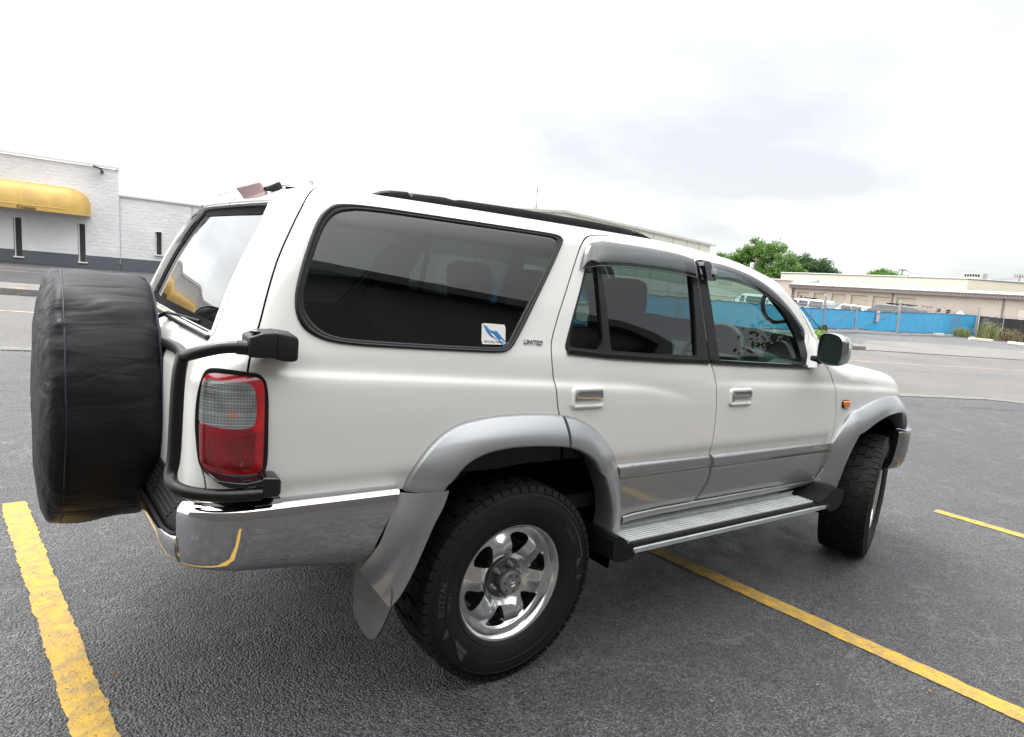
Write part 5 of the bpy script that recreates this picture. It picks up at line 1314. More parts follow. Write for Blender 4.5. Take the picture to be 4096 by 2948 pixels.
sheet('ground', [(-400, -300), (600, -300), (600, 500), (-400, 500)], -.05, A_FAR)
A_YARD = asphalt('pale_yard_asphalt', (.20, .20, .198), 20, .8, .15, 0, .9, .3, .12)
sheet('yard', [(-1.4+20, 13.2), (26.4, 11.3), (60, 2.0), (130, -10), (130, 70), (40, 44), (18, 30)], -.044, A_YARD)
near_edge = [(-40, 17.6), (-20, 12.2), (-8, 9.1), (-1.4, 7.2), (4, 5.45), (8, 4.10), (11.6, 2.80), (12.7, 2.50), (13.7, 2.20), (14.1, 1.80), (17, .2), (40, -12)]
sheet('parking_lot', near_edge+[(40, -40), (-40, -40)], 0, A_LOT)
far_edge = [(-60, 28.9), (-20, 19.7), (-1.77, 15.45), (22.84, 9.85), (24.0, 9.80), (33.6, 7.78), (60, 1.9), (120, -12)]
sheet('road', [(x, y) for x, y in near_edge[:-1]]+[(120, -60)]+far_edge[::-1], -.03, A_ROAD)
# concrete gutter at the lot edge
def strip(line, w0, w1, z0, z1, m, name, kind='structure', label=None):
    a, b = offset_poly(line, w0, False), offset_poly(line, w1, False); n = len(line)
    vs = [(x, y, z1) for x, y in a]+[(x, y, z1) for x, y in b]+[(x, y, z0) for x, y in a]+[(x, y, z0) for x, y in b]
    fs = []
    for i in range(n-1): fs += [(i, i+1, n+i+1, n+i), (i, 2*n+i, 2*n+i+1, i+1), (n+i, n+i+1, 3*n+i+1, 3*n+i)]
    fs += [(0, n, 3*n, 2*n), (n-1, 3*n-1, 4*n-1, 2*n-1)]
    o = fixn(mesh(name, vs, fs, m, None, smooth=False)); return tag(o, kind=kind)
ne = resample(near_edge[2:-1], 120)
ne = [(x+random.uniform(-.02, .02), y+random.uniform(-.03, .03)) for x, y in ne]
strip(ne, -.02, .24, -.06, .012, CONC, 'gutter')
fe = resample(far_edge[:5], 60)
strip(fe, .0, .16, -.06, .11, CONC, 'kerb')
sheet('sidewalk', [(x, y) for x, y in offset_poly(far_edge[:5], .16, False)]+[(26.4, 11.3), (22.9, 12.2), (-1.4, 17.9), (-60, 31.5)], .06, CONC)
sheet('driveway_apron', [(24.0, 9.82), (33.6, 7.80), (60, 1.92), (80, -2.0), (80, 2.5), (60, 7.7), (45.3, 11.35), (39.25, 12.9), (36.2, 13.8), (31.6, 13.5), (26.3, 11.2)], -.012, CONC)
ORANGE = mat('faded_orange_line', (.33, .235, .17), .8, noise=(6, .35))
def stripe(p0, p1, w, z, m, name, jag=0.0, step=.02, kind='structure'):
    n = max(2, int(math.dist(p0, p1)/step)); dx, dy = (p1[0]-p0[0]), (p1[1]-p0[1]); L = math.hypot(dx, dy); nx, ny_ = -dy/L, dx/L
    vs = []; ja = jb = 0
    for i in range(n+1):
        f = i/n; ja = ja*.72+random.gauss(0, jag); jb = jb*.72+random.gauss(0, jag)
        x, y = p0[0]+dx*f, p0[1]+dy*f
        vs.append((x+nx*(w/2+ja), y+ny_*(w/2+ja), z)); vs.append((x-nx*(w/2+jb), y-ny_*(w/2+jb), z))
    fs = [(2*i, 2*i+1, 2*i+3, 2*i+2) for i in range(n)]
    o = mesh(name, vs, fs, m, None, smooth=False)
    if o.data.polygons[0].normal.z < 0: o.data.flip_normals()
    return tag(o, kind=kind)
stripe((-40, 21.5), (60, -3.1), .12, -.026, ORANGE, 'road_line', .01, .5)
stripe((-6, 28.5), (2, 26.4), .12, -.046, ORANGE, 'lot_line', .01, .5); stripe((-6, 26.1), (-.3, 24.7), .12, -.046, ORANGE, 'lot_line', .01, .5)
q = sheet('kerb_paint_mark', [(-1.53, 15.62), (-1.34, 15.58), (-1.30, 15.72), (-1.38, 15.80), (-1.52, 15.76)], .1145, mat('orange_spray', (.65, .14, .04), .7))
CRK = mat('tar_crack', (.16, .155, .15), .9, noise=(3, .4))
stripe((4, 9.1), (40, -.1), .06, -.0262, CRK, 'road_crack', .03, .3)
DCR = mat('open_crack', (.012, .012, .012), .95)
for (a, b, w_) in (((11.2, 2.1), (14.6, .55), .035), ((9.6, 2.6), (12.4, 1.5), .022), ((12.9, 1.9), (15.5, -.3), .022), ((5.2, 3.6), (9.1, 1.4), .016), ((-2.8, 5.9), (-.6, 3.9), .010)):
    pts = []; n_ = 26
    for i in range(n_+1):
        f = i/n_; pts.append((a[0]+(b[0]-a[0])*f+random.gauss(0, .03), a[1]+(b[1]-a[1])*f+random.gauss(0, .05)))
    vs = []
    for i, (x, y) in enumerate(pts):
        ww = w_*(.25+.75*math.sin(math.pi*i/n_))*random.uniform(.3, 1); vs += [(x, y+ww/2, .002), (x+.01, y-ww/2, .002)]
    tag(mesh('asphalt_crack', vs, [(2*i, 2*i+1, 2*i+3, 2*i+2) for i in range(n_)], DCR, None, smooth=False), kind='structure')
# yellow bay lines, worn through to the asphalt in places
def yellow():
    m = bpy.data.materials.new('yellow_paint'); m.use_nodes = True; t = m.node_tree; b = t.nodes['Principled BSDF']
    b.inputs['Roughness'].default_value = .62; tc = N(t, 'ShaderNodeTexCoord')
    n1 = N(t, 'ShaderNodeTexNoise'); n1.inputs['Scale'].default_value = 16; n1.inputs['Detail'].default_value = 6; n1.inputs['Roughness'].default_value = .6; t.links.new(tc.outputs['Object'], n1.inputs['Vector'])
    n2 = N(t, 'ShaderNodeTexNoise'); n2.inputs['Scale'].default_value = 90; n2.inputs['Detail'].default_value = 4; n2.inputs['Roughness'].default_value = .7; t.links.new(tc.outputs['Object'], n2.inputs['Vector'])
    c = N(t, 'ShaderNodeValToRGB'); c.color_ramp.elements[0].position = .40; c.color_ramp.elements[0].color = (.50, .30, .028, 1); c.color_ramp.elements[1].position = .60; c.color_ramp.elements[1].color = (.32, .215, .065, 1)
    t.links.new(n1.outputs[0], c.inputs[0])
    c2 = N(t, 'ShaderNodeValToRGB'); c2.color_ramp.elements[0].position = .33; c2.color_ramp.elements[0].color = (.16, .12, .05, 1); c2.color_ramp.elements[1].position = .40; c2.color_ramp.elements[1].color = (1, 1, 1, 1)
    t.links.new(n2.outputs[0], c2.inputs[0])
    mx = N(t, 'ShaderNodeMix', data_type='RGBA', blend_type='MULTIPLY'); mx.inputs['Factor'].default_value = 1; t.links.new(c.outputs[0], mx.inputs[6]); t.links.new(c2.outputs[0], mx.inputs[7]); t.links.new(mx.outputs[2], b.inputs['Base Color'])
    bp = N(t, 'ShaderNodeBump'); bp.inputs['Distance'].default_value = .006; t.links.new(n2.outputs[0], bp.inputs['Height'])
    bp2 = N(t, 'ShaderNodeBump'); bp2.inputs['Distance'].default_value = .008; t.links.new(n1.outputs[0], bp2.inputs['Height']); t.links.new(bp.outputs[0], bp2.inputs['Normal']); t.links.new(bp2.outputs[0], b.inputs['Normal'])
    return m
YEL = yellow(); random.seed(5)
stripe((-1.485, 1.67), (-1.085, -2.6), .112, .004, YEL, 'bay_line', .0022, .012)
stripe((1.44, .60), (1.745, -2.6), .112, .004, YEL, 'bay_line', .0018, .012)
stripe((4.315, -.62), (4.62, -3.8), .105, .004, YEL, 'bay_line', .0018, .012)
# leaf scraps on the lot
LEAFM = [mat('leaf_green', (.10, .16, .04), .6), mat('leaf_orange', (.45, .17, .06), .6), mat('leaf_straw', (.42, .36, .20), .6)]
spots = [(1.0,-1.14,0),(.97,-1.25,0),(1.75,-.88,0),(2.32,-.93,0),(1.49,-.94,1),(1.83,-.88,1),(1.98,-1.08,1),(2.08,-1.17,2),(1.51,-1.74,1),(1.11,-1.49,2),(-.88,.96,1),(-1.04,.29,1),(-1.24,.44,2),(-1.2,-.24,1),(-.87,-.3,2),(.35,-1.5,1),(.62,-1.35,2),(2.7,-1.0,1),(.1,-1.7,1),(3.1,-.8,2)]
lf_me = []
for k in range(3):
    q = MB(); n_ = 6; vv = []
    for i in range(n_+1):
        f = i/n_; w_ = .0048*math.sin(math.pi*min(1, f*.93+.07)); vv += [(-.014+.028*f, -w_, .003+.003*math.sin(f*3)), (-.014+.028*f, 0, .001), (-.014+.028*f, w_, .0035+.002*math.sin(f*3))]
    fs_ = [(3*i+j, 3*i+3+j, 3*i+4+j, 3*i+1+j) for i in range(n_) for j in range(2)]
    me = bpy.data.meshes.new('leaf_scrap'); me.from_pydata(vv, [], fs_); me.materials.append(LEAFM[k]); lf_me.append(me)
for i, (x, y, k) in enumerate(spots):
    o = bpy.data.objects.new('leaf_scrap', lf_me[k]); COL.objects.link(o); o.location = (x, y, .003); o.rotation_euler = (0, 0, i*1.7); o.scale = ((1.0, .75, .6)[k]*(.8+.4*((i*7) % 5)/5),)*3
    tag(o, ['small curled green leaf scrap lying on the dark asphalt', 'small dry orange leaf scrap lying on the dark asphalt', 'small pale straw coloured leaf scrap on the dark asphalt'][k], 'leaf', ['green leaf scraps on the asphalt', 'orange leaf scraps on the asphalt', 'straw coloured leaf scraps on the asphalt'][k])

# everything beyond the lot stands plumb; the lot itself tilts slightly, so plumb leans a little here
TX, TY = -.0275, .0275
def E_(x, y, h, x0=0, y0=0, lev=0.0): return (x+TX*h, y+TY*h, h+lev*.0275*((x-x0)-(y-y0)))
def lean(o, x0=0, y0=0, lev=0.0):
    for v in o.data.vertices:
        w = o.matrix_world @ v.co if False else v.co
        v.co = E_(w.x, w.y, w.z, x0, y0, lev)
    return o

# ---------------------------------------------------------------- white block building on the left
def block_mat(name, col, sc=1.0, bump=.02):
    m = bpy.data.materials.new(name); m.use_nodes = True; t = m.node_tree; b = t.nodes['Principled BSDF']; b.inputs['Roughness'].default_value = .85
    tc = N(t, 'ShaderNodeTexCoord'); mpn = N(t, 'ShaderNodeMapping'); mpn.inputs['Rotation'].default_value = (R(90), 0, 0); t.links.new(tc.outputs['Object'], mpn.inputs[0])
    br = N(t, 'ShaderNodeTexBrick'); br.inputs['Color1'].default_value = (*[c*1.03 for c in col], 1); br.inputs['Color2'].default_value = (*[c*1.0 for c in col], 1); br.inputs['Mortar'].default_value = (*[c*.975 for c in col], 1)
    br.inputs['Scale'].default_value = 1.0; br.inputs['Brick Width'].default_value = .30; br.inputs['Row Height'].default_value = .15; br.inputs['Mortar Size'].default_value = .006; t.links.new(mpn.outputs[0], br.inputs['Vector'])
    n = N(t, 'ShaderNodeTexNoise'); n.inputs['Scale'].default_value = 5; n.inputs['Detail'].default_value = 6; n.inputs['Roughness'].default_value = .6; t.links.new(tc.outputs['Object'], n.inputs['Vector'])
    n4 = N(t, 'ShaderNodeTexNoise'); n4.inputs['Scale'].default_value = .8; n4.inputs['Detail'].default_value = 4; t.links.new(tc.outputs['Object'], n4.inputs['Vector'])
    r = N(t, 'ShaderNodeMapRange'); r.inputs[1].default_value = .35; r.inputs[2].default_value = .65; r.inputs[3].default_value = .93; r.inputs[4].default_value = 1.05; t.links.new(n4.outputs[0], r.inputs[0])
    s = N(t, 'ShaderNodeVectorMath', operation='SCALE'); t.links.new(br.outputs[0], s.inputs[0]); t.links.new(r.outputs[0], s.inputs['Scale']); t.links.new(s.outputs[0], b.inputs['Base Color'])
    ad = N(t, 'ShaderNodeMath', operation='MULTIPLY_ADD'); ad.inputs[1].default_value = -.12; t.links.new(br.outputs['Fac'], ad.inputs[0]); t.links.new(n.outputs[0], ad.inputs[2])
    bp = N(t, 'ShaderNodeBump'); bp.inputs['Distance'].default_value = bump; t.links.new(ad.outputs[0], bp.inputs['Height']); t.links.new(bp.outputs[0], b.inputs['Normal'])
    return m
WB = block_mat("white_painted_block", (.77, .762, .755), bump=.035); GB = block_mat('dark_painted_block', (.115, .12, .135), bump=.02)
WINF = mat('window_frame_white', (.75, .74, .70), .5); WING = mat('dark_window_pane', (.065, .058, .055), .10, spec=.6)
def wall_face(x0, x1, z0, z1, y, cut):
    """front wall quads with rectangular openings cut (xa, xb, za, zb)"""
    xs = sorted({x0, x1, *[c[0] for c in cut], *[c[1] for c in cut]}); zs = sorted({z0, z1, *[c[2] for c in cut], *[c[3] for c in cut]})
    xs = [x for x in xs if x0 <= x <= x1]; zs = [z for z in zs if z0 <= z <= z1]
    q = MB()
    for a, b in zip(xs, xs[1:]):
        for c, d in zip(zs, zs[1:]):
            if any(k[0] <= (a+b)/2 <= k[1] and k[2] <= (c+d)/2 <= k[3] for k in cut): continue
            q.quad((a, y, c), (b, y, c), (b, y, d), (a, y, d))
    return q
left_b = empty('block_building', (0, 31.6, 0)); left_b.location = (0, 0, 0)
tag(left_b, 'white painted block building with dark painted base and narrow slot windows', 'building')
wins = [(-9.25, -8.98, .19, 1.74), (-6.8, -6.53, .19, 1.74), (-4.15, -3.88, .19, 1.74), (-1.54, -1.27, .19, 1.74), (.65, .92, .16, 1.75), (3.57, 3.84, .74, 1.75), (6.6, 6.87, .74, 1.75), (9.6, 9.87, .74, 1.75)]
YB = 31.6
q = wall_face(-16, 2.19, .46, 4.18, YB, wins); q.quad((2.19, YB, .46), (2.19, YB+12, .46), (2.19, YB+12, 4.18), (2.19, YB, 4.18)); q.quad((-16, YB, .46), (-16, YB+12, .46), (-16, YB+12, 4.18), (-16, YB, 4.18))
q.quad((-16, YB, 4.18), (2.19, YB, 4.18), (2.19, YB+12, 4.18), (-16, YB+12, 4.18)); lean(fixn(q.build('wall', WB, left_b)))
q = wall_face(-16, 2.19, -.1, .455, YB-.012, wins); q.quad((-16, YB-.012, .455), (2.19, YB-.012, .455), (2.19, YB, .457), (-16, YB, .457)); lean(q.build('wall_base', GB, left_b))
q = MB(); q.box((-6.9, YB-.03, 4.25), (18.26, .12, .10)); q.box((2.16, YB+6, 4.25), (.12, 12, .10)); lean(q.build('roof_coping', WINF, left_b))
q = wall_face(2.19, 18, .46, 3.10, YB+.05, wins); q.quad((2.19, YB+.05, 3.10), (18, YB+.05, 3.10), (18, YB+12, 3.10), (2.19, YB+12, 3.10)); q.quad((18, YB+.05, .46), (18, YB+12, .46), (18, YB+12, 3.10), (18, YB+.05, 3.10)); lean(q.build('wing_wall', WB, left_b))
q = wall_face(2.19, 18, -.1, .455, YB+.038, wins); q.quad((2.19, YB+.038, .455), (18, YB+.038, .455), (18, YB+.05, .457), (2.19, YB+.05, .457)); lean(q.build('wing_base', GB, left_b))
q = MB(); q.box((10.1, YB+.02, 3.14), (15.8, .12, .08)); lean(q.build('wing_coping', WINF, left_b))
for xj, wj in ((2.20, .035), (5.1, .02)):
    q = MB(); q.box((xj, YB+.035, 1.65), (wj, .05, 2.9)); lean(q.build('control_joint', mat('joint_grey', (.45, .44, .43), .8), left_b))
for (a, b, c, d) in wins:
    q = MB(); w_ = b-a
    q.quad((a, YB-.012, c), (a, YB+.30, c), (a, YB+.30, d), (a, YB-.012, d)); q.quad((b, YB-.012, c), (b, YB-.012, d), (b, YB+.30, d), (b, YB+.30, c)); q.quad((a, YB-.012, d), (a, YB+.3, d), (b, YB+.3, d), (b, YB-.012, d))
    q.box(((a+b)/2+.01, YB+.0, c-.02), (w_+.10, .16, .05)); q.box((a+.045, YB+.12, (c+d)/2), (.05, .06, d-c))
    fw = lean(q.build('window', WINF, left_b)); q = MB(); q.quad((a, YB+.16, c), (b, YB+.16, c), (b, YB+.16, d), (a, YB+.16, d)); lean(q.build('pane', WING, fw))
# floodlight on the parapet
q = MB(); q.box((1.57, YB-.08, 4.00), (.10, .16, .12)); q.box((1.52, YB-.22, 4.07), (.05, .18, .05)); q.box((1.38, YB-.38, 4.13), (.34, .30, .05), Matrix.Rotation(R(14), 3, 'Y'))
fl = tag(lean(q.build('wall_floodlight', mat('floodlight_bronze', (.06, .055, .05), .5))), 'bronze floodlight on a bracket near the top corner of the white block wall', 'light')
# dome awning
def awning(x0, x1, y, zb, zt, out, name):
    h = zt-zb; N_ = 10; hv = .19
    arc = [(out*math.cos(a)**.80, h*math.sin(a)) for a in [math.pi/2*i/N_ for i in range(N_+1)]]
    xs = []; x = x0+out
    secs = []
    # left rounded end, ribs, right rounded end
    for i in range(8): secs.append((x0+out*(1-math.cos(math.pi/2*i/8)), math.sin(math.pi/2*i/8)))
    nx = int((x1-x0-2*out)/.28)
    for i in range(nx+1): secs.append((x0+out+(x1-x0-2*out)*i/nx, 1.0))
    for i in range(7, -1, -1): secs.append((x1-out*(1-math.cos(math.pi/2*i/8)), math.sin(math.pi/2*i/8)))
    vs = []
    for (x, k) in secs:
        kk = max(.02, k)
        for (o_, z_) in arc:
            vs.append((x, y-o_*kk, zb+z_*(kk**.55)))
        vs.append((x, y-out*kk, zb-hv))
    n_ = N_+2; fs = []
    for i in range(len(secs)-1):
        for j in range(N_): fs.append((i*n_+j, (i+1)*n_+j, (i+1)*n_+j+1, i*n_+j+1))
        fs.append((i*n_, i*n_+n_-1, (i+1)*n_+n_-1, (i+1)*n_))
    o = mesh(name, vs, fs, mat('awning_canvas', (.56, .36, .095), .55, noise=(1.6, .14), bump=(3, .02)), None, smooth=True, angle=35)
    fixn(o); lean(o); return o
aw = awning(-11.5, 1.13, YB, 2.27, 3.18, .95, 'awning')
tag(aw, 'faded yellow barrel awning over the windows of the white block building', 'awning')
rb_ = MB()
for i in range(9):
    x = -10+1.25*i+.02
    if x < .15: rb_.tube([(x+(0), YB-.95*math.cos(a)**.8-.004, 2.27+.91*math.sin(a)+.004) for a in [math.pi/2*j/8 for j in range(9)]], .012, 5)
rb_.tube([(-10.5, YB-.955, 2.262), (.18, YB-.955, 2.262)], .014, 5)
lean(rb_.build('awning_rib', mat('awning_seam', (.74, .49, .15), .6), aw))
def wall_text(body, size, x, y, z, m, parent, name='lettering', sx=1.0):
    v0, f0 = text_mesh(body, size, .004, .003, sx)
    o = mesh(name, [(x+p.x, y-p.z, z+p.y) for p in v0], f0, m, parent, smooth=False); return lean(o)
DKT = mat('awning_lettering_brown', (.10, .07, .03), .6)
wall_text('Creases', .19, -1.10, YB-.975, 2.160, DKT, aw)
wall_text('Starch', .20, -4.6, YB-.957, 2.165, DKT, aw) if False else None

# ---------------------------------------------------------------- pale metal building behind the car
mid = empty('metal_warehouse'); tag(mid, 'tall cream metal clad warehouse with a low pitched roof behind the white car', 'building')
CREAM = mat('cream_cladding', (.62, .60, .52), .6, noise=(.25, .05))
q = MB(); q.add([(29, 45, 0), (38.3, 45, 0), (59.0, 45, 0), (59.0, 45, 6.50), (38.3, 45, 7.28), (29, 45, 6.35), (59, 62, 0), (59, 62, 6.50), (29, 62, 0), (29, 62, 6.35), (38.3, 62, 7.28)], [(0, 1, 4, 5), (1, 2, 3, 4), (2, 6, 7, 3), (0, 5, 9, 8), (5, 4, 10, 9), (4, 3, 7, 10)])
lean(fixn(q.build('wall', CREAM, mid)))
q = MB()
for (a, za), (b, zb) in (((28.8, 6.33), (38.3, 7.28)), ((38.3, 7.28), (59.25, 6.49))):
    q.add([(a, 44.80, za), (b, 44.80, zb), (b, 44.80, zb+.22), (a, 44.80, za+.22), (a, 45.1, za), (b, 45.1, zb), (b, 45.1, zb+.22), (a, 45.1, za+.22)], [(0, 1, 2, 3), (3, 2, 6, 7), (0, 4, 5, 1), (1, 5, 6, 2)])
q.box((59.15, 53, 6.60), (.3, 17, .22)); lean(fixn(q.build('eave_trim', mat('eave_cream', (.52, .50, .44), .5), mid)))
q = MB()
for x in (32, 34.5, 37, 39.9, 43.8, 45.9, 47.9, 50.1, 53.0, 55.2, 57.2): q.box((x, 44.985, lerp_tab([(29, 6.35), (38.3, 7.28), (59, 6.5)], x)/2), (.045, .03, lerp_tab([(29, 6.35), (38.3, 7.28), (59, 6.5)], x)-.05))
lean(q.build('cladding_joint', mat('joint_beige', (.38, .36, .31), .7), mid))  # panel joints, a darker beige than the cladding
q = MB(); q.tube([(35.9, 46, 7.2), (35.9, 46, 9.25)], .018, 5); q.tube([(35.7, 46, 7.15), (35.9, 46, 7.7), (36.1, 46, 7.15)], .02, 5); q.box((35.9, 46, 8.85), (.06, .06, .12))
tag(lean(q.build('roof_antenna', M['grayplastic'])), 'thin whip antenna on the roof of the tall cream warehouse', 'antenna')

# ---------------------------------------------------------------- storage units with roller doors
TAN = mat('tan_stucco', (.50, .42, .355), .85, noise=(.6, .05), bump=(20, .01)); ROLL = mat('roller_door_beige', (.50, .44, .34), .6)
sto = empty('storage_building'); tag(sto, 'low tan storage building with beige roller doors and a brown eave behind the blue fence', 'building')
X0 = 75.0; doors = [(44.0, 42.47), (41.87, 40.27), (39.66, 37.97), (37.37, 35.56), (34.92, 33.08), (32.43, 30.45)]
def st(o): return lean(o, 75, 44.6, 1.0)
# built in (y, z) on the plane x = X0
def wall_x(x, y0, y1, z0, z1, cut):
    ys = sorted({y0, y1, *[c for k in cut for c in k[:2]]}); zs = sorted({z0, z1, *[k[3] for k in cut], *[k[2] for k in cut]}); q = MB()
    for a, b in zip(ys, ys[1:]):
        for c, d in zip(zs, zs[1:]):
            if any(k[0] <= (a+b)/2 <= k[1] and k[2] <= (c+d)/2 <= k[3] for k in cut): continue
            q.quad((x, a, c), (x, a, d), (x, b, d), (x, b, c))
    return q
cut = [(b, a, -.9, 2.66) for a, b in doors]
q = wall_x(X0, -6, 44.65, -1.0, 3.15, cut); q.quad((X0, 44.65, -1), (X0+18, 44.65, -1), (X0+18, 44.65, 3.6), (X0, 44.65, 3.6)); st(fixn(q.build('wall', TAN, sto)))
q = wall_x(X0-.2, 44.65, 66, -1.2, 3.98, []); q.quad((X0-.2, 44.65, -1), (X0+.0, 44.65, -1), (X0+.0, 44.65, 3.98), (X0-.2, 44.65, 3.98)); st(fixn(q.build('end_wall', TAN, sto)))
q = MB(); q.box((X0-.1, 55.3, 4.05), (.5, 21.4, .16)); st(q.build('end_wall_coping', mat('coping_pale', (.55, .53, .50), .6), sto))
for k_, (a, b) in enumerate(doors):
    q = MB(); n_ = 24
    for i in range(n_):
        z0 = -.9+3.56*i/n_; z1 = -.9+3.56*(i+1)/n_; q.quad((X0+.16, a, z0), (X0+.16, b, z0), (X0+.12, b, (z0+z1)/2), (X0+.12, a, (z0+z1)/2)); q.quad((X0+.12, a, (z0+z1)/2), (X0+.12, b, (z0+z1)/2), (X0+.16, b, z1), (X0+.16, a, z1))
    d_ = st(q.build('roller_door', ROLL, sto)); q = MB(); q.box((X0+.07, a+.05, .9), (.12, .10, 3.6)); q.box((X0+.07, b-.03, .9), (.12, .06, 3.6)); q.box((X0+.07, (a+b)/2, 2.70), (.12, a-b+.1, .09)); st(q.build('door_frame', mat('door_frame_brown', (.36, .24, .15), .7) if k_ == 0 else bpy.data.materials['door_frame_brown'], d_))
q = MB(); n_ = 170
for i in range(n_):
    y0 = 44.9-50.9*i/n_; y1 = 44.9-50.9*(i+.5)/n_; y2 = 44.9-50.9*(i+1)/n_
    q.quad((X0-.50, y0, 3.12), (X0-.50, y1, 3.12), (X0-.50, y1, 3.46), (X0-.50, y0, 3.46)); q.quad((X0-.46, y1, 3.12), (X0-.46, y2, 3.12), (X0-.46, y2, 3.46), (X0-.46, y1, 3.46))
q.quad((X0-.46, 44.9, 3.12), (X0-.46, -6, 3.12), (X0, -6, 3.12), (X0, 44.9, 3.12)); q.box((X0-.50, 19.45, 3.49), (.10, 50.9, .09)); st(q.build('eave_fascia', mat('fascia_brown', (.20, .165, .15), .6), sto))
q = MB(); q.quad((X0-.52, 44.9, 3.55), (X0-.52, -6, 3.55), (X0+17, -6, 4.05), (X0+17, 44.9, 4.05))
for i in range(60): y = 44.6-.85*i; q.box((X0+8.2, y, 3.83), (17.4, .10, .07), Matrix.Rotation(-math.atan(.5/17.5), 3, 'Y'))
st(q.build('roof', mat('white_metal_roof', (.74, .73, .71), .45), sto))
for y in (32.85, 22.56, 44.5):
    q = MB(); q.box((X0-.08, y, 1.1), (.12, .12, 4.1)); st(q.build('downspout', bpy.data.materials['fascia_brown'], sto))
q = MB(); q.box((X0-.02, 20.8, 1.55), (.06, .9, 1.2)); st(q.build('wall_panel', mat('panel_tan', (.60, .52, .45), .6), sto))
# turbine hood on the roof
q = MB(); q.lathe([(1.15, 0), (1.10, .25), (.95, .48), (.65, .66), (.25, .74), (0, .75)], Matrix.Translation((86, 49.0, 4.10)), 20); v_ = q.build('roof_vent', mat('galvanised', (.42, .45, .48), .4, .6), None, True); st(v_); tag(v_, 'round galvanised vent hood on the roof beside the cream building', 'vent')

# long cream building behind
crm = empty('cream_building'); tag(crm, 'large pale yellow flat roofed building rising behind the storage units', 'building')
PY = mat('pale_yellow_wall', (.72, .66, .52), .8, noise=(.3, .04)); co = [(96, 60), (95, 54.6), (95, 33.4), (104, 28.9), (125, 18)]
q = MB(); zt = 5.80; z_ = [5.85, 5.80, 5.80, 5.80, 5.80]
vs = [(x, y, -2) for x, y in co]+[(x, y, zt) for x, y in co]+[(130, 60, zt)]; q.add(vs, [(i, i+1, 6+i, 5+i) for i in range(4)]+[(5, 6, 7, 8, 9, 10)])
lean(fixn(q.build('wall', PY, crm)), 95, 54.6, 1.0)
q = MB()
for a, b in zip(co, co[1:]): q.tube([(a[0]-.1, a[1], zt+.06), (b[0]-.1, b[1]-.05, zt+.06)], .11, 4)
lean(q.build('parapet_trim', mat('trim_grey', (.30, .32, .31), .6), crm), 95, 54.6, 1.0)
q = MB(); q.box((94.9, 46.4, 4.1), (.1, 3.0, .25)); lean(q.build('window', mat('window_shutter', (.6, .58, .5), .5), crm), 95, 54.6, 1.0)
ac = MB(); ac.box((97.5, 33.6, 6.28), (1.5, 2.3, .75), None, .02); a_ = lean(ac.build('rooftop_air_conditioner', mat('ac_metal', (.38, .38, .37), .5)), 95, 54.6, 1.0)
tag(a_, 'grey rooftop air conditioning unit on the pale yellow building', 'air conditioner'); ac = MB()
for i in range(6): ac.box((96.73, 34.4-.30*i, 6.36), (.03, .17, .30))
lean(ac.build('vent_grille', M['liner'], a_), 95, 54.6, 1.0)

# ---------------------------------------------------------------- fence
PIPE = mat('galvanised_pipe', (.36, .37, .38), .45, .5); TARP = mat('blue_screen', (.055, .36, .62), .75, noise=(1.5, .07), bump=(8, .008)); BTARP = mat('black_screen', (.030, .028, .028), .85, noise=(2, .3)); HEM = mat('screen_hem', (.02, .025, .05), .8)
def mesh_wire():
    m = bpy.data.materials.new('chain_link'); m.use_nodes = True; t = m.node_tree; t.nodes.clear()
    o = N(t, 'ShaderNodeOutputMaterial'); tr = N(t, 'ShaderNodeBsdfTransparent'); df = N(t, 'ShaderNodeBsdfDiffuse'); df.inputs[0].default_value = (.32, .33, .34, 1); mx = N(t, 'ShaderNodeMixShader')
    tc = N(t, 'ShaderNodeTexCoord'); sp = N(t, 'ShaderNodeSeparateXYZ'); t.links.new(tc.outputs['UV'], sp.inputs[0])
    def dia(sgn):
        a = N(t, 'ShaderNodeMath', operation='MULTIPLY_ADD'); a.inputs[1].default_value = sgn; t.links.new(sp.outputs[1], a.inputs[0]); t.links.new(sp.outputs[0], a.inputs[2])
        d = N(t, 'ShaderNodeMath', operation='DIVIDE'); d.inputs[1].default_value = .07; t.links.new(a.outputs[0], d.inputs[0])
        f = N(t, 'ShaderNodeMath', operation='FRACT'); t.links.new(d.outputs[0], f.inputs[0]); l = N(t, 'ShaderNodeMath', operation='LESS_THAN'); l.inputs[1].default_value = .11; t.links.new(f.outputs[0], l.inputs[0]); return l
    a, b = dia(1), dia(-1); mxm = N(t, 'ShaderNodeMath', operation='MAXIMUM'); t.links.new(a.outputs[0], mxm.inputs[0]); t.links.new(b.outputs[0], mxm.inputs[1])
    t.links.new(mxm.outputs[0], mx.inputs[0]); t.links.new(tr.outputs[0], mx.inputs[1]); t.links.new(df.outputs[0], mx.inputs[2]); t.links.new(mx.outputs[0], o.inputs[0]); return m
WIRE = mesh_wire()
HS = [(12, 1.25), (23.1, 1.27), (26.3, 1.27), (34.85, 1.36), (41.9, 1.42), (46.9, 1.50), (56.2, 1.71), (62.5, 1.83), (66, 1.88), (80, 1.9)]
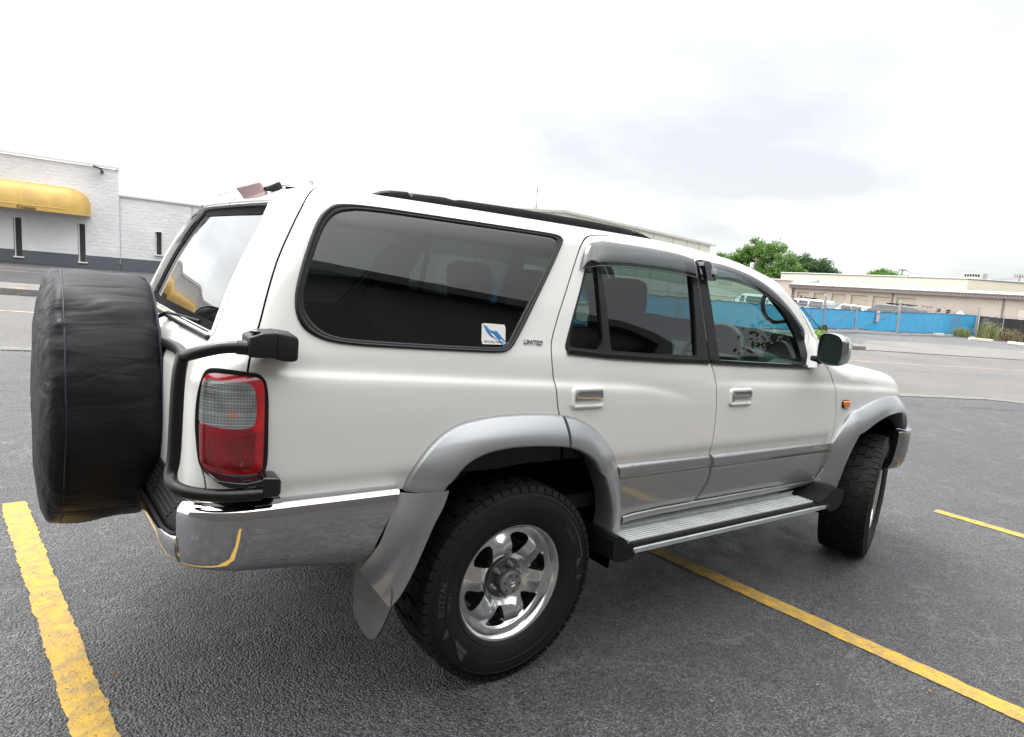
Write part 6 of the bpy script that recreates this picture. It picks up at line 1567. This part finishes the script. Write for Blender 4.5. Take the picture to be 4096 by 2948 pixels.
def screen(name, pts, m, root, z0=.10, dz=0.0, seed=0, gap=0.0):
    """hanging fabric with slack edges between posts"""
    pp_ = resample(pts, step=.35); n_ = len(pp_); vs = []; top_ = []; bot_ = []
    for i, (x, y) in enumerate(pp_):
        h = lerp_tab(HS, x)+dz; sagt = .035*abs(math.sin(i*.9+seed))+.02*math.sin(i*2.3+seed); sagb = .025*math.sin(i*.7+seed*2)+.012*math.sin(i*1.9)
        for j in range(6):
            f = j/5; z = (z0+sagb)*(1-f)+(h-.02-sagt)*f; wv = .012*math.sin(i*.8+j*.5+seed)*math.sin(math.pi*f)
            vs.append((x+wv*.5-.02, y-wv-.02, z))
        top_.append(vs[-1]); bot_.append(vs[-6])
    fs = [(i*6+j, (i+1)*6+j, (i+1)*6+j+1, i*6+j+1) for i in range(n_-1) for j in range(5)]
    o = mesh(name, vs, fs, m, root)
    q = MB(); q.tube([(x-.01, y-.015, z) for x, y, z in top_], .016, 4); q.tube([(x-.01, y-.015, z) for x, y, z in bot_], .020, 4); q.build('screen_hem', HEM, o)
    lean(o); lean(o.children[0]); return o
def link_panel(pts, root, z0, dz):
    vs = []; n_ = len(pts); d = 0; uv = []
    for i, (x, y) in enumerate(pts):
        if i: d += math.dist(pts[i], pts[i-1])
        h = lerp_tab(HS, x)+dz
        vs += [(x, y, z0), (x, y, h)]; uv += [(d, z0), (d, h)]
    o = mesh('chain_link', vs, [(2*i, 2*i+2, 2*i+3, 2*i+1) for i in range(n_-1)], WIRE, root, smooth=False); l = o.data.uv_layers.new(name='uv')
    for lp in o.data.loops: l.data[lp.index].uv = uv[lp.vertex_index]
    lean(o)
def fence_run(name, pts, label, cat, tarp, posts, arms=True, seed=0, z0=.12, top_gap=.14, grp=None):
    root = empty(name); tag(root, label, cat, grp)
    # chain link panel runs a little above the fabric
    link_panel(resample(pts, step=2.0), root, .05, top_gap)
    scr = screen('screen_fabric', pts, tarp, root, z0, 0, seed)
    for (x, y) in posts:
        h = lerp_tab(HS, x)+top_gap; q = MB(); q.tube([(x, y, 0), (x, y, h+.03)], .035, 8)
        if arms: q.tube([(x, y, h), (x-.10+.25, y-.28, h+.36)], .018, 5)
        lean(q.build('post', PIPE, root))
    q = MB(); q.tube([(x, y, lerp_tab(HS, x)+top_gap) for x, y in resample(pts, step=2.0)], .020, 6); lean(q.build('top_rail', PIPE, root))
    if arms:
        for k_ in range(3):
            q = MB(); f = .35+.3*k_; q.tube([(x+.15*f, y-.28*f, lerp_tab(HS, x)+top_gap+.36*f+.01*math.sin(i)) for i, (x, y) in enumerate(resample(pts, step=1.5))], .0065, 4); lean(q.build('barbed_wire', PIPE, root))
    return root
fence_run('screened_fence', [(9, 12.9), (12, 13.4), (18, 14.3), (23.15, 15.15), (26.3, 15.66), (30.4, 16.65)], 'chain link fence with blue screen seen through the front door window', 'fence', TARP, [(14.5, 13.8), (18.8, 14.4), (23.15, 15.15), (26.3, 15.66), (30.4, 16.65)], seed=1)
fence_run('screened_fence', [(46.9, 19.2), (56.2, 20.7), (62.5, 21.8), (66.0, 21.4)], 'blue screened chain link fence right of the tall gate post, ending at the black screen', 'fence', TARP, [(56.2, 20.7), (62.5, 21.8)], seed=2)
fence_run('screened_fence', [(66.1, 21.2), (64.2, 18.9), (66, 18.4), (69, 18.2), (80, 17.3), (95, 15.8)], 'chain link fence with black screen behind the dry weeds', 'fence', BTARP, [(64.3, 18.8), (71.5, 18.0), (79, 17.4)], seed=4, z0=.02)
def gate(name, a, b, label, kind, seed):
    root = empty(name); tag(root, label, 'gate', 'blue screened gates'); A2, B2 = Vector((*a, 0)), Vector((*b, 0))
    ha, hb = lerp_tab(HS, a[0])+.10, lerp_tab(HS, b[0])+.10
    def P3(f, g): p = A2.lerp(B2, f); return (p.x, p.y-.05, .10+(ha+(hb-ha)*f-.10)*g)
    q = MB(); q.tube([P3(0, 0), P3(1, 0)], .028, 6); q.tube([P3(0, 1), P3(1, 1)], .028, 6); q.tube([P3(0, .93), P3(1, .93)], .014, 6); q.tube([P3(0, 0), P3(0, 1.0)], .028, 6); q.tube([P3(1, 0), P3(1, 1.0)], .028, 6)
    lean(q.build('gate_frame', PIPE, root))
    q = MB()
    if kind == 'x': q.tube([P3(0, 0), P3(1, 1)], .018, 6); q.tube([P3(0, 1), P3(1, 0)], .018, 6); q.tube([P3(.5, 0), P3(.5, 1)], .018, 6)
    elif kind == 'd2': q.tube([P3(0, 0), P3(.5, 1)], .018, 6); q.tube([P3(.5, 0), P3(1, 1)], .018, 6); q.tube([P3(.5, 0), P3(.5, 1)], .022, 6)
    else: q.tube([P3(0, 0), P3(1, 1)], .018, 6)
    lean(q.build('gate_brace', PIPE, root))
    scr = screen('screen_fabric', [a, b], TARP, root, .14, -.05, seed)
    link_panel([a, b], root, .1, .10)
    for f in (0.02, .5, .98):
        p = A2.lerp(B2, f); q = MB(); q.tube([(p.x, p.y, ha), (p.x, p.y, ha+.32)], .014, 5); lean(q.build('wire_upright', PIPE, root))
    for k_ in range(3):
        q = MB(); q.tube([(A2.lerp(B2, f).x, A2.lerp(B2, f).y, ha+(hb-ha)*f+.08+.09*k_+.008*math.sin(f*40)) for f in [i/10 for i in range(11)]], .006, 4); lean(q.build('barbed_wire', PIPE, root))
    return root
gate('swing_gate', (30.55, 16.70), (34.70, 17.65), 'blue screened gate with crossed braces, beside the windscreen pillar', 'x', 1.2)
gate('swing_gate', (35.05, 17.80), (41.6, 19.42), 'blue screened gate left of the warning sign, with two diagonal braces', 'd', 2.2)
gate('swing_gate', (41.75, 19.45), (46.6, 19.15), 'blue screened gate that carries the warning sign', 'd', 3.2)
def post_thing(x, y, h, r, label, top=True):
    q = MB(); q.tube([(x, y, 0), (x, y, h)], r, 10); q.lathe([(r*1.2, 0), (r*1.1, .05), (0, .09)], Matrix.Translation((x, y, h)), 10)
    return tag(lean(q.build('gate_post', PIPE, None, True)), label, 'post')
post_thing(34.9, 17.75, 1.98, .07, 'steel gate post between the crossed brace gate and the next gate')
post_thing(46.85, 19.15, 2.12, .085, 'thick steel gate post standing right of the warning sign')
post_thing(66.0, 21.3, 2.62, .06, 'tall thin steel post where blue screen meets black screen')
# roller of the gate and its latch
q = MB(); q.lathe([(0, -.07), (.17, -.07), (.20, -.04), (.20, .04), (.17, .07), (0, .07)], Matrix.Translation((34.4, 17.3, .20)) @ Matrix.Rotation(R(90), 4, 'X') , 16)
tag(lean(q.build('rubber_roller', M['tyre'], None, True, 50)), 'small black rubber wheel carrying the corner of the crossed brace gate', 'gate wheel')
# warning sign
SX, SY = 44.0, 19.15
sg = MB(); sg.box((SX, SY, 1.06), (.36*1.0, .02, .72)); s_o = sg.build('warning_sign', mat('sign_white', (.72, .71, .70), .5)); lean(s_o); tag(s_o, 'white warning sign with red bands fixed to the blue gate', 'sign')
q = MB(); q.box((SX, SY-.0125, 1.235), (.33, .004, .085)); q.box((SX, SY-.0125, .735), (.33, .004, .05)); q.box((SX-.170, SY-.0125, 1.03), (.012, .004, .62)); q.box((SX+.170, SY-.0125, 1.03), (.012, .004, .62)); lean(q.build('sign_band', mat('sign_red', (.45, .05, .08), .5), s_o))
q = MB()
for i in range(11): q.box((SX+(.01 if i % 3 else 0), SY-.0125, 1.165-.036*i), (.24+.03*math.sin(i*2.1), .004, .011))
q.box((SX-.09, SY-.0125, 1.345), (.07, .004, .05)); q.box((SX+.09, SY-.0125, 1.335), (.08, .004, .045)); lean(q.build('sign_print', mat('sign_ink', (.16, .07, .08), .6), s_o))
# a thing of the yard: brown board sign beyond the fence
q = MB(); q.box((70, 27.15, 2.26), (.08, 1.05, .17)); q.box((70, 27.15, 1.7), (.05, .05, 1.1)); q.box((70, 26.9, 1.7), (.05, .05, 1.1)); tag(lean(q.build('board_sign', mat('board_brown', (.30, .21, .16), .7))), 'small brown board on two posts in front of the tan wall', 'sign')

# ---------------------------------------------------------------- vehicles in the far yard
def far_vehicle(name, cx_, cy_, L, W_, H_, prof, col, label, cat, wins_, rack=False, group=None):
    """prof: (t along length 0..1 front to rear, height fraction); front towards +Y"""
    root = empty(name); tag(root, label, cat, group)
    vs = []; n_ = len(prof)
    for sx_, k in ((-1, 1), (-.86, 1.0), (.86, 1), (1, 1)):
        for t_, h in prof:
            hh = h if abs(sx_) < .9 else min(h, .50+.5*(h-.5)*1.0) if h > .5 else h
            wv = W_/2*(sx_ if abs(sx_) > .9 else sx_); top_k = 1-.16*max(0, h-.55)/.45
            vs.append((cx_+wv*top_k, cy_+L/2-L*t_, H_*(h-(.03 if abs(sx_) > .9 and h > .9 else 0))))
    fs = [(s_*n_+i, (s_+1)*n_+i, (s_+1)*n_+(i+1) % n_, s_*n_+(i+1) % n_) for s_ in range(3) for i in range(n_)]
    fs += [tuple(range(n_)), tuple(3*n_+i for i in range(n_))[::-1]]
    b = fixn(mesh('body', vs, fs, mat(name+'_paint', col, .35, 0, .8), root, smooth=True, angle=30)); lean(b)
    for (t0, t1, h0, h1) in wins_:
        for s_ in (-1, 1):
            xk = lambda h: cx_+s_*(W_/2*(1-.16*max(0, h-.55)/.45)+.012)
            q = MB(); q.quad((xk(h0), cy_+L/2-L*t0, H_*h0), (xk(h1), cy_+L/2-L*t0-.02*L*(1 if t0 < .3 else .2), H_*h1), (xk(h1), cy_+L/2-L*t1+.005*L, H_*h1), (xk(h0), cy_+L/2-L*t1, H_*h0)); lean(q.build('window', WING, root))
    for t_ in (.17, .80):
        for s_ in (-1, 1):
            q = MB(); q.lathe([(0, -.1), (.28, -.1), (.33, -.06), (.33, .06), (.28, .1), (0, .1)], Matrix.Translation((cx_+s_*(W_/2-.06), cy_+L/2-L*t_, .33)) @ Matrix.Rotation(R(90), 4, 'Y'), 20); lean(q.build('wheel', M['tyre'], root, True, 50))
    if rack:
        q = MB()
        for t_ in (.36, .52, .70): q.box((cx_, cy_+L/2-L*t_, H_+.07), (W_*.8, .05, .05))
        for s_ in (-.3, .3): q.tube([(cx_+s_, cy_+L*.2, H_+.11), (cx_+s_*.8, cy_-L*.33, H_+.15)], .045, 6)
        lean(q.build('roof_rack', M['liner'], root))
    return root
VANP = [(0, .20), (0, .50), (.06, .55), (.16, .62), (.27, .93), (.34, 1.0), (.95, 1.0), (.995, .93), (1, .5), (1, .18)]
far_vehicle('passenger_van', 58, 32.4, 4.4, 1.8, 1.86, VANP, (.80, .80, .80), 'long white passenger van with dark side windows behind the crossed brace gate', 'van', [(.24, .36, .62, .90), (.385, .60, .62, .90), (.63, .93, .62, .90)])
far_vehicle('low_van', 62.5, 31.0, 4.0, 1.8, 1.74, [(0, .20), (0, .56), (.25, .66), (.42, .97), (.50, 1.0), (.94, .98), (1, .8), (1, .18)], (.80, .79, .77), 'white vehicle roof showing behind the gate, right of the passenger van', 'van', [(.45, .68, .70, .92), (.70, .92, .70, .92)])
far_vehicle('cargo_van', 42, 26.9, 3.9, 1.7, 1.74, [(0, .20), (0, .52), (.05, .60), (.15, .70), (.28, .95), (.36, 1.0), (.95, 1.0), (1, .9), (1, .18)], (.72, .74, .74), 'pale van with a large side window, seen through the front door glass', 'van', [(.26, .36, .64, .90), (.40, .80, .64, .90)])
far_vehicle('station_wagon', 62, 26.2, 4.6, 1.8, 2.05, [(0, .20), (0, .70), (.08, .80), (.16, .95), (.22, 1.0), (.85, .98), (.95, .90), (1, .72), (1, .2)], (.07, .075, .08), 'dark sport utility vehicle with loaded roof rack behind the blue gate', 'car', [(.14, .30, .78, .94), (.32, .55, .78, .95), (.58, .72, .78, .94)], True)
q = MB(); q.box((60.5, 33.9, 1.95), (.1, 1.7, .10)); q.tube([(60.5, 34.75, 1.3), (60.5, 34.7, 2.15)], .05, 6); q.tube([(60.5, 33.2, 1.3), (60.5, 33.3, 1.98)], .05, 6); lr = lean(q.build('ladder_rack', M['liner'])); tag(lr, 'black rack with a red beacon above the roof of the white van', 'rack')
q = MB(); q.box((60.5, 34.85, 2.12), (.12, .14, .14)); lean(q.build('beacon', mat('beacon_red', (.6, .03, .04), .4), lr))
q = MB()
for i in range(26):
    a_ = i*2.4; q.box((66+.2*math.sin(a_), 24.1+.42*math.cos(a_*1.3), 1.85+.22*abs(math.sin(a_*.7))), (.14, .16, .10), Matrix.Rotation(a_, 3, 'X'))
tag(lean(q.build('scrap_pile', M['under'])), 'dark heap of machine parts showing above the blue fence', 'scrap')
q = MB(); q.lathe([(.30, 1.2), (.30, 1.85), (.22, 1.98), (.10, 2.05), (.09, 2.12), (0, 2.13)], Matrix.Translation((66.5, 22.9, 0)), 14); tag(lean(q.build('plastic_jug', M['white_plastic'], None, True)), 'white plastic container standing above the blue fence, right of the dark heap', 'container')
# parking blocks
def pblock(a, b, label, orange=False):
    A2, B2 = Vector((*a, .08)), Vector((*b, .08)); q = MB(); d = (B2-A2); mt = Matrix.Rotation(math.atan2(d.y, d.x), 3, 'Z'); q.box((A2+B2)/2, (d.length, .24, .20), mt, .03); o = q.build('parking_block', mat('block_concrete', (.66, .62, .54), .8, noise=(2, .08)) if 'pb' not in M else M['pb']); M.setdefault('pb', bpy.data.materials['block_concrete']); tag(o, label, 'parking block')
pblock((54.8, 17.65), (56.3, 16.7), 'pale concrete parking block in front of the dry weeds'); pblock((55.0, 20.1), (57.0, 20.3), 'pale concrete parking block under the blue screen'); pblock((57.2, 16.0), (57.2, 14.6), 'pale concrete parking block at the right edge, by the black screen')

# ---------------------------------------------------------------- weeds
def weed(x, y, h, w_, n, col, label, dry=.0, seed=0):
    rnd = random.Random(seed); q = MB()
    for i in range(n):
        a_ = rnd.uniform(0, 6.28); r0 = rnd.uniform(0, w_*.5); bx_, by_ = x+r0*math.cos(a_), y+r0*math.sin(a_); L = h*rnd.uniform(.45, 1.1); ln = rnd.uniform(.1, .55); a2 = rnd.uniform(0, 6.28); wd = .012+.012*rnd.random()
        px_, py_, pz_ = bx_, by_, 0
        for k_ in range(3):
            f = (k_+1)/3; nx, ny_, nz_ = bx_+ln*L*math.cos(a2)*f*f, by_+ln*L*math.sin(a2)*f*f, L*f*(1-.25*ln*f)
            ww = wd*(1-f*.8); q.quad((px_-wd*math.sin(a2)*(1-(f-.33)*.8), py_+wd*math.cos(a2)*(1-(f-.33)*.8), pz_), (px_+wd*math.sin(a2)*(1-(f-.33)*.8), py_-wd*math.cos(a2)*(1-(f-.33)*.8), pz_), (nx+ww*math.sin(a2), ny_-ww*math.cos(a2), nz_), (nx-ww*math.sin(a2), ny_+ww*math.cos(a2), nz_)); px_, py_, pz_ = nx, ny_, nz_
            if rnd.random() < .5: q.box((nx, ny_, nz_), (.05, .05, .03), Matrix.Rotation(a2, 3, 'Y'))
    o = lean(q.build('weed_clump', mat('weed', col, .8, noise=(1.5, .35)))); return tag(o, label, 'weed', None)
weed(60.5, 20.3, .75, 1.3, 220, (.17, .20, .06), 'green and dry weeds at the right foot of the blue screen', seed=1)
weed(62.6, 19.2, 1.35, 1.6, 320, (.20, .21, .08), 'tall straggly weeds where the black screen begins', seed=2)
weed(64.5, 18.3, 1.0, 1.9, 260, (.20, .15, .08), 'brown dry weeds in front of the black screen', seed=3)
weed(67.5, 17.4, .9, 1.6, 260, (.10, .19, .05), 'fresh green weed clump at the far right of the black screen', seed=4)
weed(25.3, 12.5, .42, .45, 160, (.20, .32, .07), 'bright green weed tuft growing beside the sidewalk kerb', seed=5)
weed(34.2, 17.3, .30, .5, 60, (.16, .22, .06), 'small weed tuft at the foot of the gate post', seed=6)

# ---------------------------------------------------------------- trees
BARK = mat('bark', (.10, .075, .055), .9, noise=(4, .3), bump=(20, .02))
def leaf_mat(name, a, b):
    m = bpy.data.materials.new(name); m.use_nodes = True; t = m.node_tree; bs = t.nodes['Principled BSDF']; bs.inputs['Roughness'].default_value = .6
    tc = N(t, 'ShaderNodeTexCoord'); n = N(t, 'ShaderNodeTexNoise'); n.inputs['Scale'].default_value = .9; n.inputs['Detail'].default_value = 8; n.inputs['Roughness'].default_value = .75; t.links.new(tc.outputs['Object'], n.inputs['Vector'])
    c = N(t, 'ShaderNodeValToRGB'); c.color_ramp.elements[0].position = .35; c.color_ramp.elements[0].color = (*a, 1); c.color_ramp.elements[1].position = .66; c.color_ramp.elements[1].color = (*b, 1); t.links.new(n.outputs[0], c.inputs[0]); t.links.new(c.outputs[0], bs.inputs['Base Color'])
    tl = N(t, 'ShaderNodeBsdfTranslucent'); t.links.new(c.outputs[0], tl.inputs[0]); mx = N(t, 'ShaderNodeMixShader'); mx.inputs[0].default_value = .35; o = t.nodes['Material Output']
    t.links.new(bs.outputs[0], mx.inputs[1]); t.links.new(tl.outputs[0], mx.inputs[2]); t.links.new(mx.outputs[0], o.inputs[0]); return m
LF1 = leaf_mat('bright_foliage', (.065, .15, .025), (.17, .30, .06)); LF2 = leaf_mat('dark_foliage', (.035, .085, .028), (.085, .16, .05))
def tree(name, x, y, blobs, label, m, leaf=.34, n=5200, seed=0, base=0.0, trunk_r=.35):
    """blobs: (dx, dy, z, rx, rz) masses of the crown"""
    rnd = random.Random(seed); root = empty(name); tag(root, label, 'tree'); q = MB(); zc_ = min(b[2]-b[4]*.5 for b in blobs)
    q.tube([(x, y, base-1), (x+.1, y-.1, zc_*.5), (x, y+.1, zc_+.6)], [trunk_r, trunk_r*.8, trunk_r*.6], 10)
    for (dx, dy, z, rx, rz) in blobs: q.tube([(x, y, max(base, zc_-.2)), (x+dx*.5, y+dy*.5, (z+zc_)/2), (x+dx, y+dy, z)], [trunk_r*.5, trunk_r*.3, trunk_r*.10], 7)
    q.build('trunk', BARK, root, True)
    vs = []; fs = []; tot = sum(b[3]**2*b[4] for b in blobs)
    clumps = []
    for (dx, dy, z, rx, rz) in blobs:
        for i in range(max(6, int(230*rx*rx*rz/tot))):
            v = Vector((rnd.gauss(0, 1), rnd.gauss(0, 1), rnd.gauss(0, 1))).normalized()*rnd.uniform(.25, 1.0)
            clumps.append((x+dx+v.x*rx, y+dy+v.y*rx, z+v.z*rz, rnd.uniform(.5, .95)*min(1.2, rx/1.8+.2)))
    per = n//len(clumps)
    for (cx_, cy_, cz_, r_) in clumps:
        for i in range(per):
            v = Vector((rnd.gauss(0, 1), rnd.gauss(0, 1), rnd.gauss(0, .7))); v = v.normalized()*r_*rnd.random()**.45
            a_ = Vector((rnd.gauss(0, 1), rnd.gauss(0, 1), rnd.gauss(0, 1))).normalized(); b_ = a_.orthogonal().normalized(); c_ = a_.cross(b_); s_ = leaf*rnd.uniform(.5, 1.1)*.5
            p_ = Vector((cx_, cy_, cz_))+v; k_ = len(vs); vs += [p_-b_*s_, p_-c_*s_*.6, p_+b_*s_, p_+c_*s_*.6]; fs.append((k_, k_+1, k_+2, k_+3))
    mesh('crown', vs, fs, m, root, smooth=False); return root
tree('broadleaf_tree', 110, 73.5, [(0,2.0,9.6,3.3,2.4),(0,-1.8,9.6,2.8,2.2),(0,5.2,8.6,2.8,1.9),(0,-4.6,8.0,2.6,2.0),(0,-7.0,6.2,1.9,1.5),(0,1,6.6,4.0,2.2),(0,-3.5,6.2,3.0,1.7),(0,6.8,7.2,2.2,1.4),(1,-.2,10.8,1.4,1.0),(0,9,8.7,1.0,.8)], 'large bright green tree rising behind the low tan building', LF1, .40, 26000, 1)
tree('broadleaf_tree', 118, 69.2, [(0,1,8.6,2.4,2.0),(0,-2,8.0,2.4,1.9),(0,-4.0,7.0,1.7,1.5),(0,2.5,7.5,2,2)], 'dark green tree right of the large bright green tree', LF2, .40, 12000, 2)
tree('broadleaf_tree', 140, 75.2, [(0,1,7.4,2.0,1.5),(0,-1.5,6.9,1.6,1.1),(0,.6,8.2,1.2,.9),(0,-3,7.0,.8,.7)], 'small distant tree crown just left of the pale yellow roof', LF2, .36, 5000, 3)
tree('broadleaf_tree', 131, 61, [(0,1.6,7.8,1.6,1.1),(0,-.6,7.7,1.8,1.0),(0,.7,8.6,1.0,.6),(0,-3.2,7.6,1.1,.7),(0,3,7.6,.8,.6)], 'green treetop showing over the pale yellow roof beside a utility pole', LF1, .36, 6000, 4)
tree('broadleaf_tree', 150, 57.0, [(0,1.6,8.0,1.0,.7),(0,-1.2,8.0,1.2,.7)], 'faint tip of a dark treetop over the middle of the pale yellow roof', LF2, .34, 900, 5)
# utility poles
WOOD = mat('weathered_pole', (.17, .14, .12), .85)
def pole(x, y, h, label, arm=.9, seed=0, z_arm=.0, tf=False):
    root = empty('utility_pole'); tag(root, label, 'utility pole'); q = MB(); q.tube([(x, y, -1), (x, y, h)], [.16, .11], 8); q.build('pole_shaft', WOOD, root, True)
    q = MB(); q.box((x, y, h-.35), (.12, arm*2, .13)); q.build('cross_arm', WOOD, root)
    for k_ in (-.9, -.45, .45, .9):
        q = MB(); q.tube([(x, y+arm*k_, h-.30), (x, y+arm*k_, h-.02)], .045, 6); q.build('insulator', M['grayplastic'], root)
    if tf: q = MB(); q.lathe([(0, 0), (.30, 0), (.32, .1), (.32, .9), (.2, 1.0), (0, 1.02)], Matrix.Translation((x-.3, y+.35, h-1.9)), 14); q.build('transformer', mat('transformer_grey', (.55, .56, .57), .5), root, True)
    return root
pole(95, 64.5, 7.9, 'wooden utility pole with a grey transformer in front of the large tree', .55, tf=True)
pole(140, 62.31, 10.0, 'utility pole beside the green treetop over the pale yellow roof', .80)
pole(120, 36.2, 8.85, 'utility pole at the right edge of the pale yellow roof', .75)
q = MB()
for (a, b) in (((95, 64.5, 7.6), (140, 62.3, 9.7)), ((95, 64.1, 7.5), (140, 61.7, 9.6)), ((140, 62.3, 9.7), (120, 36.2, 8.5)), ((140, 61.7, 9.6), (120, 35.7, 8.4)), ((120, 36.2, 8.5), (105, 10, 8.2))):
    A2, B2 = Vector(a), Vector(b); q.tube([A2.lerp(B2, i/10)-Vector((0, 0, 1.2*4*(i/10)*(1-i/10))) for i in range(11)], .014, 4, False)
tag(q.build('power_lines', M['liner']), 'thin power lines strung between the utility poles', 'power line')

# ---------------------------------------------------------------- building the photographer stands beside (seen in the glass and paint)
bb = empty('shopfront_building'); tag(bb, 'grey rendered building behind the camera side of the parking lot', 'building')
SF = mat('brown_brick_render', (.085, .078, .070), .85, noise=(.8, .12)); 
rz_ = Matrix.Rotation(-math.atan(.24), 3, 'Z'); cb = Vector((4, -6.75, 0))
def bxr(c, d, name, m, parent): q = MB(); q.box(cb+rz_ @ Vector(c), d, rz_); return lean(q.build(name, m, parent))
bxr((2, -3.0, 2.35), (44, 6, 5.1), 'wall', SF, bb); bxr((2, -.05, 4.98), (44.4, .5, .20), 'coping', mat('coping_dark', (.06, .06, .06), .6), bb)
tree('street_tree', 15.0, -7.2, [(0,0,4.6,1.9,1.5),(1.4,.3,4.0,1.3,1.1),(-1.5,-.2,4.1,1.3,1.0),(.2,.2,5.6,1.1,.8)], 'small leafy tree in front of the grey shopfront building', LF2, .22, 3500, 9, 0, .12)

# the whole scene depth: nothing further
for o in list(bpy.data.objects):
    if o.parent is None and o.type in ('MESH', 'EMPTY') and 'kind' not in o.keys() and 'label' not in o.keys(): o['kind'] = 'structure'
